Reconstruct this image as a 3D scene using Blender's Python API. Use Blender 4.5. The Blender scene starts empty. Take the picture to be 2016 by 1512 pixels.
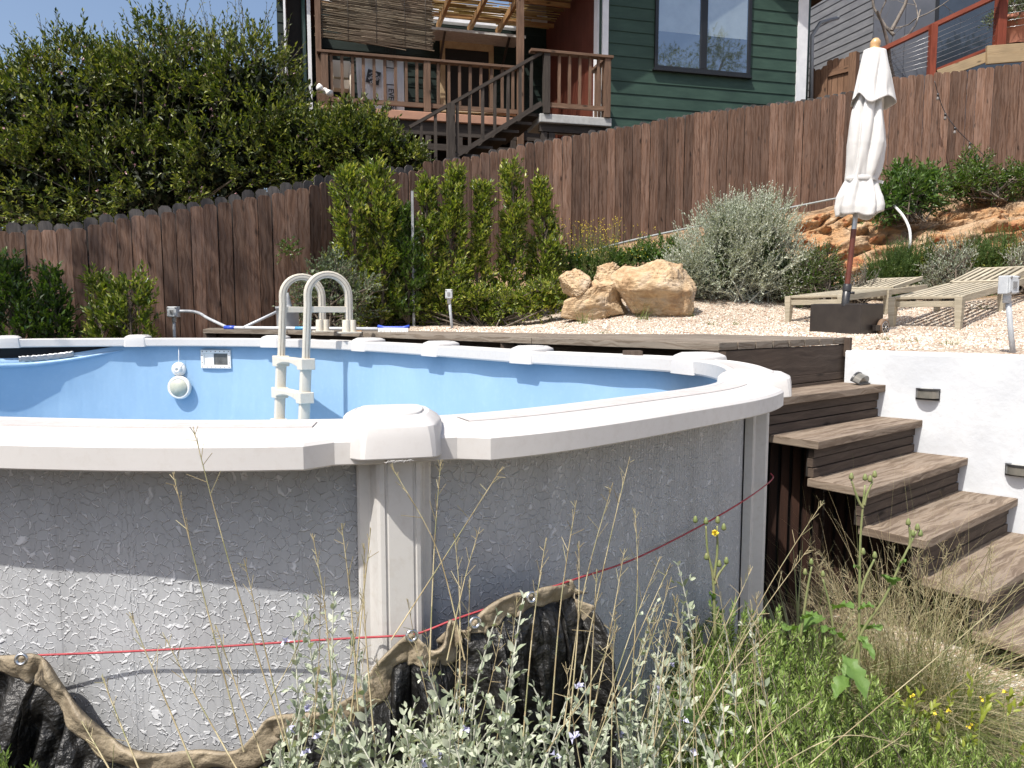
import bpy, math, random
import numpy as np
from mathutils import Vector, Matrix, noise as mn
R=math.radians
random.seed(7); RNG=np.random.default_rng(11)
sc=bpy.context.scene
# ---------------- camera, sky, sun, exposure ----------------
CAMZ=1.53; PITCH=R(5.45); F=1456.0
cam_d=bpy.data.cameras.new('camera'); cam=bpy.data.objects.new('camera',cam_d); sc.collection.objects.link(cam)
cam_d.lens=26.0; cam_d.sensor_width=36.0; cam_d.clip_start=.05; cam_d.clip_end=500
cam.location=(0,0,CAMZ); cam.rotation_euler=(R(90)-PITCH,0,0); sc.camera=cam
SUN_AZ=R(40); SUN_EL=R(58)          # the sun stands behind the camera, to its left
sdir=Vector((-math.sin(SUN_AZ)*math.cos(SUN_EL),-math.cos(SUN_AZ)*math.cos(SUN_EL),math.sin(SUN_EL)))
w=bpy.data.worlds.new('World'); sc.world=w; w.use_nodes=True
nt=w.node_tree; nt.nodes.clear()
sky=nt.nodes.new('ShaderNodeTexSky'); sky.sky_type='NISHITA'; sky.sun_disc=False
sky.sun_elevation=SUN_EL; sky.sun_rotation=R(180)+SUN_AZ; sky.altitude=50; sky.air_density=1.0; sky.dust_density=4.0; sky.ozone_density=2.0
bg=nt.nodes.new('ShaderNodeBackground'); bg.inputs[1].default_value=.138
wo=nt.nodes.new('ShaderNodeOutputWorld'); nt.links.new(sky.outputs[0],bg.inputs[0]); nt.links.new(bg.outputs[0],wo.inputs[0])
sl=bpy.data.lights.new('sun','SUN'); sl.energy=4.6; sl.angle=R(.53); sl.color=(1,.955,.885)
so=bpy.data.objects.new('sun',sl); sc.collection.objects.link(so); so.rotation_euler=sdir.to_track_quat('Z','Y').to_euler(); so.location=(-5,-6,12)
sc.view_settings.view_transform='Standard'; sc.view_settings.look='None'; sc.view_settings.gamma=1; sc.view_settings.exposure=0.44
sc.render.resolution_x=1024; sc.render.resolution_y=768
try: sc.cycles.max_bounces=7; sc.cycles.transparent_max_bounces=8
except Exception: pass

# ---------------- geometry helpers ----------------
cp,sp=math.cos(PITCH),math.sin(PITCH)
def ray(px,py):
    x=(px-1008)/F; y=-(py-756)/F
    return Vector((x,cp+y*sp,-sp+y*cp))
def G(px,py,z):            # the point of height z seen there
    r=ray(px,py); t=(z-CAMZ)/r.z; return Vector((r.x*t,r.y*t,z))
def W(px,py,Y):            # the point at distance Y seen there
    r=ray(px,py); t=Y/r.y; return Vector((r.x*t,Y,CAMZ+r.z*t))
def link(o,parent=None):
    sc.collection.objects.link(o)
    if parent: o.parent=parent
    return o
def tag(o,label=None,cat=None,group=None,kind=None):
    if label: o['label']=label
    if cat: o['category']=cat
    if group: o['group']=group
    if kind: o['kind']=kind
    return o
def thing(name,label,cat,loc=(0,0,0),group=None):
    o=bpy.data.objects.new(name,None); o.location=loc; o.empty_display_size=.1; link(o); return tag(o,label,cat,group)
def reloc(o,parent):       # keep world place under a moved parent
    o.parent=parent; o.matrix_parent_inverse=Matrix.Translation(-Vector(parent.location)); return o
class MB:
    def __init__(s): s.v=[];s.f=[];s.uv=[];s.sm=[]
    def add(s,vs,fs,uvs=None,smooth=False):
        b=len(s.v); s.v+=[tuple(p) for p in vs]
        for i,f in enumerate(fs):
            s.f.append([b+k for k in f]); s.sm.append(smooth)
            s.uv.append(uvs[i] if uvs else [(vs[k][0],vs[k][2]) for k in f])
    def box(s,c,size,ax=None,smooth=False):
        """centre, size, ax = (X,Y,Z) unit axes"""
        c=Vector(c); X,Y,Z=[Vector(a) for a in ax] if ax else (Vector((1,0,0)),Vector((0,1,0)),Vector((0,0,1)))
        hx,hy,hz=[k/2 for k in size]
        P=[c+X*hx*i+Y*hy*j+Z*hz*k for k in(-1,1) for j in(-1,1) for i in(-1,1)]
        L=[(i*hx,j*hy,k*hz) for k in(-1,1) for j in(-1,1) for i in(-1,1)]
        fs=[(0,2,3,1),(4,5,7,6),(0,1,5,4),(2,6,7,3),(0,4,6,2),(1,3,7,5)]
        order=sorted(range(3),key=lambda a:-size[a]); la=order[0]; ro=random.random()*20; uo=random.random()*20
        uvs=[]
        for f in fs:
            pts=[L[k] for k in f]; var=[a for a in range(3) if a!=la and max(q[a] for q in pts)-min(q[a] for q in pts)>1e-9]
            v2=var[0] if var else order[1]
            if len(var)==2: uvs.append([(q[var[0]]+uo,q[var[1]]+ro) for q in pts])
            else: uvs.append([(q[la]+uo,q[v2]+ro+v2*.37) for q in pts])
        s.add(P,fs,uvs,smooth)
    def beam(s,a,b,w,h,up=(0,0,1)):
        """a box from a to b; w sideways, h along up"""
        a=Vector(a);b=Vector(b);d=b-a;L=d.length
        if L<1e-6:return
        X=d/L; up=Vector(up); Y=up.cross(X)
        if Y.length<1e-4: Y=Vector((1,0,0)).cross(X)
        Y.normalize(); Z=X.cross(Y)
        s.box((a+b)/2,(L,w,h),(X,Y,Z))
    def tube(s,pts,r,n=8,cap=True,smooth=True):
        pts=[Vector(p) for p in pts]; rs=r if isinstance(r,(list,tuple)) else [r]*len(pts)
        N=len(pts); V=[];prev=None
        for i,p in enumerate(pts):
            t=(pts[min(i+1,N-1)]-pts[max(i-1,0)]).normalized()
            if prev is None:
                a=Vector((0,0,1)) if abs(t.z)<.9 else Vector((1,0,0)); x=a.cross(t).normalized()
            else: x=(prev-t*prev.dot(t)).normalized()
            prev=x; y=t.cross(x)
            for k in range(n):
                an=2*math.pi*k/n; V.append(p+(x*math.cos(an)+y*math.sin(an))*rs[i])
        fs=[(i*n+k,i*n+(k+1)%n,(i+1)*n+(k+1)%n,(i+1)*n+k) for i in range(N-1) for k in range(n)]
        uv=[[(i*.1,k/n),(i*.1,(k+1)/n),(i*.1+.1,(k+1)/n),(i*.1+.1,k/n)] for i in range(N-1) for k in range(n)]
        if cap:
            fs+= [tuple(range(n))[::-1],tuple((N-1)*n+k for k in range(n))]; uv+=[[(0,0)]*n]*2
        s.add(V,fs,uv,smooth)
    def grid(s,P,closed_u=False,closed_v=False,uv=None,smooth=True,flip=False):
        nu=len(P);nv=len(P[0]); V=[q for row in P for q in row]; fs=[];uvs=[]
        for i in range(nu if closed_u else nu-1):
            for j in range(nv if closed_v else nv-1):
                i2=(i+1)%nu;j2=(j+1)%nv
                f=(i*nv+j,i2*nv+j,i2*nv+j2,i*nv+j2); 
                if flip: f=f[::-1]
                fs.append(f)
                if uv:
                    q=[uv(i,j),uv(i+1,j),uv(i+1,j+1),uv(i,j+1)]; uvs.append(q[::-1] if flip else q)
        s.add(V,fs,uvs if uv else None,smooth)
    def lathe(s,c,prof,n=24,axis=(0,0,1),smooth=True):
        c=Vector(c);Z=Vector(axis).normalized();a=Vector((1,0,0)) if abs(Z.x)<.9 else Vector((0,1,0));X=Z.cross(a).normalized();Y=Z.cross(X)
        P=[[c+Z*z+(X*math.cos(2*math.pi*k/n)+Y*math.sin(2*math.pi*k/n))*r for k in range(n)] for r,z in prof]
        s.grid(P,closed_v=True,smooth=smooth,flip=True)
    def prism(s,outline,off,smooth=False):
        """closed outline (3-D points) swept by the vector off"""
        n=len(outline);o=Vector(off);A=[Vector(p) for p in outline];V=A+[p+o for p in A]
        fs=[tuple(range(n))[::-1],tuple(range(n,2*n))]+[(k,(k+1)%n,n+(k+1)%n,n+k) for k in range(n)]
        s.add(V,fs,None,smooth)
    def build(s,name,mat,parent=None,bevel=0,seg=2,weld=False):
        me=bpy.data.meshes.new(name); me.from_pydata(s.v,[],s.f)
        l=me.uv_layers.new(name='UVMap'); fl=[c for f in s.uv for q in f for c in q]
        l.data.foreach_set('uv',fl); me.polygons.foreach_set('use_smooth',s.sm)
        me.materials.append(mat); me.update(); o=bpy.data.objects.new(name,me); link(o)
        if parent: reloc(o,parent)
        if bevel:
            m=o.modifiers.new('bevel','BEVEL'); m.width=bevel; m.segments=seg; m.limit_method='ANGLE'; m.angle_limit=R(40)
        return o
def fast(name,V,T,mat,parent=None,smooth=False,label=None):
    """triangle mesh from numpy arrays"""
    V=np.asarray(V,np.float32);T=np.asarray(T,np.int32)
    me=bpy.data.meshes.new(name); me.vertices.add(len(V)); me.vertices.foreach_set('co',V.ravel())
    me.loops.add(T.size); me.loops.foreach_set('vertex_index',T.ravel())
    me.polygons.add(len(T)); me.polygons.foreach_set('loop_start',np.arange(0,T.size,3,dtype=np.int32)); me.polygons.foreach_set('loop_total',np.full(len(T),3,np.int32))
    if smooth: me.polygons.foreach_set('use_smooth',np.ones(len(T),bool))
    me.materials.append(mat); me.update(calc_edges=True); me.validate(); o=bpy.data.objects.new(name,me); link(o)
    if parent: reloc(o,parent)
    return o
def nrmz(a): return a/np.maximum(np.linalg.norm(a,axis=-1,keepdims=True),1e-9)
def leaves(pos,d,L,Wd,rng=RNG,fold=.25,curl=.15,up=.6,fine=False):
    """folded leaf blades: arrays of vertices and triangles"""
    n=len(pos); d=nrmz(d); L=np.broadcast_to(L,(n,))[:,None]; Wd=np.broadcast_to(Wd,(n,))[:,None]
    r=nrmz(rng.normal(size=(n,3))+np.array([0,0,up*2])); side=nrmz(np.cross(d,r)); nm=np.cross(side,d)
    if not fine:
        V=np.stack([pos,pos+d*L*.45+side*Wd/2+nm*Wd*fold,pos+d*L-nm*L*curl,pos+d*L*.45-side*Wd/2+nm*Wd*fold],1).reshape(-1,3)
        b=np.arange(n)[:,None]*4; T=np.concatenate([b+np.array([[0,1,2]]),b+np.array([[0,2,3]])],1).reshape(-1,3)
        return V,T
    c=curl
    V=np.stack([pos,pos+d*L*.3+side*Wd*.42+nm*Wd*fold,pos+d*L*.3-side*Wd*.42+nm*Wd*fold,pos+d*L*.3,
        pos+d*L*.65+side*Wd*.42+nm*(Wd*fold-L*c*.3),pos+d*L*.65-side*Wd*.42+nm*(Wd*fold-L*c*.3),pos+d*L*.65-nm*L*c*.3,pos+d*L-nm*L*c],1).reshape(-1,3)
    t=np.array([0,1,3, 0,3,2, 1,4,6, 1,6,3, 3,6,5, 3,5,2, 4,7,6, 6,7,5]); b=np.arange(n)[:,None]*8
    return V,(b+t[None]).reshape(-1,3)
def sticks(p0,p1,r0,r1,k=3):
    n=len(p0); d=nrmz(p1-p0); a=np.where(np.abs(d[:,2:3])<.9,np.array([[0,0,1.]]),np.array([[1.,0,0]])); x=nrmz(np.cross(a,d)); y=np.cross(d,x)
    r0=np.broadcast_to(r0,(n,))[:,None]; r1=np.broadcast_to(r1,(n,))[:,None]
    A=[p0+(x*math.cos(2*math.pi*i/k)+y*math.sin(2*math.pi*i/k))*r0 for i in range(k)]+[p1+(x*math.cos(2*math.pi*i/k)+y*math.sin(2*math.pi*i/k))*r1 for i in range(k)]
    V=np.stack(A,1).reshape(-1,3); t=[]
    for i in range(k): j=(i+1)%k; t+=[i,j,k+j,i,k+j,k+i]
    return V,(np.arange(n)[:,None]*2*k+np.array(t)[None]).reshape(-1,3)
def cat(*VT):
    V=[];T=[];b=0
    for v,t in VT: V.append(v);T.append(t+b);b+=len(v)
    return np.concatenate(V),np.concatenate(T)
def sprigs(org,d,n,slen,L,Wd,ang=.9,rng=RNG,fine=False,upb=.3,jit=.35,**kw):
    """n leaves along each twig"""
    m=len(org); d=nrmz(d); t=np.tile((np.arange(n)+.4)/n,m); O=np.repeat(org,n,0);D=np.repeat(d,n,0)
    S=np.repeat(np.broadcast_to(slen,(m,)),n)[:,None]
    a=np.array([[.3,.2,.93]]); x=nrmz(np.cross(D,a)); y=np.cross(D,x); az=np.tile(np.arange(n)*2.4,m)+np.repeat(rng.random(m)*6.28,n)
    per=x*np.cos(az)[:,None]+y*np.sin(az)[:,None]
    A=ang*(1-.5*t)[:,None]; ld=D*np.cos(A)+per*np.sin(A)+rng.normal(size=D.shape)*jit*.5; ld[:,2]+=upb
    pos=O+D*S*t[:,None]; sz=rng.uniform(.65,1.15,len(pos))*(1-.25*t)
    return leaves(pos,ld,L*sz,Wd*sz,rng,fine=fine,**kw)
def lobes_pts(lobes,N,rng=RNG,lo=.7,hi=1.05,zmin=None):
    """points through the outer shell of joined ellipsoids and their outward directions"""
    lob=np.array(lobes,float); area=(lob[:,3]*lob[:,4]*lob[:,5])**(2/3); k=rng.choice(len(lob),N*2,p=area/area.sum())
    u=nrmz(rng.normal(size=(N*2,3))); r=rng.uniform(lo,hi,(N*2,1)); P=lob[k,:3]+u*lob[k,3:6]*r; D=nrmz(u/lob[k,3:6])
    keep=np.ones(len(P),bool)
    for i in range(len(lob)):
        q=(((P-lob[i,:3])/lob[i,3:6])**2).sum(1)**.5; keep&=(k==i)|(q>lo*.92)
    if zmin is not None: keep&=P[:,2]>zmin
    P=P[keep][:N];D=D[keep][:N]; return P,D
def noise3(P,s,seed=0): return np.array([mn.noise(Vector((p[0]*s+seed,p[1]*s,p[2]*s))) for p in P])
# ---------------- material helpers ----------------
def newmat(name):
    m=bpy.data.materials.new(name); m.use_nodes=True; n=m.node_tree; n.nodes.clear()
    out=n.nodes.new('ShaderNodeOutputMaterial'); b=n.nodes.new('ShaderNodeBsdfPrincipled'); n.links.new(b.outputs[0],out.inputs[0]); return m,n,b,out
def nd(n,t,**k):
    x=n.nodes.new('ShaderNode'+t)
    for a,v in k.items():
        if a in('operation','blend_type','data_type','feature','distance','noise_dimensions','wave_type','bands_direction','clamp','invert','interpolation_type'): setattr(x,a,v)
        else: x.inputs[a].default_value=v
    return x
def ramp(n,fac,stops):
    r=n.nodes.new('ShaderNodeValToRGB'); e=r.color_ramp.elements
    while len(e)<len(stops): e.new(.5)
    for i,(p,c) in enumerate(stops): e[i].position=p; e[i].color=(*c,1) if len(c)==3 else c
    n.links.new(fac,r.inputs[0]); return r.outputs[0]
def mix(n,f,a,b,bt='MIX'):
    m=n.nodes.new('ShaderNodeMix'); m.data_type='RGBA'; m.blend_type=bt
    for k,v in((0,f),(6,a),(7,b)):
        if hasattr(v,'is_linked') or hasattr(v,'links'): n.links.new(v,m.inputs[k])
        elif isinstance(v,(int,float)): m.inputs[k].default_value=v
        else: m.inputs[k].default_value=(*v,1)
    return m.outputs[2]
def math_(n,op,a,b=0.,c=None):
    m=n.nodes.new('ShaderNodeMath'); m.operation=op
    for i,v in enumerate((a,b) if c is None else (a,b,c)):
        if isinstance(v,(int,float)): m.inputs[i].default_value=v
        else: n.links.new(v,m.inputs[i])
    return m.outputs[0]
def coord(n,kind='Object',scale=(1,1,1),rot=(0,0,0)):
    t=n.nodes.new('ShaderNodeTexCoord'); m=n.nodes.new('ShaderNodeMapping'); m.inputs['Scale'].default_value=scale; m.inputs['Rotation'].default_value=rot
    n.links.new(t.outputs[kind],m.inputs[0]); return m.outputs[0]
def tex(n,kind,vec,**k):
    x=nd(n,kind,**k); n.links.new(vec,x.inputs['Vector']); return x
def bump(n,b,h,strength=.4,dist=.01,prev=None):
    m=n.nodes.new('ShaderNodeBump'); m.inputs['Strength'].default_value=strength; m.inputs['Distance'].default_value=dist; n.links.new(h,m.inputs['Height'])
    if prev: n.links.new(prev,m.inputs['Normal'])
    n.links.new(m.outputs[0],b.inputs['Normal']); return m.outputs[0]
def M(name,c1,c2=None,scale=4,rough=.6,metal=0,bs=None,bstr=.3,bd=.005,island=0,detail=6,lo=.35,hi=.65,spec=None):
    m,n,b,o=newmat(name); b.inputs['Roughness'].default_value=rough; b.inputs['Metallic'].default_value=metal
    if spec is not None: b.inputs['Specular IOR Level'].default_value=spec
    vec=coord(n); c2=c2 or tuple(k*.8 for k in c1)
    t=tex(n,'TexNoise',vec,Scale=scale,Detail=detail,Roughness=.6); col=ramp(n,t.outputs[0],[(lo,c1),(hi,c2)])
    if island:
        g=n.nodes.new('ShaderNodeNewGeometry'); v=math_(n,'MULTIPLY_ADD',g.outputs['Random Per Island'],island,1-island/2)
        cc=n.nodes.new('ShaderNodeCombineColor'); [n.links.new(v,cc.inputs[i]) for i in range(3)]; col=mix(n,1.,col,cc.outputs[0],'MULTIPLY')
    n.links.new(col,b.inputs['Base Color'])
    if bs: 
        t2=tex(n,'TexNoise',vec,Scale=bs,Detail=5); bump(n,b,t2.outputs[0],bstr,bd)
    return m
def wood(name,c1,c2,c3=None,rough=.75,us=1.6,vs=28,island=.35,bstr=.5,knots=True,blotch=.0,blc=(.4,.36,.3)):
    """grain runs along u (metres)"""
    m,n,b,o=newmat(name); b.inputs['Roughness'].default_value=rough; b.inputs['Specular IOR Level'].default_value=.25
    g=n.nodes.new('ShaderNodeNewGeometry'); ri=g.outputs['Random Per Island']
    uv=n.nodes.new('ShaderNodeTexCoord').outputs['UV']
    off=n.nodes.new('ShaderNodeCombineXYZ'); n.links.new(math_(n,'MULTIPLY',ri,37.),off.inputs[0]); n.links.new(math_(n,'MULTIPLY',ri,91.),off.inputs[1])
    va=n.nodes.new('ShaderNodeVectorMath'); va.operation='ADD'; n.links.new(uv,va.inputs[0]); n.links.new(off.outputs[0],va.inputs[1])
    warp=tex(n,'TexNoise',va.outputs[0],Scale=5.,Detail=2)
    wv=n.nodes.new('ShaderNodeVectorMath'); wv.operation='MULTIPLY_ADD'; n.links.new(warp.outputs['Color'],wv.inputs[0]); wv.inputs[1].default_value=(.0,.07,0); n.links.new(va.outputs[0],wv.inputs[2])
    mp=n.nodes.new('ShaderNodeMapping'); mp.inputs['Scale'].default_value=(us,vs,1); n.links.new(wv.outputs[0],mp.inputs[0])
    t=tex(n,'TexNoise',mp.outputs[0],Scale=1.6,Detail=7,Roughness=.65)
    st=[(.3,c1),(.62,c2)]+([(.8,c3)] if c3 else [])
    col=ramp(n,t.outputs[0],st)
    if knots:
        mk=n.nodes.new('ShaderNodeMapping'); mk.inputs['Scale'].default_value=(2.6,7,1); n.links.new(wv.outputs[0],mk.inputs[0])
        k=tex(n,'TexVoronoi',mk.outputs[0],Scale=1.1); kk=ramp(n,k.outputs['Distance'],[(.06,(.25,.25,.25)),(.16,(1,1,1))]); col=mix(n,1.,col,kk,'MULTIPLY')
    big=tex(n,'TexNoise',va.outputs[0],Scale=2.2,Detail=3); col=mix(n,.5,col,ramp(n,big.outputs[0],[(.3,(.62,.62,.62)),(.7,(1.3,1.25,1.2))]),'MULTIPLY')
    if blotch:
        mb=n.nodes.new('ShaderNodeMapping'); mb.inputs['Scale'].default_value=(1.3,16,1); n.links.new(wv.outputs[0],mb.inputs[0])
        bl=tex(n,'TexNoise',mb.outputs[0],Scale=2.,Detail=8,Roughness=.68); f=ramp(n,bl.outputs[0],[(.47,(0,0,0)),(.53,(blotch,)*3)]); col=mix(n,f,col,blc)
    v=math_(n,'MULTIPLY_ADD',ri,island,1-island/2); cc=n.nodes.new('ShaderNodeCombineColor'); [n.links.new(v,cc.inputs[i]) for i in range(3)]; col=mix(n,1.,col,cc.outputs[0],'MULTIPLY')
    n.links.new(col,b.inputs['Base Color']); bump(n,b,t.outputs[0],bstr,.004); return m
def leafmat(name,cols,rough=.45,trans=.25,spec=.4,two=None):
    m,n,b,o=newmat(name); g=n.nodes.new('ShaderNodeNewGeometry'); k=len(cols)
    col=ramp(n,g.outputs['Random Per Island'],[(i/(k-1) if k>1 else 0,c) for i,c in enumerate(cols)])
    t=tex(n,'TexNoise',coord(n),Scale=1.5,Detail=2); col=mix(n,.6,col,ramp(n,t.outputs[0],[(.3,(.72,.78,.7)),(.7,(1.2,1.15,1.1))]),'MULTIPLY')
    n.links.new(col,b.inputs['Base Color']); b.inputs['Roughness'].default_value=rough; b.inputs['Specular IOR Level'].default_value=spec
    tr=n.nodes.new('ShaderNodeBsdfTranslucent'); tc=mix(n,1.,col,(1.4,1.5,.6),'MULTIPLY'); n.links.new(tc,tr.inputs[0])
    ms=n.nodes.new('ShaderNodeMixShader'); ms.inputs[0].default_value=trans; n.links.new(b.outputs[0],ms.inputs[1]); n.links.new(tr.outputs[0],ms.inputs[2]); n.links.new(ms.outputs[0],o.inputs[0]); return m
# ---------------- terrain ----------------
CP=[(2.03,4.5,1.285),(2.71,3.91,1.285),(4.2,2.6,1.30),(6,1,1.32),(1.9,5.1,1.33),(1.38,5.3,1.32),(.16,5.6,1.32),(-.6,6.2,1.31),(-1.2,6.7,1.30),(-.65,8.0,1.37),
 (-1.73,8.2,1.33),(-2.9,8.0,1.1),(2.87,6.6,1.345),(3.745,7.3,1.40),(4.1,6.82,1.385),(4.55,7.9,1.56),(4.9,7.42,1.56),(5.6,8.3,1.72),(3.05,8.2,1.435),(3.41,7.72,1.42),
 (2.67,9.0,1.635),(1.38,8.3,1.485),(.4,9.8,1.56),(-.6,9.6,1.5),(-4.75,7.3,.85),(-5.1,7.8,.6),(-3.2,8.4,.95),(-2.2,9.0,1.3),(-1.2,10.1,1.7),(0,10.9,2.25),(1.9,11.7,2.65),(3.0,12.0,2.95),
 (4.9,12.4,3.2),(8.8,12.7,3.85),(4.2,10.0,1.85),(5.6,10.2,2.0),(7.2,10.0,2.1),(7.0,8.0,1.9),(6,5,1.5),(9,4,1.8),(4.5,5.2,1.36),(3.3,5.2,1.32),(4.4,11.2,2.85),(6,11.4,3.1),(8,11.5,3.3),(2.4,10.2,2.0),(1.2,9.8,1.8),(0.6,10.2,1.85)]
CP+=[(-9,8,.2),(-12,14,1.8),(-4,14,3.0),(0,16,3.6),(4,17,4.0),(10,18,5.2),(14,10,3.5),(13,4,2.2),(-6,10.5,1.2)]
_P=np.array(CP)
def _phi(r): return np.where(r>1e-9,r*r*np.log(np.maximum(r,1e-9)),0)
_n=len(_P); _K=_phi(np.linalg.norm(_P[:,None,:2]-_P[None,:,:2],axis=2))+np.eye(_n)*.02
_A=np.zeros((_n+3,_n+3)); _A[:_n,:_n]=_K; _A[:_n,_n]=1; _A[:_n,_n+1:]=_P[:,:2]; _A[_n,:_n]=1; _A[_n+1:,:_n]=_P[:,:2].T
_w=np.linalg.solve(_A,np.concatenate([_P[:,2],[0,0,0]]))
def upper(X,Y):
    X=np.asarray(X,float);Y=np.asarray(Y,float); Xc=np.clip(X,-13,15);Yc=np.clip(Y,-2,19)
    q=np.stack([Xc.ravel(),Yc.ravel()],1); k=_phi(np.linalg.norm(q[:,None]-_P[None,:,:2],axis=2)); h=k@_w[:_n]+_w[_n]+q@_w[_n+1:]
    return h.reshape(X.shape)
BL=np.array([(12.6,-4.55),(2.09,4.57),(1.8,4.8),(.4,5.05),(-.9,6.0),(-2.4,7.25),(-4,7.5),(-8,7.3),(-60,6)])
def sdist(X,Y):
    q=np.stack([np.ravel(X),np.ravel(Y)],1).astype(float); best=np.full(len(q),1e9);sg=np.ones(len(q))
    for a,b in zip(BL[:-1],BL[1:]):
        d=b-a; t=np.clip(((q-a)@d)/(d@d),0,1); c=a+t[:,None]*d; r=q-c; L=np.linalg.norm(r,axis=1); cr=d[0]*(q[:,1]-a[1])-d[1]*(q[:,0]-a[0])
        m=L<best-1e-7; best=np.where(m,L,best); sg=np.where(m,np.where(cr<0,1,-1),sg)
    return (best*sg).reshape(np.shape(X))
def ground(X,Y,bumpy=True):
    X=np.asarray(X,float);Y=np.asarray(Y,float)
    s=np.clip(sdist(X,Y)/.07,0,1); return upper(X,Y)*s
def gz(x,y): return float(ground(np.array([x]),np.array([y]))[0])
xs=np.concatenate([[-60,-40,-25,-16],np.arange(-12,-5,.5),np.arange(-5,8,.08),np.arange(8,15,.5),[18,25,40,60]])
ys=np.concatenate([[-60,-30,-12,-6,-3],np.arange(-1,3.4,.3),np.arange(3.4,12.8,.08),np.arange(12.8,20,.5),[24,32,45,60]])
XX,YY=np.meshgrid(xs,ys,indexing='ij'); ZZ=ground(XX,YY)
rg=np.random.default_rng(3); ZZ+=rg.normal(size=ZZ.shape)*.004*((XX>-5)&(XX<8))
def gravel_mat():
    m,n,b,o=newmat('gravel'); b.inputs['Roughness'].default_value=.85; b.inputs['Specular IOR Level'].default_value=.2
    vec=coord(n); wp=tex(n,'TexNoise',vec,Scale=30.,Detail=2); vv=n.nodes.new('ShaderNodeVectorMath'); vv.operation='MULTIPLY_ADD'; n.links.new(wp.outputs['Color'],vv.inputs[0]); vv.inputs[1].default_value=(.012,.012,.012); n.links.new(vec,vv.inputs[2])
    v=tex(n,'TexVoronoi',vv.outputs[0],Scale=58.); sx=n.nodes.new('ShaderNodeSeparateColor'); n.links.new(v.outputs['Color'],sx.inputs[0])
    st=ramp(n,sx.outputs[0],[(0,(.30,.19,.13)),(.15,(.46,.34,.26)),(.4,(.52,.44,.35)),(.7,(.59,.53,.44)),(1,(.68,.65,.58))])
    dk=ramp(n,v.outputs['Distance'],[(.45,(1,1,1)),(.8,(.40,.34,.29))]); st=mix(n,.6,st,dk,'MULTIPLY')
    big=tex(n,'TexNoise',vec,Scale=1.4,Detail=4); st=mix(n,.6,st,ramp(n,big.outputs[0],[(.35,(.8,.76,.7)),(.6,(1.08,1.05,1.03))]),'MULTIPLY')
    so_=tex(n,'TexNoise',vec,Scale=9.,Detail=8); soil=ramp(n,so_.outputs[0],[(.35,(.13,.08,.045)),(.55,(.30,.20,.12)),(.75,(.45,.33,.22))])
    sep=n.nodes.new('ShaderNodeSeparateXYZ'); n.links.new(vec,sep.inputs[0])
    zz=math_(n,'ADD',sep.outputs[2],math_(n,'MULTIPLY',math_(n,'SUBTRACT',so_.outputs[0],.5),.25)); f=ramp(n,math_(n,'MULTIPLY',zz,.25),[(.415,(0,0,0)),(.435,(1,1,1))])
    lm=math_(n,'MULTIPLY',math_(n,'LESS_THAN',sep.outputs[2],.2),math_(n,'LESS_THAN',math_(n,'ADD',sep.outputs[0],math_(n,'MULTIPLY',so_.outputs[0],.6)),2.05))
    dirt=ramp(n,so_.outputs[0],[(.35,(.04,.028,.018)),(.6,(.11,.08,.055)),(.8,(.2,.16,.11))]); n.links.new(mix(n,lm,mix(n,f,st,soil),dirt),b.inputs['Base Color'])
    h=math_(n,'SUBTRACT',1.,v.outputs['Distance']); bump(n,b,math_(n,'ADD',h,math_(n,'MULTIPLY',so_.outputs[0],.5)),.9,.02); return m
GRAVEL=gravel_mat()
mb=MB(); mb.grid([[(float(XX[i,j]),float(YY[i,j]),float(ZZ[i,j])) for j in range(len(ys))] for i in range(len(xs))],smooth=True,flip=True)
tag(mb.build('ground',GRAVEL),kind='structure')
# loose stones (countless)
def pebbles(name,n,poly,smin,smax,mat,zoff=0):
    rg=np.random.default_rng(5); (x0,x1),(y0,y1)=poly; X=rg.uniform(x0,x1,n*3);Y=y0+(y1-y0)*rg.random(n*3)**1.15
    Z=ground(X,Y); s=sdist(X,Y); ok=(s>.15) if zoff==0 else (s<-.3)
    ok&=(Z<1.66); X,Y,Z=X[ok][:n],Y[ok][:n],Z[ok][:n]; n=len(X)
    base=np.array([(1,0,0),(-1,0,0),(0,1,0),(0,-1,0),(0,0,1),(0,0,-1)],float); t=np.array([(0,2,4),(2,1,4),(1,3,4),(3,0,4),(2,0,5),(1,2,5),(3,1,5),(0,3,5)])
    sc_=rg.uniform(smin,smax,(n,1,1))*rg.uniform(.6,1.2,(n,1,3))*np.array([1,1,.6]); a=rg.random(n)*6.28; V=base[None]*sc_+rg.normal(size=(n,6,3))*smin*.25
    c,s_=np.cos(a)[:,None],np.sin(a)[:,None]; V=np.stack([V[...,0]*c-V[...,1]*s_,V[...,0]*s_+V[...,1]*c,V[...,2]],-1)+np.stack([X,Y,Z],-1)[:,None]
    T=(np.arange(n)[:,None,None]*6+t[None]).reshape(-1,3); return tag(fast(name,V.reshape(-1,3),T,mat),kind='stuff',label='loose pale pink and cream gravel stones',cat='gravel')
def stone_mat():
    m,n,b,o=newmat('loose stones'); g=n.nodes.new('ShaderNodeNewGeometry'); b.inputs['Roughness'].default_value=.85
    n.links.new(ramp(n,g.outputs['Random Per Island'],[(0,(.28,.17,.11)),(.2,(.45,.33,.25)),(.5,(.53,.45,.36)),(.75,(.60,.54,.46)),(1,(.72,.69,.62))]),b.inputs['Base Color']); return m
STONE=stone_mat()
pebbles('gravel_stones',26000,((-1,7),(4.6,9.4)),.008,.019,STONE)
pebbles('gravel_stones',5000,((1.2,4.2),(.9,3.2)),.008,.02,STONE,1)

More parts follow.
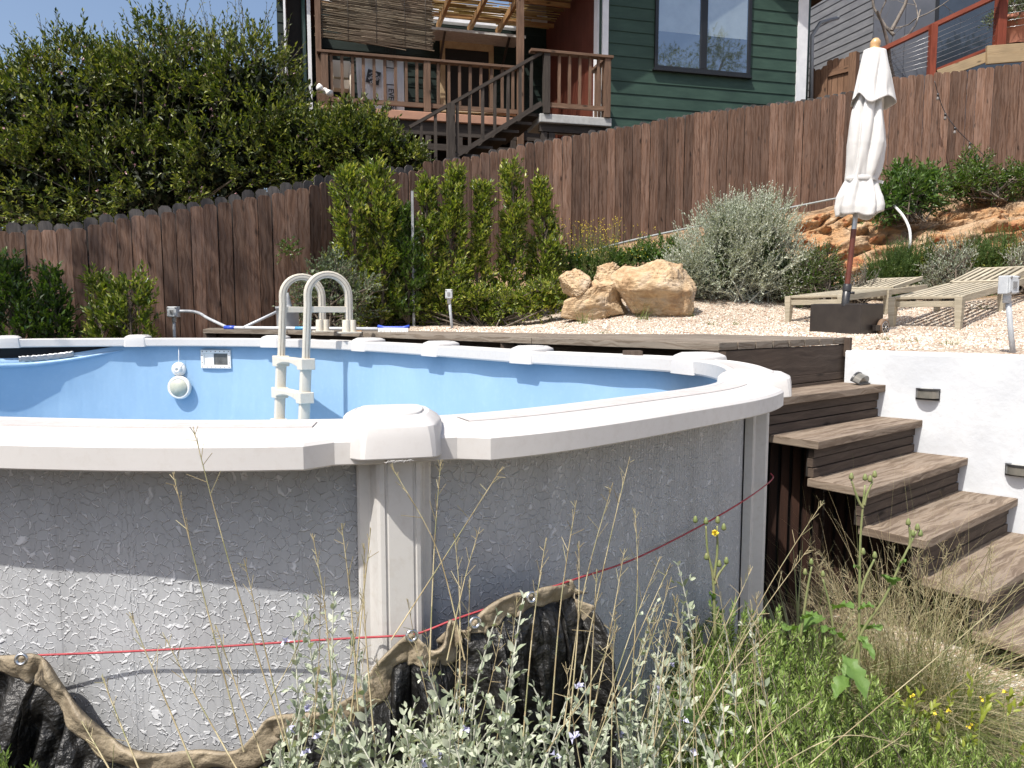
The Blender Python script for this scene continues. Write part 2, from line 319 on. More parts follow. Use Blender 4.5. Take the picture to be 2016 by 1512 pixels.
# ---------------- pool ----------------
RIM=1.32
def catmull(P,closed=True,k=24):
    P=[Vector(p) for p in P]; N=len(P); out=[]
    for i in range(N if closed else N-1):
        a,b,c,d=(P[(i-1)%N],P[i],P[(i+1)%N],P[(i+2)%N]) if closed else (P[max(i-1,0)],P[i],P[i+1],P[min(i+2,N-1)])
        for j in range(k):
            t=j/k; out.append(.5*((2*b)+(-a+c)*t+(2*a-5*b+4*c-d)*t*t+(-a+3*b-3*c+d)*t**3))
    if not closed: out.append(P[-1])
    return out
inner=[G(x,y,RIM) for x,y in((300,825.5),(600,825),(780,822),(900,817),(1100,796),(1250,777),(1400,757.5))]+[Vector((.70,2.45,RIM)),Vector((.85,2.95,RIM)),G(1350,706.3,RIM)]+[G(x,y,RIM) for x,y in((1200,699),(1025,691.3),(845,680.3),(705,672.8),(610,669),(530,667.3),(400,666.2),(265,666.2),(120,667))]
inner+=[Vector((x,y,RIM)) for x,y in((-4.15,6.02),(-4.95,5.4),(-5.15,4.5),(-4.5,3.5),(-3.3,2.6),(-2.1,2.0),(-1.38,1.59))]
C=catmull(inner,True,20)
def resample(P,n,closed=True):
    P=[Vector(p) for p in P]; Q=P+[P[0]] if closed else P; L=[0]
    for a,b in zip(Q[:-1],Q[1:]): L.append(L[-1]+(b-a).length)
    out=[];k=0;m=n if closed else n-1
    for i in range(n):
        s=L[-1]*i/m
        while k<len(L)-2 and L[k+1]<s: k+=1
        t=(s-L[k])/max(L[k+1]-L[k],1e-9); out.append(Q[k].lerp(Q[k+1],min(t,1)))
    return out,L[-1]
NC=1100
C,_l=resample(C,NC)
for _ in range(150):
    C=[(C[i-1]+C[i]*2+C[(i+1)%NC])/4 for i in range(NC)]
def frame(C):
    n=len(C); T=[(C[(i+1)%n]-C[i-1]).normalized() for i in range(n)]; Nn=[Vector((t.y,-t.x,0)) for t in T]; return T,Nn
_T,_N=frame(C); cen=sum(C,Vector())/NC
if (_N[0]).dot(C[0]-cen)<0: C=C[::-1]; _T,_N=frame(C)
C=[c+n*.08 for c,n in zip(C,_N)]; C,PL=resample(C,NC); CT,CN=frame(C)
DS=PL/NC
def cidx(p): return min(range(NC),key=lambda i:(C[i].x-p[0])**2+(C[i].y-p[1])**2)
def cpt(s,off=0,z=RIM):
    """point of the pool's outline at arc position s (index units), pushed outwards by off"""
    i=int(math.floor(s))%NC;j=(i+1)%NC;t=s-math.floor(s); p=C[i].lerp(C[j],t);n=CN[i].lerp(CN[j],t).normalized(); return Vector((p.x+n.x*off,p.y+n.y*off,z))
caps=[cidx((-.226,1.37))]+[cidx((.74,2.38))]+[cidx(G(x,y,RIM)) for x,y in((1350,706.3),(1025,691.3),(845,680.3),(705,672.8),(530,667.3),(265,666.2))]+[cidx(p) for p in((-4.15,6.1),(-5.05,5.4),(-5.25,4.5),(-4.6,3.5),(-3.8,2.9),(-2.9,2.25),(-2.0,1.73),(-1.25,1.4))]
caps=sorted(set(caps))
pool=thing('swimming_pool','large oval above ground swimming pool with blue liner, white rim and grey crackled wall','swimming pool',(cen.x,cen.y,0))
def plastic(name,c,rough=.38,dirt=.25):
    m,n,b,o=newmat(name); b.inputs['Roughness'].default_value=rough; vec=coord(n)
    t=tex(n,'TexNoise',vec,Scale=2.5,Detail=9,Roughness=.7); t2=tex(n,'TexNoise',vec,Scale=45.,Detail=5,Roughness=.7)
    col=mix(n,ramp(n,t.outputs[0],[(.42,(0,0,0)),(.75,(dirt,)*3)]),c,tuple(k*.62 for k in c)); col=mix(n,ramp(n,t2.outputs[0],[(.5,(0,0,0)),(.78,(dirt*1.1,)*3)]),col,(c[0]*.62,c[1]*.53,c[2]*.44))
    n.links.new(col,b.inputs['Base Color']); n.links.new(ramp(n,t2.outputs[0],[(.3,(rough,)*3),(.7,(rough+.25,)*3)]),b.inputs['Roughness']); bump(n,b,t2.outputs[0],.12,.002); return m
INLAYM=plastic('dusty rim inlay',(.47,.44,.425),.6,.45); RAILM=plastic('rim resin',(.53,.515,.498),.42,.2); CAPM=plastic('cap resin',(.545,.53,.515),.36,.15); POSTM=plastic('post resin',(.54,.525,.50),.4,.3)
OUT=.12; INN=-.08
def railprof(o): return [(INN+.004,-.068),(INN,-.06),(INN,-.006),(INN+.006,0),(INN+.022,.0005),(INN+.026,-.003),(o-.050,-.004),(o-.046,-.001),(o-.006,-.015),(o,-.021),(o,-.061),(o-.003,-.064),(o-.012,-.061),(o-.015,-.03),(INN+.012,-.012),(INN+.012,-.066)]
for a,b in zip(caps,caps[1:]+[caps[0]+NC]):
    L=(b-a)*DS; ss=sorted(set([a+.02/DS,a+.055/DS,a+.10/DS,a+.102/DS,a+.148/DS,a+.15/DS]+list(np.arange(a+.2/DS,b-.18/DS,3.0))+[b-.15/DS,b-.148/DS,b-.102/DS,b-.10/DS,b-.055/DS,b-.02/DS]))
    P=[]
    for s in ss:
        e=min(s-a,b-s)*DS; o=OUT-.036*(1-min(max((e-.102)/.046,0),1)); P.append([cpt(s,q[0],RIM+q[1]) for q in railprof(o)])
    mb=MB(); mb.grid(P,closed_v=True,smooth=True,flip=False); o=mb.build('rim_rail',RAILM,pool); 
    m=o.modifiers.new('es','EDGE_SPLIT'); m.split_angle=R(20)
    mb=MB(); s2=[s for s in ss if a+.125/DS<s<b-.125/DS]; mb.grid([[cpt(s,q,RIM+z_) for q,z_ in((INN+.030,-.0027),(INN+.030,-.0012),(INN+.095,-.0015),(INN+.095,-.0035))] for s in s2],smooth=False); mb.build('rim_inlay',INLAYM,o)
def outline(kk,rr,yo=1.0):
    """plan of a rail cap: (along, outwards)"""
    base=[(-.088,-.092),(.088,-.092),(.098,-.03),(.094,.045),(.066,.135),(-.066,.135),(-.094,.045),(-.098,-.03)]
    pts=[Vector((x*kk,(y-.02)*kk*yo+.02,0)) for x,y in base]; out=[]; n=len(pts)
    for i in range(n):
        p0,p1,p2=pts[i-1],pts[i],pts[(i+1)%n]; a=p1+(p0-p1).normalized()*min(rr,(p0-p1).length*.45); c=p1+(p2-p1).normalized()*min(rr,(p2-p1).length*.45)
        for t in(0,.33,.67,1): out.append(a*(1-t)**2+p1*2*t*(1-t)+c*t*t)
    return out
proto_cap=None
for ci in caps:
    t=CT[ci%NC];n=CN[ci%NC];c=cpt(ci,0,RIM)
    mt=Matrix(((t.x,n.x,0,c.x),(t.y,n.y,0,c.y),(0,0,1,c.z),(0,0,0,1)))
    if proto_cap is None:
        mb=MB(); P=[]
        for k,z,r in((.99,-.056,.016),(1.0,-.054,.016),(.985,-.02,.022),(.965,.004,.025),(.95,.010,.025),(.92,.014,.028),(.75,.024,.03),(.72,.0255,.03)): P.append([Vector((q.x,q.y,z-(.016*(.045-q.y)/.137 if z<-.01 else 0))) for q in outline(k,r)])
        P.append([Vector((q.x,q.y,.0245)) for q in outline(.70,.03)]); mb.grid(P,closed_v=True,smooth=True,flip=True); mb.add(P[-1],[tuple(range(len(P[-1])))])
        proto_cap=mb.build('rail_cap',CAPM); m_=proto_cap.modifiers.new('e','EDGE_SPLIT'); m_.split_angle=R(24); proto_cap.matrix_world=mt; o=proto_cap
        mb=MB(); P=[[Vector((q.x,q.y-.012,z)) for q in outline(k,.03)] for k,z in((.62,.0235),(.62,.0275),(.605,.0285))]; mb.grid(P,closed_v=True,flip=True); mb.add(P[-1],[tuple(range(len(P[-1])))])
        inl=mb.build('cap_inlay',RAILM)
    else:
        o=proto_cap.copy(); link(o)
    o.parent=pool; o.matrix_world=Matrix.Translation(-Vector(pool.location))@mt; o.matrix_parent_inverse=Matrix()
    if ci!=caps[0]: inl=inl.copy(); link(inl)
    inl.parent=o; inl.matrix_parent_inverse=Matrix(); inl.matrix_basis=Matrix()
for o in pool.children:
    if o.name.startswith('rail_cap'): pass
# embossed mark on the nearest cap's face
near_cap=[o for o in pool.children if o.name.startswith('rail_cap')][min(range(len(caps)),key=lambda k:abs(caps[k]-cidx((-.226,1.37))))]
mb=MB()
for k in range(9):
    x=-.020+k*.005; mb.tube([(x-.003,.1362,-.052+.002*(k%3)),(x+.001,.1368,-.047),(x+.004,.1362,-.050-.002*(k%2))],.0007,5)
mb.tube([(-.026,.1362,-.050),(.026,.1362,-.0485)],.0006,5)
o=mb.build('embossed_mark',CAPM); o.parent=near_cap
# wall
def wall_mat():
    m,n,b,o=newmat('crackled steel wall'); uv=n.nodes.new('ShaderNodeTexCoord').outputs['UV']
    wp=tex(n,'TexNoise',uv,Scale=14.,Detail=3); vv=n.nodes.new('ShaderNodeVectorMath'); vv.operation='MULTIPLY_ADD'; n.links.new(wp.outputs['Color'],vv.inputs[0]); vv.inputs[1].default_value=(.02,.02,0); n.links.new(uv,vv.inputs[2])
    w2=tex(n,'TexNoise',uv,Scale=75.,Detail=1); v2=n.nodes.new('ShaderNodeVectorMath'); v2.operation='MULTIPLY_ADD'; n.links.new(w2.outputs['Color'],v2.inputs[0]); v2.inputs[1].default_value=(.010,.010,0); n.links.new(vv.outputs[0],v2.inputs[2]); vv=v2
    ma=n.nodes.new('ShaderNodeMapping'); ma.inputs['Rotation'].default_value=(0,0,.5); n.links.new(vv.outputs[0],ma.inputs[0])
    v=tex(n,'TexVoronoi',ma.outputs[0],Scale=56.,feature='DISTANCE_TO_EDGE',Randomness=.85); f1=tex(n,'TexVoronoi',ma.outputs[0],Scale=56.,Randomness=.85)
    msk=tex(n,'TexNoise',uv,Scale=55.,Detail=2); mk=ramp(n,msk.outputs[0],[(.42,(0,0,0)),(.50,(1,1,1))])
    line=ramp(n,v.outputs['Distance'],[(.025,(1,1,1)),(.065,(0,0,0))]); line=mix(n,1.,line,mk,'MULTIPLY')
    sc_=n.nodes.new('ShaderNodeSeparateColor'); n.links.new(f1.outputs['Color'],sc_.inputs[0])
    plate=math_(n,'MULTIPLY',sc_.outputs[0],.55)
    wv=nd(n,'TexWave',wave_type='BANDS',bands_direction='X',Scale=28.,Distortion=.6,Detail=1.); n.links.new(uv,wv.inputs['Vector'])
    sepu=n.nodes.new('ShaderNodeSeparateXYZ'); n.links.new(uv,sepu.inputs[0])
    wgt=math_(n,'MULTIPLY_ADD',math_(n,'MAXIMUM',math_(n,'SUBTRACT',1.,math_(n,'ABSOLUTE',math_(n,'SUBTRACT',sepu.outputs[0],cidx((.66,2.1))*DS))),0.),.30,.03)
    big=tex(n,'TexNoise',uv,Scale=2.,Detail=4)
    col=ramp(n,big.outputs[0],[(.3,(.35,.36,.372)),(.7,(.44,.45,.462))]); col=mix(n,math_(n,'MULTIPLY',sc_.outputs[1],.22),col,(.27,.272,.28)); col=mix(n,math_(n,'MULTIPLY',line,.55),col,(.76,.77,.79))  # pale crackle lines are highlights painted on the embossed edges
    st=n.nodes.new('ShaderNodeMapping'); st.inputs['Scale'].default_value=(14,.8,1); n.links.new(uv,st.inputs[0]); s2=tex(n,'TexNoise',st.outputs[0],Scale=1.,Detail=4); col=mix(n,.5,col,ramp(n,s2.outputs[0],[(.35,(.78,.77,.75)),(.6,(1.05,1.05,1.05))]),'MULTIPLY')
    n.links.new(col,b.inputs['Base Color']); b.inputs['Roughness'].default_value=.68; b.inputs['Specular IOR Level'].default_value=.3
    gr=ramp(n,math_(n,'FRACT',math_(n,'MULTIPLY',sepu.outputs[0],6.3)),[(.0,(1,1,1)),(.018,(0,0,0))]); h=math_(n,'ADD',math_(n,'ADD',math_(n,'ADD',plate,math_(n,'MULTIPLY',gr,.14)),math_(n,'MULTIPLY',line,.35)),math_(n,'MULTIPLY',wv.outputs[0],wgt)); bump(n,b,h,1.0,.0056); return m
mb=MB(); zz=[0,.15,.3,.5,.7,.9,1.1,1.3]; idx=list(range(0,NC,3))
P=[[cpt(i,.0+.0015*math.sin(i*.13+z*2),z) for z in zz] for i in idx]
mb.grid(P,closed_u=True,uv=lambda i,j:(i*3*DS,zz[j]),flip=False); mb.build('pool_wall',wall_mat(),pool)
DARKST=M('dark galvanised back of wall',(.028,.028,.03),rough=.7)
mb=MB(); P=[[cpt(i,-.006,z) for z in zz] for i in idx]; mb.grid(P,closed_u=True,flip=True); mb.build('wall_lining',DARKST,pool)
# vinyl liner, slipped off the rim on the left
def liner_mat():
    m,n,b,o=newmat('blue vinyl liner'); vec=coord(n); t=tex(n,'TexNoise',vec,Scale=.8,Detail=4); t2=tex(n,'TexNoise',vec,Scale=26.,Detail=6)
    col=ramp(n,t.outputs[0],[(.3,(.225,.37,.535)),(.7,(.295,.445,.60))]); col=mix(n,ramp(n,t2.outputs[0],[(.5,(0,0,0)),(.8,(.2,.2,.2))]),col,(.38,.52,.66)); n.links.new(col,b.inputs['Base Color']); b.inputs['Roughness'].default_value=.42
    mp=n.nodes.new('ShaderNodeMapping'); mp.inputs['Scale'].default_value=(1,1,.25); n.links.new(vec,mp.inputs[0]); t3=tex(n,'TexNoise',mp.outputs[0],Scale=3.5,Detail=3); bump(n,b,t3.outputs[0],.6,.04); return m
LINER=liner_mat(); cA=cidx(G(265,666.2,RIM)); 
def sag(i):
    x=((i-cA)*DS)  # metres beyond that cap, on the slipped side (index grows leftwards)
    x*=SGN
    if x<.05 or x>1.9: return 0
    return .105*math.sin(math.pi*(x-.05)/1.85)**1.15
SGN=1 if cpt(cA+40).x<cpt(cA).x else -1
rows=[0,.012,.03,.06,.10,.16,.24,.34,.5,.7,.95,1.2]
P=[]
for i in range(0,NC,2):
    s=sag(i); top=RIM-.05-s*1.0; col=[]
    for k,r in enumerate(rows):
        z=max(top-r*(top-.1)/1.2*1.0 if r>.3 else top-r*1.0,.06); 
        bulge=s*.55*math.exp(-((r-.05)/.08)**2)+s*.25*math.exp(-((r-.2)/.12)**2)
        wob=.004*math.sin(i*.21+r*9)*math.exp(-r*4)+ (s*.06*math.sin(r*70+i*.02) if s>0 else 0)
        col.append(cpt(i,-.015-bulge-wob-(.25*max(0,(.2-z))/.2),z))
    P.append(col)
mb=MB(); mb.grid(P,closed_u=True,flip=True); fl=[row[-1] for row in P]; c0=len(fl); cc=Vector((cen.x,cen.y,.05)); mb.add([cc]+fl,[(0,k+1,(k+1)%c0+1) for k in range(c0)],None,True)
lo=mb.build('liner',LINER,pool)
mb=MB(); mb.tube([cpt(cA+SGN*x/DS,-.025-sag(cA+SGN*x/DS)*.62,RIM-.092-sag(cA+SGN*x/DS)*1.15) for x in np.arange(.12,1.7,.05)],[.002+.017*math.sin(math.pi*(x-.07)/1.75) for x in np.arange(.12,1.7,.05)],10); mb.build('liner_fold',LINER,pool)
# silver tape patch on the sagging edge
TAPE=M('silver duct tape',(.42,.43,.44),(.30,.31,.32),scale=30,rough=.4,metal=.7,bs=18,bstr=.6,bd=.01)
P=[];i0=cA+SGN*int(.50/DS);i1=cA+SGN*int(.92/DS)
for k in range(31):
    i=i0+(i1-i0)*k/30; s=sag(i); P.append([cpt(i,-.03-s*.55-.0018*math.sin(k*1.3+j),RIM-.052-s+dz+.003*math.sin(k*2.1)) for j,dz in enumerate((.016,.006,-.006,-.018,-.028))])
mb=MB(); mb.grid(P,flip=True); o=mb.build('tape_patch',TAPE,pool); m=o.modifiers.new('t','SOLIDIFY'); m.thickness=.003
# uprights
def post(ci):
    t=CT[ci%NC];n=CN[ci%NC];c=cpt(ci,0,0); pr=[(-.070,.002),(-.070,.026),(-.066,.030),(-.050,.031),(-.046,.034),(-.036,.064),(-.030,.069),(-.022,.0700),(-.020,.067),(-.017,.067),(-.015,.070),(.030,.070),(.032,.067),(.035,.067),(.037,.070),(.044,.068),(.049,.060),(.054,.034),(.058,.031),(.066,.030),(.070,.026),(.070,.002)]
    P=[[c+t*x+n*y+Vector((0,0,z)) for x,y in pr] for z in(0,.4,.8,1.275)]; mb=MB(); mb.grid(P,closed_v=True,smooth=False,flip=False); o=mb.build('upright_post',POSTM,pool); return o
for ci in caps: post(ci)
# skimmer mouth
def onwall(px,py,off=-.02):
    best=None
    for i in range(NC):
        p=cpt(i,off,0)
        if p.y<2.6: continue
        q=ray(px,py); e=abs(p.x/p.y-q.x/q.y)
        if best is None or e<best[0]: best=(e,i)
    i=best[1]; p=cpt(i,off,0); q=ray(px,py); p.z=CAMZ+q.z/q.y*p.y; return i,p
WHP=plastic('white plastic',(.74,.73,.70),.4,.15); CREAM=plastic('cream ladder resin',(.60,.575,.50),.4,.25)
i,p=onwall(427,707); t=CT[i];n=-CN[i]; Z=Vector((0,0,1)); X=t if t.x>0 else -t; hw,hh=.137,.079
mb=MB()
for dx,dz,sx,sz in((0,hh-.013,2*hw,.026),(0,-hh+.013,2*hw,.026),(-hw+.0135,0,.027,2*hh-.052),(hw-.0135,0,.027,2*hh-.052)): mb.box(p+X*dx+Z*dz+n*.008,(sx,.016,sz),(X,n,Z))
sk=mb.build('skimmer_frame',WHP,pool,bevel=.003)
mb=MB(); 
for k in range(7):
    for s_ in(-1,1): mb.lathe(p+X*(-.12+.04*k)+Z*s_*(hh-.013)+n*.0155,[(.0001,.002),(.0045,.002),(.005,0)],8,axis=n)
for s_ in(-1,1): [mb.lathe(p+X*s_*(hw-.0135)+Z*dz+n*.0155,[(.0001,.002),(.0045,.002),(.005,0)],8,axis=n) for dz in(-.03,.03)]
mb.build('screw',M('rusty screws',(.25,.2,.15),rough=.5,metal=.6),sk)
mb=MB(); d=-.13
for dx,dz,sx,sz in((0,hh-.028,2*hw-.05,.004),(0,-hh+.028,2*hw-.05,.004),(-hw+.028,0,.004,2*hh-.06),(hw-.028,0,.004,2*hh-.06)): mb.box(p+X*dx+Z*dz-n*.04,(sx,.10,sz),(X,n,Z))
mb.box(p-X*.065+n*.004,(.085,.004,2*hh-.055),(X,n,Z)); mb.build('skimmer_throat',WHP,sk)
mb=MB(); mb.box(p+X*.045+n*.004,(.125,.004,.095),(X,n,Z)); mb.build('skimmer_opening',M('dark skimmer well',(.06,.06,.058),(.12,.12,.11),scale=20,rough=.5),sk)  # flat dark panel stands in for the shaded opening
# return jet on the wall
i,p=onwall(351,727); t=CT[i];n=-CN[i]
mb=MB(); mb.lathe(p,[(.062,0),(.060,.012),(.05,.02),(.036,.022),(.034,.03),(.03,.04),(.018,.046),(.012,.044),(.010,.03),(.0001,.03)],28,axis=n); mb.build('return_fitting',WHP,pool)
# float hung in front of it
i,p=onwall(352,763,-.06)
fl_=thing('chlorine_floater','round white plastic floater with grey disc hanging on a cord against the blue liner','pool floater',p)
mb=MB(); mb.lathe(p,[(.0001,-.03),(.085,-.03),(.098,-.015),(.100,0),(.096,.014),(.082,.02),(.076,.015),(.0001,.015)],36,axis=n); reloc(mb.build('floater_ring',WHP),fl_)
mb=MB(); mb.lathe(p,[(.074,.0155),(.073,.022),(.0001,.023)],36,axis=n); mb.build('floater_disc',M('algae stained disc',(.50,.50,.42),(.36,.38,.31),scale=16,rough=.6),fl_)
mb=MB(); top=W(352,684,p.y); mb.tube([p+n*.01+Z*.095,p+n*.0+Z*.15,top],.0022,6); mb.build('cord',WHP,fl_)
# ---------------- wooden deck ----------------
DZ=1.38; S0=Vector((2.03,4.5,0)); WD=Vector((.755,-.656,0)).normalized(); WN=Vector((-WD.y,WD.x,0))*-1   # WN faces the camera side
if WN.y>0: WN=-WN
DW=wood('weathered deck boards',(.085,.066,.050),(.17,.14,.11),(.26,.225,.185),rough=.85,vs=34,island=.3,knots=False,blotch=.5,blc=(.27,.24,.20))
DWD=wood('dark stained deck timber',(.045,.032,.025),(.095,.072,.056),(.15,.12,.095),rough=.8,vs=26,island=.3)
deck=thing('wooden_deck','low weathered wooden deck running behind the pool at rim height','deck',(0,0,0))
L0=Vector((1.04,3.72,DZ)); L1=Vector((2.06,4.55,DZ)); U=(L1-L0).normalized(); Un=Vector((-U.y,U.x,0))  # Un: to the back
def cl(p0,p1,t): return p0.lerp(p1,t)
front=[Vector((-2.92,7.0,DZ)),Vector((-2.0,6.6,DZ)),Vector((-1.2,5.95,DZ)),Vector((.12,4.62,DZ)),L0]
back=[Vector((-3.2,7.85,DZ)),Vector((-2.0,7.35,DZ)),Vector((-.95,6.45,DZ)),Vector((.5,5.45,DZ)),Vector((1.55,5.3,DZ))]
# boards run along the deck, one strip per row
for k in range(4):
    a=[f.lerp(b,0) for f,b in zip(front,back)]
mb=MB()
def strip(f0,f1,th,zt,flip=0):
    for i in range(len(front)-1):
        A0=front[i].lerp(back[i],f0);A1=front[i].lerp(back[i],f1);B0=front[i+1].lerp(back[i+1],f0);B1=front[i+1].lerp(back[i+1],f1)
        dv=(B0-A0).normalized()*.0015; dz=Vector((0,0,-th)); z=Vector((0,0,zt+random.uniform(-.0015,.0015)))
        V=[A0+dv+z,B0-dv+z,B1-dv+z,A1+dv+z]; V+= [v+dz for v in V]; L=(B0-A0).length;w=(A1-A0).length;r=random.random()*9
        mb.add(V,[(0,1,2,3),(7,6,5,4),(0,4,5,1),(1,5,6,2),(2,6,7,3),(3,7,4,0)],[[(r,r),(r+L,r),(r+L,r+w),(r,r+w)],[(r,r),(r+L,r),(r+L,r+w),(r,r+w)],[(r,r+.5),(r,r+.5+th),(r+L,r+.5+th),(r+L,r+.5)],[(r,r),(r+.1,r),(r+.1,r+w),(r,r+w)],[(r,r),(r+L,r),(r+L,r+th),(r,r+th)],[(r,r),(r+.1,r),(r+.1,r+w),(r,r+w)]])
nb=7
for k in range(nb): strip(k/nb+.004,(k+1)/nb-.004,.038,0)
mb.build('deck_boards',DW,deck,bevel=.002)
# the right bay: boards meet the edge end on
mb=MB(); n=8; Ltot=(L1-L0).length
for k in range(n):
    a=L0.lerp(L1,k/n+.004);b=L0.lerp(L1,(k+1)/n-.004); ab=(a+b)/2; wv=(b-a).length; dep=1.25-.02*k
    mb.box(ab+Un*(dep/2+.001)+Vector((0,0,-.019+.002)),(dep,wv,.038),(Un,-U,Vector((0,0,1))))
mb.build('deck_boards',DW,deck,bevel=.002)
mb=MB(); mb.box(L0.lerp(L1,.5)+Un*.02+Vector((0,0,-.038-.085)),(Ltot-.01,.035,.165),(U,Un,Vector((0,0,1)))); mb.build('fascia_board',DWD,deck,bevel=.003)
mb=MB(); mb.box(L1-U*.02+Un*.0-Vector((0,0,.055)),(.028,.07,.118),(U,Un,Vector((0,0,1)))); mb.build('end_block',DWD,deck,bevel=.003)
mb=MB()
for k in(1,2,3): mb.beam(front[k]+(back[k]-front[k])*.25-Vector((0,0,.10)),front[k+1]+(back[k+1]-front[k+1])*.25-Vector((0,0,.10)),.04,.12)
mb.beam(front[0].lerp(back[0],.25)-Vector((0,0,.09)),front[1].lerp(back[1],.25)-Vector((0,0,.09)),.04,.12); mb.build('joist',DWD,deck)
for f,t in((L0+Un*.06+U*.03,.11),(L0+Un*.35-U*.25,.09),(front[3]+Vector((-.15,.25,0)),.09),(front[2]+Vector((.1,.28,0)),.09),(front[1]+Vector((.0,.2,0)),.09),(front[0]+Vector((.05,.12,0)),.09),(front[0]+Vector((.5,.0,0)),.09)):
    zb=gz(f.x,f.y)-.05; mb=MB(); mb.box((f.x,f.y,(zb+DZ-.042)/2),(t,t,DZ-.042-zb)); mb.build('deck_post',DWD,deck)
# ---------------- steps ----------------
TR=wood('weathered stair tread',(.085,.060,.045),(.20,.155,.115),(.33,.265,.205),rough=.85,vs=20,us=1.1,island=.15,knots=False,blotch=.42,blc=(.34,.28,.22),bstr=.8)
stairs=thing('wooden_steps','dark wooden garden steps with slatted risers climbing beside the white wall to the deck','steps',(2.0,3.4,0))
UZ=Vector((0,0,1)); FLp={2:(1611,869),3:(1711,964),4:(1823.7,1065),5:(1947,1170)}; Rp={1:(1750,757),2:(1821,826),3:(1907,901),4:(2005,981)}
def tz(k): return CAMZ-.42-.19*(k-1)
FLw={k:G(*v,tz(k)) for k,v in FLp.items()}; Rw={k:G(*v,tz(k)) for k,v in Rp.items()}
run=(Rw[4]-Rw[2])/2; run=Vector((run.x,run.y,0)); FLw[1]=FLw[2]-run*1.0+Vector((-.55,-.45,.19)); FLw[6]=FLw[5]+Vector((run.x,run.y,-.19)); Rw[5]=Rw[4]+Vector((run.x,run.y,-.19)); Rw[6]=Rw[5]+Vector((run.x,run.y,-.19))
FLw[1].z=tz(1)
for k in range(1,7):
    a,b=FLw[k],Rw[k]; u=(b-a).normalized(); bk=Vector((-u.y,u.x,0)); L=(b-a).length; dep=.30
    mb=MB(); mb.box((a+b)/2+bk*dep/2-UZ*.0205,(L,dep,.041),(u,bk,UZ)); mb.build('tread',TR,stairs,bevel=.004)
    inset=.05; zt=tz(k)-.041; hh=(.19-.041); mb=MB()
    a2=a+u*.03; L2=L-.05
    for s_ in range(3):
        h=.0435; zc=zt-.006-h/2-s_*(h+.005); mb.box(a2.lerp(b-u*.02,.5)*1.0+bk*(inset+.006*(s_%2))-UZ*(a.z-zc),(L2,.03,h),(u,bk,UZ))
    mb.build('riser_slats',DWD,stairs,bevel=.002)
    mb=MB(); mb.box((a2+b)/2+bk*(inset+.03)-UZ*(.041+.075),(L2-.02,.012,.15),(u,bk,UZ)); mb.build('riser_gap_shade',M('near black riser gap shade',(.02,.016,.013),rough=.9),stairs)  # near black sheet paints the shade seen between the riser slats
# top riser under the deck fascia
a=L0+Un*.05-UZ*.215; b=L1+Un*.05-UZ*.215
mb=MB()
for s_ in range(2): mb.box(a.lerp(b,.5)-Un*.035-UZ*(.012+s_*.047),(Ltot-.02,.03,.042),(U,Un,UZ))
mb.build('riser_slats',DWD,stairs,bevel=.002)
# side skirting of upright slats following the left ends
SK=wood('red brown skirting darkened as shade',(.016,.008,.006),(.036,.017,.011),(.06,.03,.02),rough=.75,vs=20,island=.6)  # slat browns darkened to imitate the shade under the treads
mb=MB(); pts=[FLw[k]+ (Rw[k]-FLw[k]).normalized()*.30+Un*.06 for k in(2,3,4,5,6)]
st_=L0+U*.15+Un*.06; path=[Vector((st_.x,st_.y,tz(1)-.05))]+[Vector((p.x,p.y,p.z-.05))+Un*.06 for p in pts]
for a,b in zip(path[:-1],path[1:]):
    d=Vector((b.x-a.x,b.y-a.y,0)); n=max(1,int(d.length/.052)); dn=d.normalized()
    for i in range(n):
        p=a.lerp(b,(i+.5)/n); top=(b.z if i>n*.12 else a.z)+ (0.0); top=min(a.z,b.z+.0)
        mb.box((p.x,p.y,top/2),(.040,.02,top),(dn,Vector((-dn.y,dn.x,0)),UZ))
mb.build('side_skirting',SK,stairs)
mb=MB()
for a,b in zip(path[:-1],path[1:]):
    d=Vector((b.x-a.x,b.y-a.y,0)); dn=d.normalized(); c=(a+b)/2; top=min(a.z,b.z)-.01; mb.box(Vector((c.x,c.y,top/2))+Vector((-dn.y,dn.x,0))*.025*(1 if Vector((-dn.y,dn.x,0)).dot(U)>0 else -1),(d.length,.01,top),(dn,Vector((-dn.y,dn.x,0)),UZ))
mb.build('skirting_gap_shade',M('black shade behind skirting',(.006,.005,.004),rough=.9),stairs)  # black sheets stand in for shade in the hollow behind the slats
# ---------------- white retaining wall ----------------
def plaster():
    m,n,b,o=newmat('white painted plaster'); vec=coord(n); t=tex(n,'TexNoise',vec,Scale=3.,Detail=8); t2=tex(n,'TexNoise',vec,Scale=22.,Detail=6)
    c=ramp(n,t.outputs[0],[(.35,(.48,.50,.525)),(.6,(.57,.59,.61))]); wp=n.nodes.new('ShaderNodeVectorMath'); wp.operation='MULTIPLY_ADD'; n.links.new(t.outputs['Color'],wp.inputs[0]); wp.inputs[1].default_value=(.5,.5,.5); n.links.new(vec,wp.inputs[2])
    v=tex(n,'TexVoronoi',wp.outputs[0],Scale=1.1,feature='DISTANCE_TO_EDGE'); c=mix(n,ramp(n,v.outputs['Distance'],[(.0,(.22,.22,.22)),(.004,(0,0,0))]),c,(.42,.43,.45)); c=mix(n,ramp(n,t2.outputs[0],[(.55,(0,0,0)),(.8,(.5,.5,.5))]),c,(.45,.46,.47))
    n.links.new(c,b.inputs['Base Color']); b.inputs['Roughness'].default_value=.8; bump(n,b,math_(n,'ADD',t2.outputs[0],t.outputs[0]),.35,.008); return m
PL=plaster()
wallS=Vector((S0.x,S0.y,0)); mb=MB(); E_=wallS+WD*7; c=(wallS+E_)/2-WN*.09; N=40
mb2=MB(); P=[]
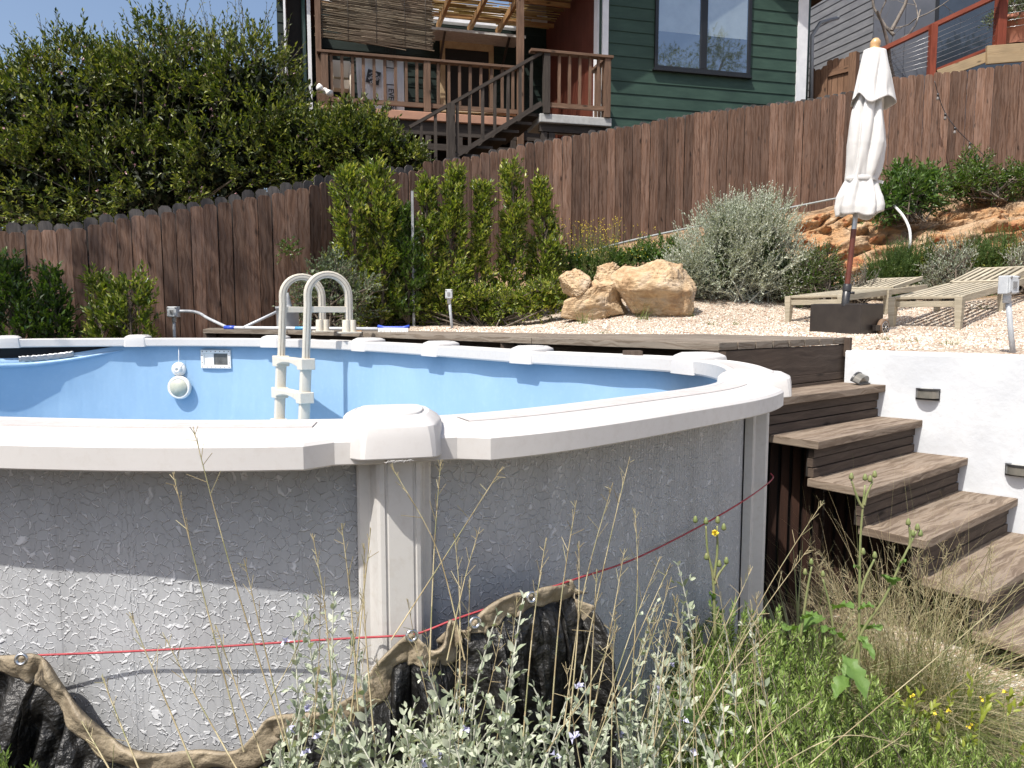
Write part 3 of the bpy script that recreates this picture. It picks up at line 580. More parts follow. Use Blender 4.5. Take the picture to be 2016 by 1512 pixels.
for i in range(N+1):
    q=wallS.lerp(E_,i/N); P.append([q+UZ*0,q+UZ*.65,q+UZ*1.29,q-WN*.012+UZ*1.305,q-WN*.17+UZ*1.305,q-WN*.18+UZ*1.29,q-WN*.18])
mb2.grid(P,closed_v=True,smooth=False,flip=True); mb2.add([P[0][k] for k in range(7)],[tuple(range(7))]); wl=mb2.build('retaining_wall',PL); tag(wl,'white painted plaster retaining wall beside the wooden steps, gravel behind its top','retaining wall')
def onplane(px,py,off=0):   # the point of the wall's face seen there
    r=ray(px,py); o=Vector((0,0,CAMZ)); p0=wallS+WN*off; t=(p0-o).dot(WN)/r.dot(WN); return o+r*t
BLK=M('black plastic',(.02,.02,.022),(.035,.035,.036),scale=20,rough=.35); GLS=M('smoky lens',(.10,.10,.09),(.16,.15,.13),scale=12,rough=.12); CELL=M('light grey lamp face',(.45,.45,.42),(.33,.33,.31),scale=40,rough=.35)
def walllight(px,py,label,lying=False):
    if not lying:
        p=onplane(px,py); t=thing('solar_step_light',label,'wall light',p,'solar lights by the steps'); X=WD;Y=WN;Z=UZ
    else:
        p=G(px,py,tz(1)+.0); t=thing('solar_step_light',label,'wall light',p,'solar lights by the steps'); X=U; Z=(Un*.93+UZ*.36).normalized(); Y=X.cross(Z)*-1
        if Y.z<0: Y=-Y
        p=p+UZ*.012
    w=.062
    mb=MB(); mb.box(p+Y*.004,(2*w,.008,.068),(X,Y,Z)); reloc(mb.build('back_plate',BLK,bevel=.002),t)
    mb=MB(); prof=[(0,.0),(.5,.0)]
    P=[]
    for k in range(9):
        a=math.pi*k/8; P.append([p+X*(-w*.95*math.cos(a))+Y*(.008+.045*math.sin(a))+Z*z_ for z_ in(.022,-.020+.0)])
    mb.grid(P,smooth=True); top=[r[0] for r in P]; mb.add(top,[tuple(range(9))]); bot=[r[1] for r in P]; mb.add(bot,[tuple(range(9))[::-1]]); mb.build('lens',GLS,t)
    mb=MB(); P=[]
    for k in range(9):
        a=math.pi*k/8; P.append([p+X*(-w*1.02*math.cos(a))+Y*(.006+.05*math.sin(a))+Z*z_ for z_ in(.034,.023)])
    mb.grid(P,smooth=True); mb.add([r[0] for r in P],[tuple(range(9))]); mb.add([r[1] for r in P],[tuple(range(9))[::-1]]); mb.build('hood',BLK,t)
    mb=MB(); mb.box(p+Y*.03+Z*.0352,(.06,.03,.002),(X,Y,Z)); mb.build('lamp_panel',CELL,t)
    return t
walllight(1827,776,'black half round solar light fixed to the white wall, upper left of the two')
walllight(2006,926,'black half round solar light fixed to the white wall at the right edge')
walllight(1693,757,'fallen black solar light lying on the top step',True)
# ---------------- pool ladder ----------------
lad=thing('pool_ladder','cream plastic pool ladder arching from the deck down into the empty pool','pool ladder',(-1.4,5.7,0))
LM=plastic('cream ladder resin',(.60,.55,.455),.36,.3); GRV=M('dark groove of handrail',(.16,.13,.11),rough=.6)
aD=Vector((.86,.5,0)).normalized()
def rail(px_,Y):
    top=W(px_,600,Y); r_=.155; cz=CAMZ+ (617-575)/F*Y-.03; cz=1.665; base=Vector((top.x,top.y,0)); a0=base; a1=base+aD*2*r_
    pts=[]; cv=base+aD*r_
    low=a0+Vector((-.075,-.05,.1))
    pts=[Vector((low.x,low.y,.12)),a0+(low-a0)*.62+UZ*0]; pts[1]=Vector((a0.x+(low.x-a0.x)*.28,a0.y+(low.y-a0.y)*.28,1.19)); pts.append(Vector((a0.x,a0.y,1.6)))
    for k in range(0,17):
        an=math.pi*(1-k/16); pts.append(Vector((cv.x,cv.y,cz))+aD*r_*math.cos(an)+UZ*r_*math.sin(an))
    pts.append(Vector((a1.x,a1.y,DZ+.0)))
    return pts,a0,a1
def ext(pts,w,h,mb,off=0):
    """rectangular section along pts; w across the plane of the arc, h in it"""
    side=Vector((-aD.y,aD.x,0)); P=[]; N=len(pts)
    for i,p in enumerate(pts):
        t=(pts[min(i+1,N-1)]-pts[max(i-1,0)]).normalized(); up=side.cross(t).normalized(); s2=t.cross(up)
        a,b=w/2,h/2; c=.22; P.append([p+s2*x+up*(y+off) for x,y in((-a,-b*(1-c)),(-a*(1-c),-b),(a*(1-c),-b),(a,-b*(1-c)),(a,b*(1-c)),(a*(1-c),b),(-a*(1-c),b),(-a,b*(1-c)))])
    mb.grid(P,closed_v=True,smooth=True,flip=True); mb.add(P[0],[tuple(range(8))]); mb.add(P[-1],[tuple(range(8))[::-1]])
rails=[]
for px_,Y in((557,5.86),(606,5.50)):
    pts,a0,a1=rail(px_,Y); rails.append((pts,a0,a1)); mb=MB(); ext(pts[1:],.043,.052,mb); hr=mb.build('handrail',LM,lad); m=hr.modifiers.new('e','EDGE_SPLIT'); m.split_angle=R(50)
    mb=MB(); side=Vector((-aD.y,aD.x,0))
    for s_ in(-1,1):
        for o_ in (.012,-.012):
            Pn=[]; N=len(pts)
            for i in range(1,N):
                p=pts[i]; t=(pts[min(i+1,N-1)]-pts[i-1]).normalized(); up=side.cross(t).normalized(); Pn.append(p+side*s_*.0213+up*o_)
            mb.tube(Pn,.0018,4,cap=False)
    for o_ in(-.008,.008):
        Pn=[]
        for i in range(1,N):
            p=pts[i]; t=(pts[min(i+1,N-1)]-pts[i-1]).normalized(); up=side.cross(t).normalized(); Pn.append(p+up*.0253+side*o_)
            Pn[-1]=p+ (up*.0253 if True else up)+side*o_
        mb.tube(Pn,.0018,4,cap=False)
        mb.tube([2*0*q+q-(q-q) for q in [pp for pp in Pn]],.0005,3,cap=False)
    mb.build('handrail_groove',GRV,hr)
    mb=MB(); c=Vector((a1.x,a1.y,DZ))
    for d_ in(-.02,.02): mb.lathe(c+aD*d_*1.2,[(.034,0.0),(.036,.006),(.030,.012),(.029,.10),(.0001,.101)],14)
    mb.box(c+UZ*.006,(.16,.11,.012),(aD,Vector((-aD.y,aD.x,0)),UZ)); mb.build('deck_socket',LM,lad,bevel=.002)
    mb=MB(); za=1.56; mb.beam(Vector((a0.x,a0.y,za)),Vector((a1.x,a1.y,za)),.03,.045); mb.build('brace_bar',LM,lad,bevel=.003)
    # lower leg of the inside ladder
    mb=MB(); ext([pts[0],pts[1]+Vector((0,0,-.02))],.06,.075,mb); mb.build('ladder_leg',LM,lad)
for zt,f in((1.155,.3),(.905,.50),(.655,.69),(.405,.85)):
    P0=[]; 
    for (pts,a0,a1) in rails:
        low=pts[0]; t=(1.19-zt)/(1.19-.12) if zt<1.19 else 0; q=pts[1].lerp(pts[0],t); P0.append(Vector((q.x,q.y,zt)))
    A,B=P0; ax=(B-A).normalized(); fw=aD; mb=MB()
    for q,s_ in((A,-1),(B,1)): mb.box(q+ax*s_*.005+UZ*0,(.085,.105,.085),(ax,fw,UZ))
    nst=12; P=[]
    for k in range(nst+1):
        t=k/nst; q=A.lerp(B,t); bow=.0+.055*math.sin(math.pi*t); hgt=.075-.042*math.sin(math.pi*t)**.7; dep=.05
        P.append([q+fw*(-dep)+UZ*.035,q+fw*(.05)+UZ*.035,q+fw*(.05)+UZ*(.035-hgt),q-fw*dep+UZ*(.035-hgt)])
    mb.grid(P,closed_v=True,smooth=False,flip=True); mb.build('ladder_step',LM,lad,bevel=.006)
# ---------------- parasol and its base ----------------
BASE=M('dark brown powder coated steel',(.018,.014,.012),(.03,.024,.02),scale=8,rough=.42,bs=60,bstr=.08)
Mb=W(1693,660,6.57); e1=Vector((-.6,.8,0)); e2=Vector((.8,.6,0)); bc=Mb+e1*.245+e2*.2; bz=gz(bc.x,bc.y)-.03; hb=.285
pb=thing('wheeled_weight_box','dark brown box shaped parasol base with a small wheel, standing on the gravel','parasol base',(bc.x,bc.y,bz))
ztop=CAMZ+(617-598)/F*6.6
mb=MB(); mb.box((bc.x,bc.y,(bz-.03+ztop)/2),(.49,.40,ztop-bz+.03),(e1,e2,UZ)); mb.build('weight_box',BASE,pb,bevel=.006)
mb=MB(); mb.box((bc.x,bc.y,ztop+.0015),(.45,.36,.004),(e1,e2,UZ)); mb.build('box_lid',BASE,pb,bevel=.001)
wc=Mb+e2*.40+e1*.02; wz=ztop-.215; wc=Vector((wc.x,wc.y,wz))
TY=M('worn brown tyre',(.13,.08,.05),(.2,.13,.08),scale=30,rough=.8)
ax=(-e1); ax=(ax*.35+e2*.94).normalized(); ax=-e1
wc=Mb+e2*.345-e1*.03; wc.z=wz
for dd,k in((0,0),):
    mb=MB(); mb.lathe(wc-ax*.0,[(.045,-.02),(.075,-.022),(.082,-.012),(.082,.012),(.075,.022),(.045,.02)],28,axis=ax); wh=mb.build('wheel',TY,pb)
    mb=MB(); mb.lathe(wc,[(.012,.026),(.012,.03),(.0001,.031)],12,axis=ax)
    for k in range(8):
        a=2*math.pi*k/8; X=ax.cross(UZ).normalized(); d=X*math.cos(a)+UZ*math.sin(a); mb.beam(wc+ax*.021+d*.01,wc+ax*.021+d*.055,.008,.008,up=ax)
    mb.lathe(wc,[(.058,.016),(.058,.023),(.050,.023),(.050,.016)],24,axis=ax); mb.build('wheel_rim',M('chrome hub',(.5,.5,.5),rough=.3,metal=.9),wh)
    # darker strut plate beside the box
    mb=MB(); mb.box(wc-e2*.09+UZ*.0,(.03,.14,.05),(e1,e2,UZ)); mb.build('axle_bracket',BASE,pb)
pbot=W(1664,598,6.72); ptop=W(1723,90,6.72)
par=thing('parasol','closed white fabric parasol with round wooden finial, leaning slightly, tied with a strap','parasol',tuple(pbot))
pd=(ptop-pbot); PLn=pd.length; pd=pd/PLn; pX=Vector((1,0,0)); pX=(pX-pd*pX.dot(pd)).normalized(); pY=pd.cross(pX)
def pp(py): # distance along the pole for a photo row
    return (598-py)/(598-90)*PLn
mb=MB(); mb.lathe(pbot,[(.034,-.02),(.034,pp(558)),(.0001,pp(558))],18,axis=pd)
mb.lathe(pbot,[(.038,pp(572)),(.038,pp(562)),(.034,pp(560))],18,axis=pd); mb.build('pole_collar',BLK,par)
mb=MB(); mb.tube([pbot+pd*pp(575)+pX*.03-pY*.01,pbot+pd*pp(575)+pX*.065-pY*.01],.012,8); mb.build('collar_knob',BLK,par)
mb=MB(); mb.lathe(pbot,[(.0235,pp(560)),(.0235,pp(448))],16,axis=pd); mb.build('lower_pole',M('red brown painted pole',(.13,.035,.022),(.09,.025,.016),scale=9,rough=.4),par)
mb=MB(); mb.lathe(pbot,[(.0225,pp(449)),(.0225,pp(110))],16,axis=pd); mb.build('upper_pole',M('brushed steel pole',(.5,.5,.51),(.4,.4,.41),scale=20,rough=.3,metal=.8),par)
FIN=M('honey coloured wood finial',(.52,.33,.16),(.42,.25,.11),scale=12,rough=.35)
k=6.72/F
mb=MB(); mb.lathe(pbot,[(.0001,pp(75)),(5*k,pp(76.5)),(9*k,pp(82)),(9.5*k,pp(88)),(8*k,pp(93.5)),(8.2*k,pp(94)),(12*k,pp(96)),(12*k,pp(99)),(6*k,pp(101))],24,axis=pd); mb.build('finial',FIN,par)
def cloth_mat():
    m,n,b,o=newmat('off white canvas'); vec=coord(n); t=tex(n,'TexNoise',vec,Scale=5.,Detail=6); c=ramp(n,t.outputs[0],[(.35,(.70,.695,.68)),(.65,(.60,.595,.58))]); n.links.new(c,b.inputs['Base Color']); b.inputs['Roughness'].default_value=.85
    t2=tex(n,'TexNoise',vec,Scale=60.,Detail=4); bump(n,b,t2.outputs[0],.25,.003); tr=n.nodes.new('ShaderNodeBsdfTranslucent'); n.links.new(c,tr.inputs[0]); ms=n.nodes.new('ShaderNodeMixShader'); ms.inputs[0].default_value=.18
    n.links.new(b.outputs[0],ms.inputs[1]); n.links.new(tr.outputs[0],ms.inputs[2]); n.links.new(ms.outputs[0],o.inputs[0]); return m
CAN=cloth_mat()
def cloth(rows,name,fold,nf=9,ph=0,tw=0,hem=None):
    """rows: (photo row, left px, right px); the cloth is gathered round the pole in folds"""
    na=120; ys=np.array([r[0] for r in rows],float); lp=np.array([r[1] for r in rows],float); rp=np.array([r[2] for r in rows],float); nr=int((ys[-1]-ys[0])/3.2); P=[]
    for i in range(nr+1):
        y=ys[0]+(ys[-1]-ys[0])*i/nr; l=np.interp(y,ys,lp);r=np.interp(y,ys,rp); xc=1664+(1723-1664)*(598-y)/(598-90); row=[]
        for j in range(na):
            a=2*math.pi*j/na; side=math.cos(a); rad=((r-xc) if side>0 else (xc-l)); other=.5*(r-l)
            rr=abs(side)*rad+(1-abs(side))*other*.82; q=mn.noise(Vector((math.cos(a)*1.3+ph,math.sin(a)*1.3,y*.007)));
            f=.5+.5*math.sin(nf*(a+tw*(y-ys[0])*.006)+q*4.5+ph); f=1-fold*(f**1.6)*(.75+.6*q)*min(1,(i+2)/14)*(1-.6*(i/nr)**3); w2=1+.02*mn.noise(Vector((math.cos(a)*2,math.sin(a)*2,y*.02+ph)))
            yy=y; 
            if hem and i>nr-14: yy=y+hem*(i-nr+14)/14*(mn.noise(Vector((math.cos(a)*1.1+ph*2,math.sin(a)*1.1,3)))*2.2)
            rr*=f*w2*1.07; R_=rr*k; row.append(pbot+pd*pp(yy)+pX*math.cos(a)*R_+pY*math.sin(a)*R_)
        P.append(row)
    mb=MB(); mb.grid(P,closed_v=True,flip=True); o=mb.build(name,CAN,par); m=o.modifiers.new('t','SOLIDIFY'); m.thickness=.0025; return o
cloth([(97,1712,1732),(100,1704,1741),(120,1699,1744),(150,1692,1750),(180,1686,1755),(198,1682,1758)],'top_flap',.22,8,.4,0,hem=9)
cloth([(150,1700,1742),(195,1690,1741),(215,1682,1738),(250,1675,1741),(280,1671,1742),(310,1670,1736),(335,1669,1729),(347,1668,1723),(353,1668,1723),(365,1662,1726),(385,1653,1731),(405,1650,1733),(420,1652,1731)],'canopy',.42,6,1.7,.5,hem=8)
mb=MB(); 
P=[]
for zz_ in(346,347.5,352,354):
    xc=1664+59*(598-zz_)/508; P.append([pbot+pd*pp(zz_+1.5*math.sin(2*math.pi*j/40))+(pX*math.cos(2*math.pi*j/40)*29+pY*math.sin(2*math.pi*j/40)*25)*k*(1.03 if 347<zz_<353 else 1)+pX*(1696-xc)*k for j in range(40)])
mb.grid(P,closed_v=True,flip=True); c=pbot+pd*pp(350)+pX*(1722-1692)*k-pY*.02; mb.beam(c,c+pX*.055-pd*.015-pY*.02,.004,.025,up=pd); mb.build('strap',CAN,par)
# ---------------- sun loungers ----------------
TK=wood('silvered teak',(.27,.235,.17),(.44,.40,.31),(.55,.52,.43),rough=.8,vs=30,island=.3,knots=False,bstr=.3)
def lounger(FLc,FRc,label):
    t=thing('sun_lounger',label,'sun lounger',tuple(FLc),'teak sun loungers on the gravel')
    x=(FRc-FLc); x.z=0; wd=x.length; x.normalize(); y=Vector((-x.y,x.x,0)); 
    p0=(FLc+FRc)/2; zb=gz((p0+y*1.0).x,(p0+y*1.0).y); z0=gz(p0.x,p0.y); sl_=math.atan2(zb-z0,1.0)*.8; Y=(y*math.cos(sl_)+UZ*math.sin(sl_)); Z=x.cross(Y)
    H=.30; O=Vector((p0.x,p0.y,z0)); q=lambda a,b,c:O+x*a+Y*b+Z*c; h=wd/2; A=(x,Y,Z)
    for (a,b) in((-h,.03),(h,.03),(-h,1.0),(h,1.0)):
        f=O+x*a+Y*b; g=gz(f.x,f.y)-.02; top=q(a,b,H-.005); mb=MB()
        V=[]; 
        for zc,ww in((0,.022),(.5,.03),(1,.034)):
            c=Vector((top.x,top.y,g)).lerp(top,zc); V.append([c+x*ww*i+Y*ww*1.1*j for i,j in((-1,-1),(1,-1),(1,1),(-1,1))])
        mb.grid(V,closed_v=True,smooth=False,flip=True); mb.add(V[-1],[(0,1,2,3)]); mb.build('leg',TK,t,bevel=.003)
    for s_ in(-1,1):
        mb=MB(); mb.box(q(s_*(h-.0),1.0,H-.035),(.030,1.9,.065),A); mb.build('side_rail',TK,t,bevel=.003)
    for b_,c_,s_ in((.03,-.075,(wd-.03,.028,.055)),(.03,-.012,(wd,.04,.024)),(1.0,-.075,(wd-.03,.028,.055)),(1.93,-.035,(wd-.03,.028,.065))): mb=MB(); mb.box(q(0,b_,H+c_),s_,A); mb.build('cross_rail',TK,t,bevel=.003)
    mb=MB(); n=8
    for i in range(n): mb.box(q(-h+.045+(wd-.09)*i/(n-1),.62,H-.006),(.042,1.12,.014),A)
    mb.build('seat_slats',TK,t,bevel=.002)
    an=R(6); Y2=Y*math.cos(an)+Z*math.sin(an); Z2=x.cross(Y2); o=q(0,1.20,H)
    mb=MB(); 
    for s_ in(-1,1): mb.box(o+x*s_*(h-.045)+Y2*.37,(.03,.74,.045),(x,Y2,Z2))
    mb.box(o+Y2*.02,(wd-.06,.04,.03),(x,Y2,Z2)); mb.box(o+Y2*.72,(wd-.06,.04,.03),(x,Y2,Z2)); rr=mb.build('backrest',TK,t,bevel=.003)
    mb=MB()
    for i in range(n-1): mb.box(o+x*(-h+.085+(wd-.17)*i/(n-2))+Y2*.37+Z2*.006,(.036,.68,.014),(x,Y2,Z2))
    mb.build('backrest_slats',TK,rr,bevel=.002)
    return t
lounger(Vector((3.05,8.2,0)),Vector((3.42,7.72,0)),'weathered slatted wooden lounger directly behind the parasol base')
lounger(Vector((3.745,7.3,0)),Vector((4.11,6.82,0)),'weathered slatted wooden lounger to the right of the parasol base, cut by the photo edge')
# ---------------- electrical boxes ----------------
GB=M('grey outlet box plastic',(.40,.42,.44),(.50,.52,.53),scale=14,rough=.5); CON=M('grey conduit pipe',(.33,.35,.37),(.42,.44,.46),scale=16,rough=.5)
def outlet(c,w,h,d,foot,label,X=Vector((1,0,0))):
    c=Vector(c); t=thing('outlet_box',label,'outlet box',tuple(foot),'garden outlet boxes on conduit'); Y=Vector((-X.y,X.x,0))
    mb=MB(); mb.box(c,(w,d,h),(X,Y,UZ)); mb.box(c-Y*(d/2+.006),(w*.94,.010,h*.94),(X,Y,UZ)); bx=mb.build('box',GB,t,bevel=.006)
    mb=MB(); 
    for i in(-1,1):
        for j in(-1,1): mb.lathe(c-Y*(d/2+.011)+X*i*w*.38+UZ*j*h*.4,[(.008,0),(.008,.003),(.0001,.003)],8,axis=-Y)
    mb.box(c-Y*(d/2+.013)+UZ*.0,(w*.35,.006,h*.35),(X,Y,UZ)); mb.build('cover_screws',M('weathered zinc',(.3,.3,.3),rough=.5,metal=.5),bx)
    mb=MB(); b=c-UZ*h/2; mb.tube([b+UZ*.02,b.lerp(Vector(foot),.5),Vector(foot)],.0155 if d<.2 else .02,10); mb.build('conduit',CON,t)
    mb=MB(); mb.lathe(b,[(.022,.0),(.022,-.05),(.016,-.052)],10); mb.build('coupling',CON,t); return t
f=W(1996,708,4.3); f.z=gz(f.x,f.y)-.05
c=W(1984,561,4.3); outlet(c,.085,.105,.06,f,'grey outlet box on a slanting conduit post above the white wall',Vector((.93,.36,0)))
f=W(891,642,7.9); f.z=gz(f.x,f.y)-.05; c=W(884,579,7.9); outlet(c,.075,.10,.06,f,'small grey outlet box on a conduit post in front of the hedge shrubs')
f=W(344,700,7.75); f.z=gz(f.x,f.y)-.05; c=W(342,614,7.75); o=outlet(c,.105,.11,.08,f,'grey outlet box by the left fence with a pipe running to the deck')
mb=MB(); pth=[W(350,613,7.75),W(375,613,7.75),W(393,617,7.72),W(410,627,7.6),W(448,645,7.45)]; mb.tube(catmull(pth,False,6),.016,8); mb.build('side_pipe',CON,o)
# ---------------- fences ----------------
FW=wood('red brown stained fence wood',(.055,.028,.018),(.178,.104,.070),(.38,.27,.205),rough=.8,vs=22,us=1.0,island=.8,bstr=.9,blotch=.30,blc=(.27,.19,.15))
FG=wood('grey weathered fence wood',(.05,.047,.044),(.11,.10,.095),(.17,.16,.15),rough=.85,vs=24,island=.4)
def interp_path(rows):
    return [W(px,py,Y) for px,py,Y in rows]
def picket(mb,p,t,w,z0,z1,th,ear=.028,lean=0):
    n=Vector((t.y,-t.x,0)); r=random.random()*50; h=w/2; ol=[(-h,z0),(h,z0),(h,z1-ear),(h-ear*.95,z1),(-h+ear*.95,z1),(-h,z1-ear)]
    V=[Vector((p.x,p.y,0))+t*(x+lean*(z-z0))+UZ*z+n*d for d in(th/2,-th/2) for x,z in ol]
    uv=lambda k:(ol[k%6][1]+r,ol[k%6][0]+r*1.7)
    fs=[(0,1,2,3,4,5),(11,10,9,8,7,6)]+[(k,k+6,(k+1)%6+6,(k+1)%6) for k in range(6)]
    mb.add(V,fs,[[uv(k) for k in f] for f in fs])
def fence(rows,label,back=None,wbase=.138,gap=.010,tj=.012,hgt=1.9):
    P=interp_path(rows); t_=thing('wood_fence',label,'fence',(P[0].x,P[0].y,P[0].z-1.9),'wooden board fences')
    L=[0]
    for a,b in zip(P[:-1],P[1:]): L.append(L[-1]+math.hypot(b.x-a.x,b.y-a.y))
    def at(s):
        k=0
        while k<len(L)-2 and L[k+1]<s: k+=1
        u=(s-L[k])/(L[k+1]-L[k]); return P[k].lerp(P[k+1],u),Vector((P[k+1].x-P[k].x,P[k+1].y-P[k].y,0)).normalized()
    mb=MB(); s=wbase/2
    while s<L[-1]:
        w=wbase+random.uniform(-.004,.004); p,t=at(s); n=Vector((t.y,-t.x,0)); z=p.z+random.uniform(-tj,tj)
        picket(mb,p+n*random.uniform(-.007,.007),t,w,min(gz(p.x,p.y)-.05,z-hgt),z,.018,lean=random.uniform(-.004,.004)); s+=w+gap
    mb.build('board_panel',FW,t_,bevel=.002)
    mb=MB()
    for dz in(-.35,-1.0,-1.65):
        for k in range(len(P)-1):
            n=Vector((P[k+1].y-P[k].y,P[k].x-P[k+1].x,0)).normalized(); mb.beam(P[k]-n*.035+UZ*dz,P[k+1]-n*.035+UZ*dz,.04,.085)
    mb.build('rails',FG,t_)
    if back:
        mb=MB(); s=wbase*.9
        while s<L[-1]:
            p,t=at(s); n=Vector((t.y,-t.x,0)); z=p.z+back+random.uniform(-.02,.02); picket(mb,p-n*.085,t,wbase-.003,z-1.9,z,.016,.035); s+=wbase+.008
        mb.build('back_boards',FG,t_)
    return t_
fence([(-420,480,6.9),(-200,468,7.3),(0,457,7.75),(150,450,7.95),(364,410,8.3),(520,384,8.6),(607,367,8.85),(655,355,9.1),(740,343,9.5),(830,337,10.0)],'dark brown board fence on the left below the flowering hedge, grey board tips behind',back=.085,gap=.006)
fence([(834,321,10.2),(903,313,10.5),(983,297,10.85),(1080,275,11.2),(1188,257,11.5),(1250,247,11.7),(1373,223,12.0),(1605,195,12.4),(1684,179,12.55)],'long brown board fence climbing in front of the green house',back=.03)
fence([(1686,160,12.5),(1820,147,12.6),(2016,124,12.7),(2200,104,12.8)],'taller brown board fence at the far right behind the parasol top',back=None,hgt=1.75)
# ---------------- rock outcrop ----------------
def rockmat(name,stops,bs=.9,sc1=2.2):
    m,n,b,o=newmat(name); vec=coord(n); b.inputs['Roughness'].default_value=.85; b.inputs['Specular IOR Level'].default_value=.2
    t=tex(n,'TexNoise',vec,Scale=sc1,Detail=9,Roughness=.6,Distortion=.6); c=ramp(n,t.outputs[0],stops)
    mp=n.nodes.new('ShaderNodeMapping'); mp.inputs['Scale'].default_value=(1,1,4); mp.inputs['Rotation'].default_value=(.25,.2,0); n.links.new(vec,mp.inputs[0]); t2=tex(n,'TexNoise',mp.outputs[0],Scale=6.,Detail=8,Roughness=.7)
    c=mix(n,.55,c,ramp(n,t2.outputs[0],[(.33,(.5,.42,.38)),(.5,(1,1,1)),(.7,(1.25,1.22,1.18))]),'MULTIPLY'); n.links.new(c,b.inputs['Base Color'])
    n1=bump(n,b,t2.outputs[0],bs,.05); t3=tex(n,'TexNoise',vec,Scale=40.,Detail=6); bump(n,b,t3.outputs[0],.5,.012,n1); return m
ORG=rockmat('orange sandstone outcrop',[(.28,(.17,.075,.04)),(.38,(.40,.17,.08)),(.46,(.50,.30,.15)),(.55,(.42,.28,.17)),(.64,(.58,.43,.28)),(.78,(.56,.45,.32))],1.4,2.4)
def ridged(p,s): return 1-abs(mn.noise(p*s))*2
rows_o=[(1540,440,545),(1600,425,565),(1680,412,585),(1760,420,590),(1830,425,560),(1900,400,535),(1960,385,520),(2016,372,500),(2120,350,490)]
P=[];NU=260;NV=90
for i in range(NU+1):
    px=1540+580*i/NU; yt=np.interp(px,[r[0] for r in rows_o],[r[1] for r in rows_o]); yb=np.interp(px,[r[0] for r in rows_o],[r[2] for r in rows_o]); Yb=10.0+.2*(px-1540)/500; Yt=11.1+.3*(px-1540)/500; col=[]
    A=W(px,yb+25,Yb);B=W(px,yt,Yt)
    for j in range(NV+1):
        v=j/NV; q=A.lerp(B,v); bul=math.sin(math.pi*min(v*1.15,1))**.7*.35; q=q+Vector((0,-bul,bul*.35))
        s_=Vector((q.x,q.y*.8,q.z)); cr_=mn.voronoi(Vector((s_.x*1.5+.35*mn.noise(s_*3),s_.y*1.2,s_.z*3.2-s_.x*.45+.35*mn.noise(s_*3+Vector((9,0,0))))))[0]; cg=min(cr_[1]-cr_[0],.22)/.22; d=.26*mn.noise(s_*.9+Vector((3,0,0)))+.20*(cg**.5-1)+.10*ridged(Vector((s_.x*1.6,s_.y*2,s_.z*7-s_.x)),1.0)+.07*mn.noise(Vector((s_.x*5,s_.y*5,s_.z*9)))+.04*mn.noise(s_*15)+.02*mn.noise(s_*32)
        d*=min(1,(i)/8+.15); col.append(q+Vector((.1*d,-d,.35*d)))
    for j in range(3): col.append(col[-1]+Vector((0,.35,.02-.25*(j))))
    P.append(col)
mb=MB(); mb.grid(P,flip=False); oc=mb.build('rock_outcrop',ORG); tag(oc,'rough orange sandstone outcrop rising from the gravel garden towards the fence','rock outcrop')
# ---------------- boulders ----------------
BOL=rockmat('tan sandstone',[(.28,(.22,.15,.09)),(.40,(.40,.27,.155)),(.50,(.50,.37,.23)),(.60,(.47,.37,.26)),(.74,(.57,.49,.39))],.7,3.)
import bmesh
def boulder(name,c,rx,ry,rz,label,seed,rot=0,tilt=0,cut=1.0,shape=None,group='sandstone boulders'):
    bm=bmesh.new(); bmesh.ops.create_icosphere(bm,subdivisions=5,radius=1.0)
    rp=random.Random(int(seed*10)); pl_=[]
    for _ in range(15): u=Vector([rp.gauss(0,1) for _ in range(3)]).normalized(); pl_.append((u,rp.uniform(.70,.93)))
    for v in bm.verts:
        p=v.co.copy(); p=Vector([math.copysign(abs(k)**.85,k) for k in p])
        for u,h in pl_:
            e=p.dot(u)-h
            if e>0: p-=u*e*.88
        if p.z>cut: p.z=cut+(p.z-cut)*.15
        if shape: p=shape(p)
        d=1.08+.10*mn.noise(v.co*1.3+Vector((seed,0,0)))+.06*mn.noise(v.co*3+Vector((seed,2,0)))+.03*(1-2*abs(mn.noise(v.co*6+Vector((seed,5,0)))))+.015*mn.noise(v.co*14)+.008*mn.noise(v.co*30)
        v.co=Vector((p.x*rx,p.y*ry,p.z*rz))*d
    bmesh.ops.rotate(bm,verts=bm.verts,cent=(0,0,0),matrix=Matrix.Rotation(tilt,3,'Y')); bmesh.ops.rotate(bm,verts=bm.verts,cent=(0,0,0),matrix=Matrix.Rotation(rot,3,'Z'))
    me=bpy.data.meshes.new(name); bm.to_mesh(me); bm.free(); me.materials.append(BOL); me.polygons.foreach_set('use_smooth',[True]*len(me.polygons)); o=bpy.data.objects.new(name,me); link(o); o.location=c; tag(o,label,'boulder',group); return o
def big(p):
    q=p.copy(); 
    if q.z<-.05: q.x*=.90-.03*q.z; q.y*=.86
    q.z+= -.12*max(q.x,0)**2 
    if q.x<-.5: q.z*=.9
    return q
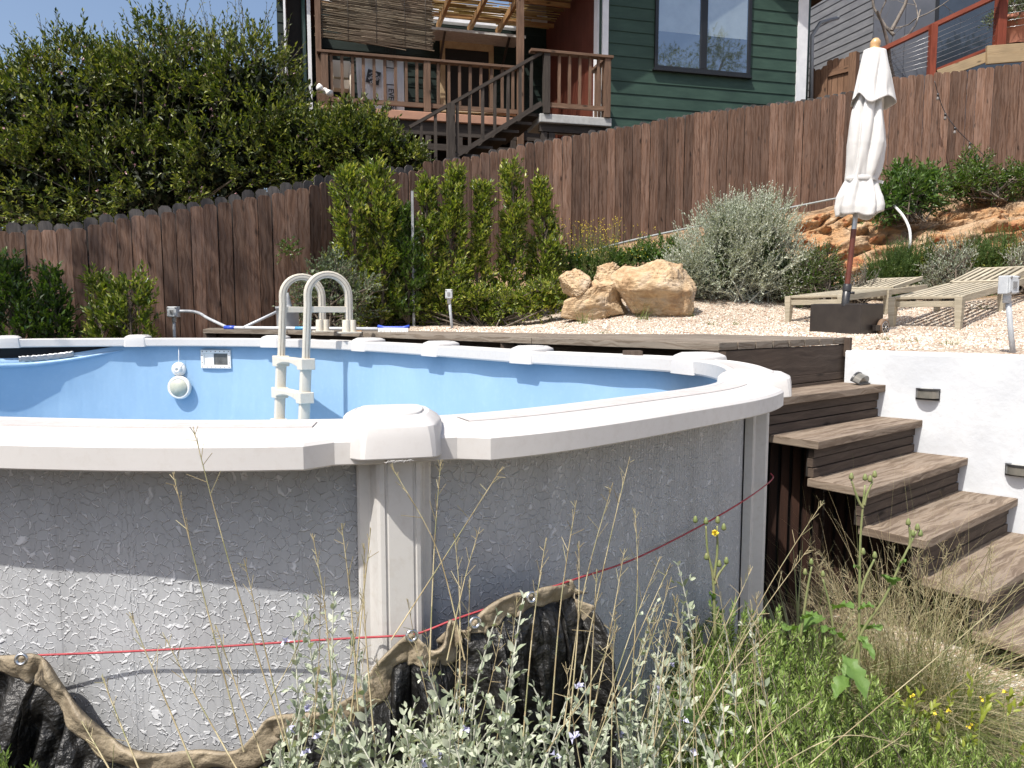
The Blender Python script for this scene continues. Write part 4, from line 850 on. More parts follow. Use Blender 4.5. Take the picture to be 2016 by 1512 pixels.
def rock(outl,Y,ry,label,seed,under=0):
    """a broken block: its front view is an angular outline, its depth ry"""
    cx=sum(p[0] for p in outl)/len(outl); cy=sum(p[1] for p in outl)/len(outl); c=W(cx,cy,Y); k=Y/F
    Q=[((x-cx)*k,(cy-y)*k) for x,y in outl]
    def rad(th):
        dx,dz=math.cos(th),math.sin(th); best=.05
        for a,b in zip(Q,Q[1:]+Q[:1]):
            ex,ez=b[0]-a[0],b[1]-a[1]; den=dx*ez-dz*ex
            if abs(den)<1e-9: continue
            t=(a[0]*ez-a[1]*ex)/den; u=(a[0]*dz-a[1]*dx)/den
            if t>0 and -1e-6<=u<=1+1e-6: best=max(best,t)
        return best
    bm=bmesh.new(); bmesh.ops.create_icosphere(bm,subdivisions=6,radius=1.0); rp=random.Random(int(seed*10)); pl_=[(Vector([rp.gauss(0,.6),-abs(rp.gauss(0,1)),rp.gauss(0,.6)]).normalized(),rp.uniform(.62,.82)) for _ in range(7)]
    for v in bm.verts:
        p=v.co.copy(); th=math.atan2(p.z,p.x); s_=math.hypot(p.x,p.z); r=rad(th); sx=min(1,s_/.94)**.75; q=Vector((math.cos(th)*sx,-math.copysign(abs(p.y)**.7,-p.y),math.sin(th)*sx))
        for u,h in pl_:
            e=q.dot(u)-h
            if e>0: q-=u*e*.8
        rr_=math.hypot(q.x,q.z); q=Vector((math.cos(th)*rr_*r,q.y*ry,math.sin(th)*rr_*r))
        if under and q.z<under: q.y*=1-.30*min(1,(under-q.z)/.07)
        w_=v.co; cr=mn.voronoi(w_*2.2+Vector((seed,0,0)))[0]; g=min(cr[1]-cr[0],.10)/.10
        n_=.035*mn.noise(w_*2+Vector((seed,1,0)))+.022*mn.noise(w_*5+Vector((seed,2,0)))+.012*(1-2*abs(mn.noise(Vector((w_.x*5,w_.y*5,w_.z*14+seed)))))+.006*mn.noise(w_*22)-.014*(1-g)
        v.co=q+w_*n_*(.8 if ry>.3 else .62)
    me=bpy.data.meshes.new('boulder'); bm.to_mesh(me); bm.free(); me.materials.append(BOL); me.polygons.foreach_set('use_smooth',[True]*len(me.polygons)); o=bpy.data.objects.new('boulder',me); link(o); o.location=c; tag(o,label,'boulder','sandstone boulders'); return o
rock([(1205,562),(1212,535),(1228,518),(1300,515),(1342,521),(1362,545),(1371,568),(1366,600),(1352,622),(1290,632),(1235,628),(1216,600)],8.4,.36,'largest flat topped tan boulder on the gravel by the silver bush',6.3,under=-.02)
rock([(1102,548),(1112,533),(1134,530),(1155,541),(1170,557),(1163,580),(1140,590),(1112,575)],8.62,.22,'small tan boulder leaning at the left end of the boulder group',8.4)
rock([(1172,548),(1180,526),(1203,519),(1224,524),(1216,556),(1185,572)],8.78,.2,'tan boulder tucked high between the leaning one and the largest boulder',5.2)
rock([(1148,578),(1172,552),(1212,548),(1228,592),(1250,628),(1150,632),(1106,624),(1112,592)],8.6,.27,'low rough base boulder under the two smaller boulders',12.7)
# ---------------- pipes, hose, string lights ----------------
def pipe(name,label,cat_,pts,r,mat,n=8): mb=MB(); mb.tube(catmull(pts,False,8),r,n); o=mb.build(name,mat); tag(o,label,cat_); return o
PIPE=M('galvanised irrigation pipe',(.34,.36,.35),(.26,.28,.27),scale=7,rough=.5)
pipe('irrigation_pipe','thin grey irrigation pipe sloping up along the foot of the long fence','pipe',[W(960,545,10.0),W(1010,530,10.15),W(1100,510,10.5),W(1250,472,11.0),W(1400,440,11.4),W(1540,412,11.75),W(1640,392,11.95),W(1680,385,11.9),W(1720,371,11.4),W(1752,368,11.0),W(1765,382,10.7),W(1766,400,10.5)],.016,PIPE)
WPV=M('white pvc pipe',(.62,.62,.60),(.5,.5,.47),scale=9,rough=.4)
pipe('garden_hose','white hose curving down over the orange rock behind the parasol','hose',[W(1760,405,10.3),W(1778,425,9.95),W(1790,450,9.75),W(1792,475,9.7),W(1788,500,9.75)],.018,WPV)
sl_t=thing('string_lights','black cable with small clear bulbs strung across the far right fence','string lights',tuple(W(1855,210,12.3)))
pts=[W(1750,150,12.3),W(1765,190,12.3),W(1762,240,12.3)]; main=[W(1840,160,12.3),W(1856,212,12.3),W(1880,250,12.2),W(1920,290,12.2),W(1965,328,12.1),W(2016,346,12.0),W(2080,352,12.0)]; cc_=catmull(main,False,8); mb=MB(); mb.tube(cc_,.006,5); mb.build('cable',BLK,sl_t)
BULB=M('clear bulb glass',(.16,.15,.14),(.22,.2,.19),rough=.08)
for i in range(4,len(cc_),6):
    q=cc_[i]; mb=MB(); mb.lathe(q,[(.0001,0),(.016,-.005),(.016,-.05),(.0001,-.05)],8); bl=mb.build('bulb_socket',BLK,sl_t); mb=MB(); mb.lathe(q-UZ*.05,[(.010,0),(.020,-.03),(.021,-.045),(.013,-.06),(.0001,-.065)],10); mb.build('bulb',BULB,bl)
# ---------------- things on the deck ----------------
BK=thing('pool_skimmer_bucket','grey round plastic tub with funnel lid on the deck behind the ladder','bucket',tuple(W(566,645,6.9)))
mb=MB(); q=W(567,645,6.9); q.z=DZ; k=6.9/F; mb.lathe(q,[(21*k,0),(21.5*k,40*k),(23*k,41*k),(23*k,45*k),(8*k,45*k),(8*k,50*k),(5*k,62*k),(3*k,72*k),(.0001,72*k)],26); mb.build('tub_body',M('grey plastic tub',(.30,.31,.32),(.25,.26,.27),scale=6,rough=.55),BK)
BLU=M('blue plastic',(.03,.07,.42),(.04,.09,.5),rough=.35); ALU=M('white aluminium pole',(.62,.64,.66),(.5,.52,.54),scale=8,rough=.35)
p1=W(446,645,6.95); p2=W(745,650,6.3); p1.z=p2.z=DZ+.018; tp=thing('telescopic_pole','long white telescopic pool pole lying along the deck with blue grips','pole',tuple(p1))
mb=MB(); mb.tube([p1,p2],.015,10); mb.build('pole_tube',ALU,tp)
mb=MB(); d=(p2-p1).normalized(); mb.tube([p1-d*.02,p1+d*.10],.02,10); mb.build('grip',BLU,tp); mb=MB(); q=p1.lerp(p2,.48); mb.tube([q,q+d*.12],.0165,10); mb.build('sleeve',M('light blue band',(.10,.32,.55),rough=.4),tp)
p1=W(480,648,6.85); p2=W(547,622,7.25); p1.z=DZ+.02; p2.z=DZ+.17; mb=MB(); mb.tube([p1,p2],.014,8); o=mb.build('pvc_pole',ALU); tag(o,'short white pole leaning on the grey tub','pole')
q=W(775,651,6.05); q.z=DZ+.02; bt=thing('pool_brush','blue and white pool brush lying on the deck at the end of the pole','brush',tuple(q)); a=Vector((.98,-.2,0)).normalized(); P=[]
mb=MB(); mb.tube([q-a*.135+UZ*.025,q-a*.08+UZ*.012,q+a*.08+UZ*.012,q+a*.135+UZ*.025],.014,8); mb.build('brush_back',BLU,bt)
mb=MB()
for i in range(40):
    for j in range(3): c=q-a*.125+a*.25*i/39+Vector((0,-.008-.01*j,-.0)); mb.tube([c+UZ*.012,c+Vector((random.uniform(-.004,.004),-.015,-.022))],.003,3,cap=False)
mb.build('bristles',WHP,bt)
q=G(640,652,DZ+.01); mb=MB(); mb.box(W(700,652,5.95)*1.0,(.10,.02,.012)); o=mb.build('wood_scrap',M('raw pine scrap',(.5,.3,.16),rough=.7)); o.location.z+=DZ-W(700,652,5.95).z+.008; tag(o,'small orange wood scrap on the deck edge','wood scrap')
# ---------------- green house and its raised porch ----------------
HO=Vector((-3.03,12,0)); E1=Vector((.969,.247,0)).normalized(); E2=Vector((-E1.y,E1.x,0))
def onH(px,py,b):
    r=ray(px,py); o=Vector((0,0,CAMZ)); t=((HO-o).dot(E2)+b)/r.dot(E2); return o+r*t
def ha(v): return (v-HO).dot(E1)
def hp(a,b,z): return HO+E1*a+E2*b+UZ*z
def hbox(mb,a0,a1,b0,b1,z0,z1): mb.box(hp((a0+a1)/2,(b0+b1)/2,(z0+z1)/2),(a1-a0,b1-b0,z1-z0),(E1,E2,UZ))
def pa(px,b): return ha(onH(px,300,b))
def pz(px,py,b): return onH(px,py,b).z
GR=wood('dark green painted siding',(.026,.053,.040),(.036,.068,.052),(.044,.079,.061),rough=.55,vs=9,us=2,island=.1,knots=False,bstr=.2); WT=M('white painted trim',(.72,.73,.74),(.62,.63,.65),scale=6,rough=.55)
house=thing('green_house','dark green clapboard house with white corner boards behind the long fence','house',tuple(hp(6,-.4,3.0)))
BW=-.40; aL,aR=pa(1190,BW),pa(1570,BW)
def siding(mb,p0,p1,z0,z1,nrm,step=.2,th=.018,proud=.014):
    d=(p1-p0); L=d.length; d.normalize(); z=z0
    while z<z1:
        top=min(z+step,z1); V=[]
        r=random.random()*9; c0,c1=p0,p1
        A=[c0+UZ*z+nrm*proud,c1+UZ*z+nrm*proud,c1+UZ*top+nrm*.001,c0+UZ*top+nrm*.001,c0+UZ*z-nrm*.005,c1+UZ*z-nrm*.005]
        mb.add(A,[(0,1,2,3),(4,5,1,0),(4,0,3),(5,2,1)],[[(r,r),(r+L,r),(r+L,r+step),(r,r+step)],[(r,r),(r+L,r),(r+L,r+.02),(r,r+.02)],[(0,0)]*3,[(0,0)]*3]); z+=step
N1=-E2
mb=MB(); siding(mb,hp(aL,BW,0),hp(aR,BW,0),2.61,8.6,N1); hbox(mb,aL,aR,BW+.006,BW+.1,2.6,8.6); mb.build('siding_wall',GR,house)
mb=MB(); hbox(mb,pa(1183,BW),pa(1194,BW),BW-.03,BW+.02,2.6,8.6); mb.build('corner_board',WT,house); mb=MB(); hbox(mb,pa(1561,BW),pa(1580,BW),BW-.03,BW+.02,2.6,8.6); mb.build('corner_board',WT,house)
# right side wall goes back, dark downpipe beside it
mb=MB(); hbox(mb,aR,aR+.05,BW+.02,6,2.6,8.6); mb.build('side_wall',GR,house)
mb=MB(); a=pa(1588,BW); mb.tube([hp(a,BW+.1,3),hp(a,BW+.1,7.2),hp(a+.1,BW+.2,7.5)],.04,10); mb.build('downpipe',M('dark green downpipe',(.02,.05,.045),rough=.4),house)
# left side wall, red brown plywood
RB=wood('red brown stained plywood',(.085,.024,.014),(.125,.038,.024),(.16,.055,.036),rough=.6,vs=5,us=1,island=.05,knots=False)
a0=pa(1183,BW); mb=MB(); hbox(mb,a0-.0,a0+.06,BW+.28,2.8,2.6,8.6); mb.build('side_wall',RB,house)
mb=MB(); hbox(mb,a0-.02,a0+.05,BW+.02,BW+.09,2.6,8.6); mb.build('corner_strip',GR,house); mb=MB(); hbox(mb,a0-.04,a0+.06,BW+.09,BW+.29,2.6,8.6); mb.build('corner_board',WT,house)
# gable roof over the green block
RF=M('grey roof shingle',(.07,.07,.07),(.11,.105,.10),scale=12,rough=.9); SOF=wood('brown eave boards',(.05,.028,.018),(.10,.06,.04),(.15,.09,.06),island=.3)
am=(aL+aR)/2; zr=9.35; ze=7.05; ov=.75; half=(aR-aL)/2+.9
for s_ in(-1,1):
    mb=MB(); A=hp(am,BW-ov,zr);B=hp(am+s_*half,BW-ov,ze+.35);off=E2*7; n=Vector((0,0,.08)); V=[A,B,B+off,A+off]; mb.add([v for v in V]+[v+n for v in V],[(0,1,2,3),(7,6,5,4),(0,4,5,1),(1,5,6,2),(2,6,7,3),(3,7,4,0)]); mb.build('roof_slope',SOF,house)
    mb=MB(); mb.beam(A-E2*.02,B-E2*.02,.035,.16); mb.build('barge_board',WT,house)
# window
FR=M('black window frame',(.012,.012,.013),rough=.35)
def glass():
    m,n,b,o=newmat('window glass'); gl=n.nodes.new('ShaderNodeBsdfGlossy'); gl.inputs['Roughness'].default_value=.02; gl.inputs[0].default_value=(.75,.82,.9,1); tr=n.nodes.new('ShaderNodeBsdfTransparent'); tr.inputs[0].default_value=(.75,.8,.8,1); ms=n.nodes.new('ShaderNodeMixShader'); ms.inputs[0].default_value=.38
    n.links.new(tr.outputs[0],ms.inputs[1]); n.links.new(gl.outputs[0],ms.inputs[2]); n.links.new(ms.outputs[0],o.inputs[0]); return m
wb=BW-.03; w0,w1=pa(1285,wb),pa(1471,wb); zb0,zb1=pz(1285,134,wb),7.45; wm=(w0+w1)/2; fr=.055
zb0=(pz(1285,134,wb)+pz(1471,152,wb))/2
mb=MB(); hbox(mb,w0,w1,wb-.03,wb+.02,zb0,zb0+fr);hbox(mb,w0,w1,wb-.03,wb+.02,zb1,zb1+fr);hbox(mb,w0,w0+fr,wb-.03,wb+.02,zb0+fr,zb1);hbox(mb,w1-fr,w1,wb-.03,wb+.02,zb0+fr,zb1);hbox(mb,wm-.06,wm+.06,wb-.032,wb+.02,zb0+fr,zb1); hbox(mb,w0-.03,w1+.03,wb-.05,wb+.02,zb0-.035,zb0-.002); win=mb.build('window',FR,house,bevel=.004)
GLA=glass(); RMD=M('dim room behind glass',(.10,.12,.15),(.07,.08,.10),scale=2,rough=.9); BLD=M('pale roller blind',(.62,.63,.62),(.5,.51,.5),scale=3,rough=.8)
for x0,x1 in((w0+fr,wm-.06),(wm+.06,w1-fr)):
    mb=MB(); mb.add([hp(x0,wb-.006,zb0+fr),hp(x1,wb-.006,zb0+fr),hp(x1,wb-.006,zb1),hp(x0,wb-.006,zb1)],[(0,1,2,3)]); mb.build('pane',GLA,win)
    mb=MB(); hbox(mb,x0,x1,wb+.005,wb+.012,zb0+fr,zb1); mb.build('room_backdrop',RMD,win)
    mb=MB(); hbox(mb,x0+.02,x1-.02,wb+.0,wb+.004,zb0+.62,zb1-.01)
    mb.build('blind',BLD,win)
# porch back wall, door, roof edge
PB=2.8; pL=pa(575,0); mb=MB(); siding(mb,hp(pL-.3,PB,0),hp(a0,PB,0),2.6,7.4,N1); hbox(mb,pL-.3,a0,PB+.006,PB+.1,2.6,7.4); mb.build('porch_wall',wood('porch siding darkened as shade',(.010,.019,.016),(.014,.025,.021),(.018,.03,.026),rough=.6,vs=9,us=2,island=.1,knots=False,bstr=.2),house)  # siding greens darkened to stand in for the shade inside the porch
YF=M('unpainted tan door frame',(.45,.34,.20),(.36,.26,.15),scale=9,rough=.7); d0,d1=pa(868,PB-.05),pa(972,PB-.05); zt=pz(870,94,PB-.05)
mb=MB(); hbox(mb,d0,d0+.10,PB-.07,PB-.02,4.79,zt);hbox(mb,d1-.10,d1,PB-.07,PB-.02,4.79,zt);hbox(mb,d0,d1,PB-.07,PB-.02,zt,zt+.14); df=mb.build('door_frame',YF,house,bevel=.004); mb=MB(); hbox(mb,d0+.1,d1-.1,PB-.045,PB-.03,4.79,zt); mb.build('dark_doorway',M('dark doorway',(.012,.011,.010),rough=.8),df)  # black panel stands in for the unlit door opening
mb=MB(); hbox(mb,pa(700,PB-.2),pa(1017,PB-.2),PB-.25,PB-.1,7.22,7.40); hbox(mb,pL-.3,a0,PB-.08,PB+2.2,7.42,7.6); mb.build('eave_gutter',WT,house)
mb=MB(); A=hp(pa(842,1.9),1.9,pz(842,60,1.9));B=hp(pa(1035,1.9),1.9,pz(1035,72,1.9)); zz_=(A.z+B.z)/2; V=[hp(ha(A),1.9,zz_),hp(ha(B),1.9,zz_),hp(ha(B),PB,zz_+.12),hp(ha(A),PB,zz_+.12)]; mb.add([v for v in V]+[v+UZ*.05 for v in V],[(3,2,1,0),(4,5,6,7),(0,1,5,4),(1,2,6,5),(2,3,7,6),(3,0,4,7)]); aw=mb.build('door_canopy',M('white metal canopy',(.55,.55,.53),(.4,.4,.38),scale=14,rough=.5),house)
for px_ in(878,1003): mb=MB(); a=pa(px_,1.95); mb.beam(hp(a,1.95,zz_),hp(a-.02,PB-.02,zz_-.55),.04,.04); mb.build('canopy_bracket',FR,aw)
# left end of the house
DKS=wood('left siding near black as shade',(.012,.011,.010),(.02,.018,.016),(.03,.027,.024),vs=8,island=.2,knots=False)  # near black tone imitates the shade below the roof overhang
mb=MB(); hbox(mb,pa(572,.45),pa(606,.45),.45,3.0,3.0,7.3); mb.build('left_wall',DKS,house)
mb=MB(); hbox(mb,pa(611,.3),pa(618,.3),.28,.36,3.6,7.2); mb.build('corner_board',WT,house)
mb=MB(); a=pa(604,.35); mb.tube([hp(a,.35,3.3),hp(a,.35,7.0)],.032,8); mb.build('downpipe',M('dark green downpipe',(.03,.07,.06),rough=.4),house)
mb=MB(); hbox(mb,pa(566,.2),pa(570,.2),.1,.5,5.2,7.15); hbox(mb,pa(565,.2),pa(622,.2),.05,.2,6.88,7.0); mb.build('white_fascia',WT,house)
mb=MB(); hbox(mb,pa(562,.2),pa(640,.2),.22,3.5,6.92,7.02); mb.build('left_eave',SOF,house)
# raised porch deck
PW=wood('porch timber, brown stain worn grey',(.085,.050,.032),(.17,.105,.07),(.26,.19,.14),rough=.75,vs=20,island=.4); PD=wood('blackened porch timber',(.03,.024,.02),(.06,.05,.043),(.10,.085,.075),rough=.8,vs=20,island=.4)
TC=M('terracotta coloured slab edge',(.42,.22,.14),(.33,.18,.12),scale=5,rough=.8,bs=30,bstr=.3)
porch=thing('raised_porch','raised wooden porch with railing, pergola posts and stairs in front of the house','porch',tuple(hp(1.5,0,3)))
pa0=pa(640,0); pa1=pa(1040,0)
mb=MB(); hbox(mb,pa0-.1,pa1+.25,-.06,PB-.02,4.65,4.785); mb.build('porch_floor',TC,porch,bevel=.01)
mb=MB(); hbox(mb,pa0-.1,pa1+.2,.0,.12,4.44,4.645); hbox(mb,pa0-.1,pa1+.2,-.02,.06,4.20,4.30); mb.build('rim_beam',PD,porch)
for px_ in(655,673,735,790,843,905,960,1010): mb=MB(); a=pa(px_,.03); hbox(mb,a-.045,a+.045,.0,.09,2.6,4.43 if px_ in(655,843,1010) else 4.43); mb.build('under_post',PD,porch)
mb=MB(); hbox(mb,pa0-.1,pa1+.2,.9,.95,2.6,4.6); mb.build('under_porch_shade',M('black under porch shade',(.008,.007,.006),rough=.9),porch)  # black sheet stands in for the shade beneath the porch floor
# main railing
ra0,ra1=pa(628,0),pa(1025,0); zt_=(pz(640,100,0)+pz(1000,131,0))/2
mb=MB(); hbox(mb,ra0,ra1,-.07,.07,zt_-.04,zt_); mb.build('top_rail',PW,porch,bevel=.004); mb=MB(); hbox(mb,ra0+.08,ra1,-.025,.025,4.86,4.93); mb.build('bottom_rail',PW,porch)
for px_ in(643,842): mb=MB(); a=pa(px_,0); hbox(mb,a-.055,a+.055,-.055,.055,4.79,zt_-.042); mb.build('rail_post',PW,porch,bevel=.004)
a=pa(1024,0); mb=MB(); hbox(mb,a-.055,a+.055,-.05,.06,4.3,7.0); mb.build('pergola_post',PW,porch,bevel=.005)
a=pa(632,.1); mb=MB(); hbox(mb,a-.045,a+.045,.08,.17,4.79,7.0); mb.build('pergola_post',PW,porch,bevel=.005)
px_=656
while px_<1015:
    if abs(px_-842)>9: a=pa(px_,0); mb=MB(); hbox(mb,a-.023,a+.023,-.022,.022,4.932,zt_-.042); mb.build('baluster',PW,porch,bevel=.003)
    px_+=20.8
# landing and stair
LB=-1.15; SC=M('grey cracked concrete slab',(.40,.40,.39),(.30,.30,.29),scale=9,rough=.85,bs=22,bstr=.5); l0,l1=pa(1062,LB),pa(1203,LB); zl1=pz(1130,228,LB); zl0=pz(1130,245,LB)
mb=MB(); hbox(mb,l0,l1,LB-.02,BW-.04,zl0,zl1); mb.build('landing_slab',SC,porch,bevel=.012)
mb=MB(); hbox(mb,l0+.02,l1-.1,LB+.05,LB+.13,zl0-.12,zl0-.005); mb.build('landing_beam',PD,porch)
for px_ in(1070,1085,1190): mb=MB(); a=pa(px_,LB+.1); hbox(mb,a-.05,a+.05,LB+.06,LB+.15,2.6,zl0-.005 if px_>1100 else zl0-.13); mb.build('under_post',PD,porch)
mb=MB(); A=hp(pa(1043,LB),LB,pz(1043,97,LB)); B=hp(pa(1203,LB),LB,pz(1203,112,LB)); zz2=(A.z+B.z)/2; hbox(mb,ha(A),ha(B),LB-.07,LB+.07,zz2-.04,zz2); mb.build('top_rail',PW,porch,bevel=.004); zbr=zl1+.10
mb=MB(); hbox(mb,l0+.1,l1-.1,LB-.02,LB+.02,zbr,zbr+.07); mb.build('bottom_rail',PW,porch)
for px_ in(1075,1193): mb=MB(); a=pa(px_,LB); hbox(mb,a-.05,a+.05,LB-.05,LB+.05,zl1,zz2-.042); mb.build('rail_post',PW if px_>1100 else PD,porch,bevel=.004)
for px_ in(1100,1120,1140,1160,1176): mb=MB(); a=pa(px_,LB); hbox(mb,a-.02,a+.02,LB-.02,LB+.02,zbr+.072,zz2-.042); mb.build('baluster',PW,porch)
for bb in(LB+.2,LB+.36,LB+.52): mb=MB(); hbox(mb,l1-.09,l1-.05,bb-.02,bb+.02,zl1+.002,zz2-.042); mb.build('baluster',PW,porch)
mb=MB(); hbox(mb,l1-.12,l1-.02,LB+.072,BW-.04,zz2-.04,zz2-.001); mb.build('side_rail',PW,porch)
up=lambda x:106+(1063-x)*.563; lo_=lambda x:204+(1065-x)*.614
mb=MB(); mb.beam(onH(1066,up(1066),LB),onH(806,up(806),LB),.07,.045); mb.build('stair_handrail',PD,porch); mb=MB(); mb.beam(onH(1066,lo_(1066),LB),onH(860,lo_(860),LB),.04,.07); mb.build('stair_rail',PD,porch)
for x in(829,857,900,924,950,974,1000,1024,1046): 
    T_=onH(x,up(x)+2,LB);B_=onH(x,min(lo_(x),340),LB); mb=MB(); c=hp(ha(T_),LB,(T_.z+B_.z)/2); mb.box(c,(.042,.042,T_.z-B_.z),(E1,E2,UZ)); mb.build('baluster',PD,porch)
mb=MB(); T_=onH(887,up(887),LB); hbox(mb,ha(T_)-.06,ha(T_)+.06,LB-.05,LB+.05,2.4,T_.z); mb.build('stair_post',PD,porch)
for i in range(7):
    x=1055-i*26; q=onH(x,lo_(x)+12,LB); mb=MB(); hbox(mb,ha(q)-.16,ha(q)+.16,LB+.04,LB+.85,q.z-.04,q.z); mb.build('stair_tread',PD,porch)
# pergola with reed cover
RAF=wood('honey coloured rafters',(.22,.12,.05),(.36,.21,.09),(.45,.28,.13),rough=.7,vs=18,island=.3); PZ=7.0
perg=thing('pergola','timber pergola over the porch covered with split reed matting','pergola',tuple(hp(1.5,1,7)))
for px_ in(700,765,833,905,975,1038): mb=MB(); a=pa(px_,.2); hbox(mb,a-.03,a+.03,-.15,PB-.3,PZ,PZ+.13); mb.build('rafter',RAF,perg,bevel=.004)
for b_ in(.1,1.1,2.1): mb=MB(); hbox(mb,pa0-.1,a0-.05,b_,b_+.06,PZ+.132,PZ+.2); mb.build('purlin',RAF,perg)
def reedmat(name,c1,c2,c3,tr_=.25):
    m=leafmat(name,[c1,c2,c3],rough=.7,trans=tr_,spec=.2); return m
RD=reedmat('pale reed cover',(.20,.13,.06),(.36,.25,.13),(.48,.36,.20),.35); RD2=reedmat('brown hanging reed',(.06,.043,.03),(.15,.11,.08),(.30,.24,.18),.1)
rr=np.random.default_rng(8); n=420; bb=rr.uniform(-.1,PB-.3,n); aa=rr.uniform(pa0-.2,a0-.9,n); ln=rr.uniform(.5,1.6,n); z=PZ+.21+rr.uniform(0,.02,n); sk=rr.normal(size=n)*.03
keep=np.array([mn.noise(Vector((x*.9,y*1.3,0)))>-.18 for x,y in zip(aa,bb)]); f3=lambda a,b,z: np.array([tuple(hp(i,j,k_)) for i,j,k_ in zip(a,b,z)])
V,T=sticks(f3(aa[keep],bb[keep],z[keep]),f3(np.minimum(aa+ln,a0-.05)[keep],(bb+sk)[keep],z[keep]),.011,.009,4); fast('reed_cover',V,T,RD,perg)
blind=thing('reed_blind','dark brown reed blind hanging raggedly over the left of the porch railing','reed blind',tuple(hp(.3,.1,6.4)))
n=1500; x0,x1=pa(624,.12),pa(852,.12); aa=rr.uniform(x0,x1-.25,n); ln=rr.uniform(.3,1.1,n); zlow=5.86; u=(aa-x0)/(x1-x0); z=rr.uniform(0,1,n); z=zlow-.05+.02*u+(7.15-zlow)*z**1.05; slope=-.05+rr.normal(size=n)*.02; ae=np.minimum(aa+ln,x1+rr.normal(size=n)*.03); bj=.12+rr.uniform(-.012,.012,n)
V,T=sticks(f3(aa,bj,z+.05*(1-u)),f3(ae,bj+rr.uniform(-.006,.006,n),z+.05*(1-u)+slope*(ae-aa)),.0075,.006,4); fast('reed_sticks',V,T,RD2,blind)
mb=MB(); 
for px_ in(640,690,745,800,840): a=pa(px_,.12); mb.tube([hp(a,.10,5.84),hp(a,.10,7.1)],.004,5)
mb.build('binding_wire',M('dull wire',(.12,.1,.08),rough=.5),blind)
# ---------------- objects on the porch ----------------
sh=thing('printed_plastic_sheet','white plastic sheet with black boxed lettering hanging behind the porch railing','plastic sheet',tuple(onH(750,228,.55)))
SB=.55; s0,s1=pa(704,SB),pa(797,SB); P=[]; zs0,zs1=4.80,pz(750,108,SB)
for i in range(31):
    u=i/30; P.append([hp(s0+(s1-s0)*u+(.05*(1-j/20)**2 if u<.1 else 0),SB+.025*math.sin(u*17+j*.12)+.012*math.sin(u*41),zs0+(zs1-zs0)*j/20) for j in range(21)])
mb=MB(); mb.grid(P,flip=False); mb.build('sheet',M('white woven plastic',(.70,.71,.73),(.62,.63,.65),scale=4,rough=.5),sh)
INK=M('black print',(.015,.015,.017),rough=.6); WPR=M('white print',(.72,.72,.73),rough=.6); ORP=M('orange print',(.55,.16,.03),rough=.6)
def text(body,size,c,X,Y,mat,name,parent,fw=1.0):
    cu=bpy.data.curves.new(name,'FONT'); cu.body=body; cu.size=size; cu.align_x='CENTER'; cu.align_y='CENTER'; cu.extrude=.0015; cu.offset=size*.02; t=bpy.data.objects.new(name,cu); link(t); dg=bpy.context.evaluated_depsgraph_get(); me=bpy.data.meshes.new_from_object(t.evaluated_get(dg)); bpy.data.objects.remove(t)
    Z=X.cross(Y); o=bpy.data.objects.new(name,me); me.materials.clear(); me.materials.append(mat); link(o); mt=Matrix(((X.x*fw,Y.x,Z.x,c.x),(X.y*fw,Y.y,Z.y,c.y),(X.z*fw,Y.z,Z.z,c.z),(0,0,0,1))); me.transform(mt); me.update(); reloc(o,parent); return o
TB=SB-.045; DX=-UZ; DY=E1   # rotated a quarter turn, reading downwards
c=onH(770,190,TB); hw=.075; mb=MB()
def frame_(mb,c,X,Y,w,h,t):
    Z=X.cross(Y); 
    for s_ in(-1,1): mb.box(c+Y*s_*h/2,(w+t,t,.003),(X,Y,Z)); mb.box(c+X*s_*w/2,(t,h-t,.003),(X,Y,Z))
Xt,Yt=DX,DY
frame_(mb,onH(770,201,TB),Xt,Yt,.56,.155,.018); mb.build('print_box',INK,sh); text('EVERBILT',.125,onH(770,203,TB-.002),Xt,Yt,INK,'lettering',sh,.92)
mb=MB(); frame_(mb,onH(769,112,TB),Xt,Yt,.36,.155,.018); mb.build('print_box',INK,sh); text('EVERBILT',.115,onH(769,112,TB-.002)+UZ*.13,Xt,Yt,INK,'lettering',sh,.92)
c=onH(735,152,TB); an=R(-12); X=E1*math.cos(an)+UZ*math.sin(an); Y=UZ*math.cos(an)-E1*math.sin(an); mb=MB(); mb.box(c,(.215,.215,.003),(X,Y,X.cross(Y))); mb.build('logo_square',INK,sh)
X2=(X+Y).normalized();Y2=(Y-X).normalized()
for s_,dy in(('THE',.072),('HOME',.012),('DEPOT',-.055)): text(s_,.058 if s_!='THE' else .03,c+Y2*dy-E2*.004,X2,Y2,WPR,'lettering',sh,1.05)
# tiered cart
CR=M('cream enamel',(.62,.55,.45),(.55,.49,.40),rough=.45); kb=.45; ct=thing('tiered_cart','cream three tier cart with baskets standing at the left end of the porch','cart',tuple(hp(pa(674,kb),kb,4.79)))
c0,c1=pa(656,kb),pa(692,kb)
for zb_,h in((pz(674,156,kb),.25),(pz(674,178,kb),.13),(4.84,.12)):
    mb=MB(); P=[]
    for zz_,g in((zb_,.03),(zb_+h,0),(zb_+h,.012),(zb_+.01,.04)): P.append([hp(c0+g,kb-.14+g,zz_),hp(c1-g,kb-.14+g,zz_),hp(c1-g,kb+.14-g,zz_),hp(c0+g,kb+.14-g,zz_)])
    mb.grid(P,closed_v=True,smooth=False,flip=True); mb.add(P[0],[(0,1,2,3)]); mb.build('basket',CR,ct)
mb=MB(); 
for a in(c0+.0,c1-.0): 
    for b_ in(kb-.15,kb+.15): mb.tube([hp(a,b_,4.79),hp(a,b_,pz(674,128,kb))],.012,8)
mb.build('cart_frame',CR,ct)
fl2=thing('floodlight','white twin floodlight mounted on the left corner post of the porch railing','floodlight',tuple(hp(pa(640,-.1),-.1,5.2)))
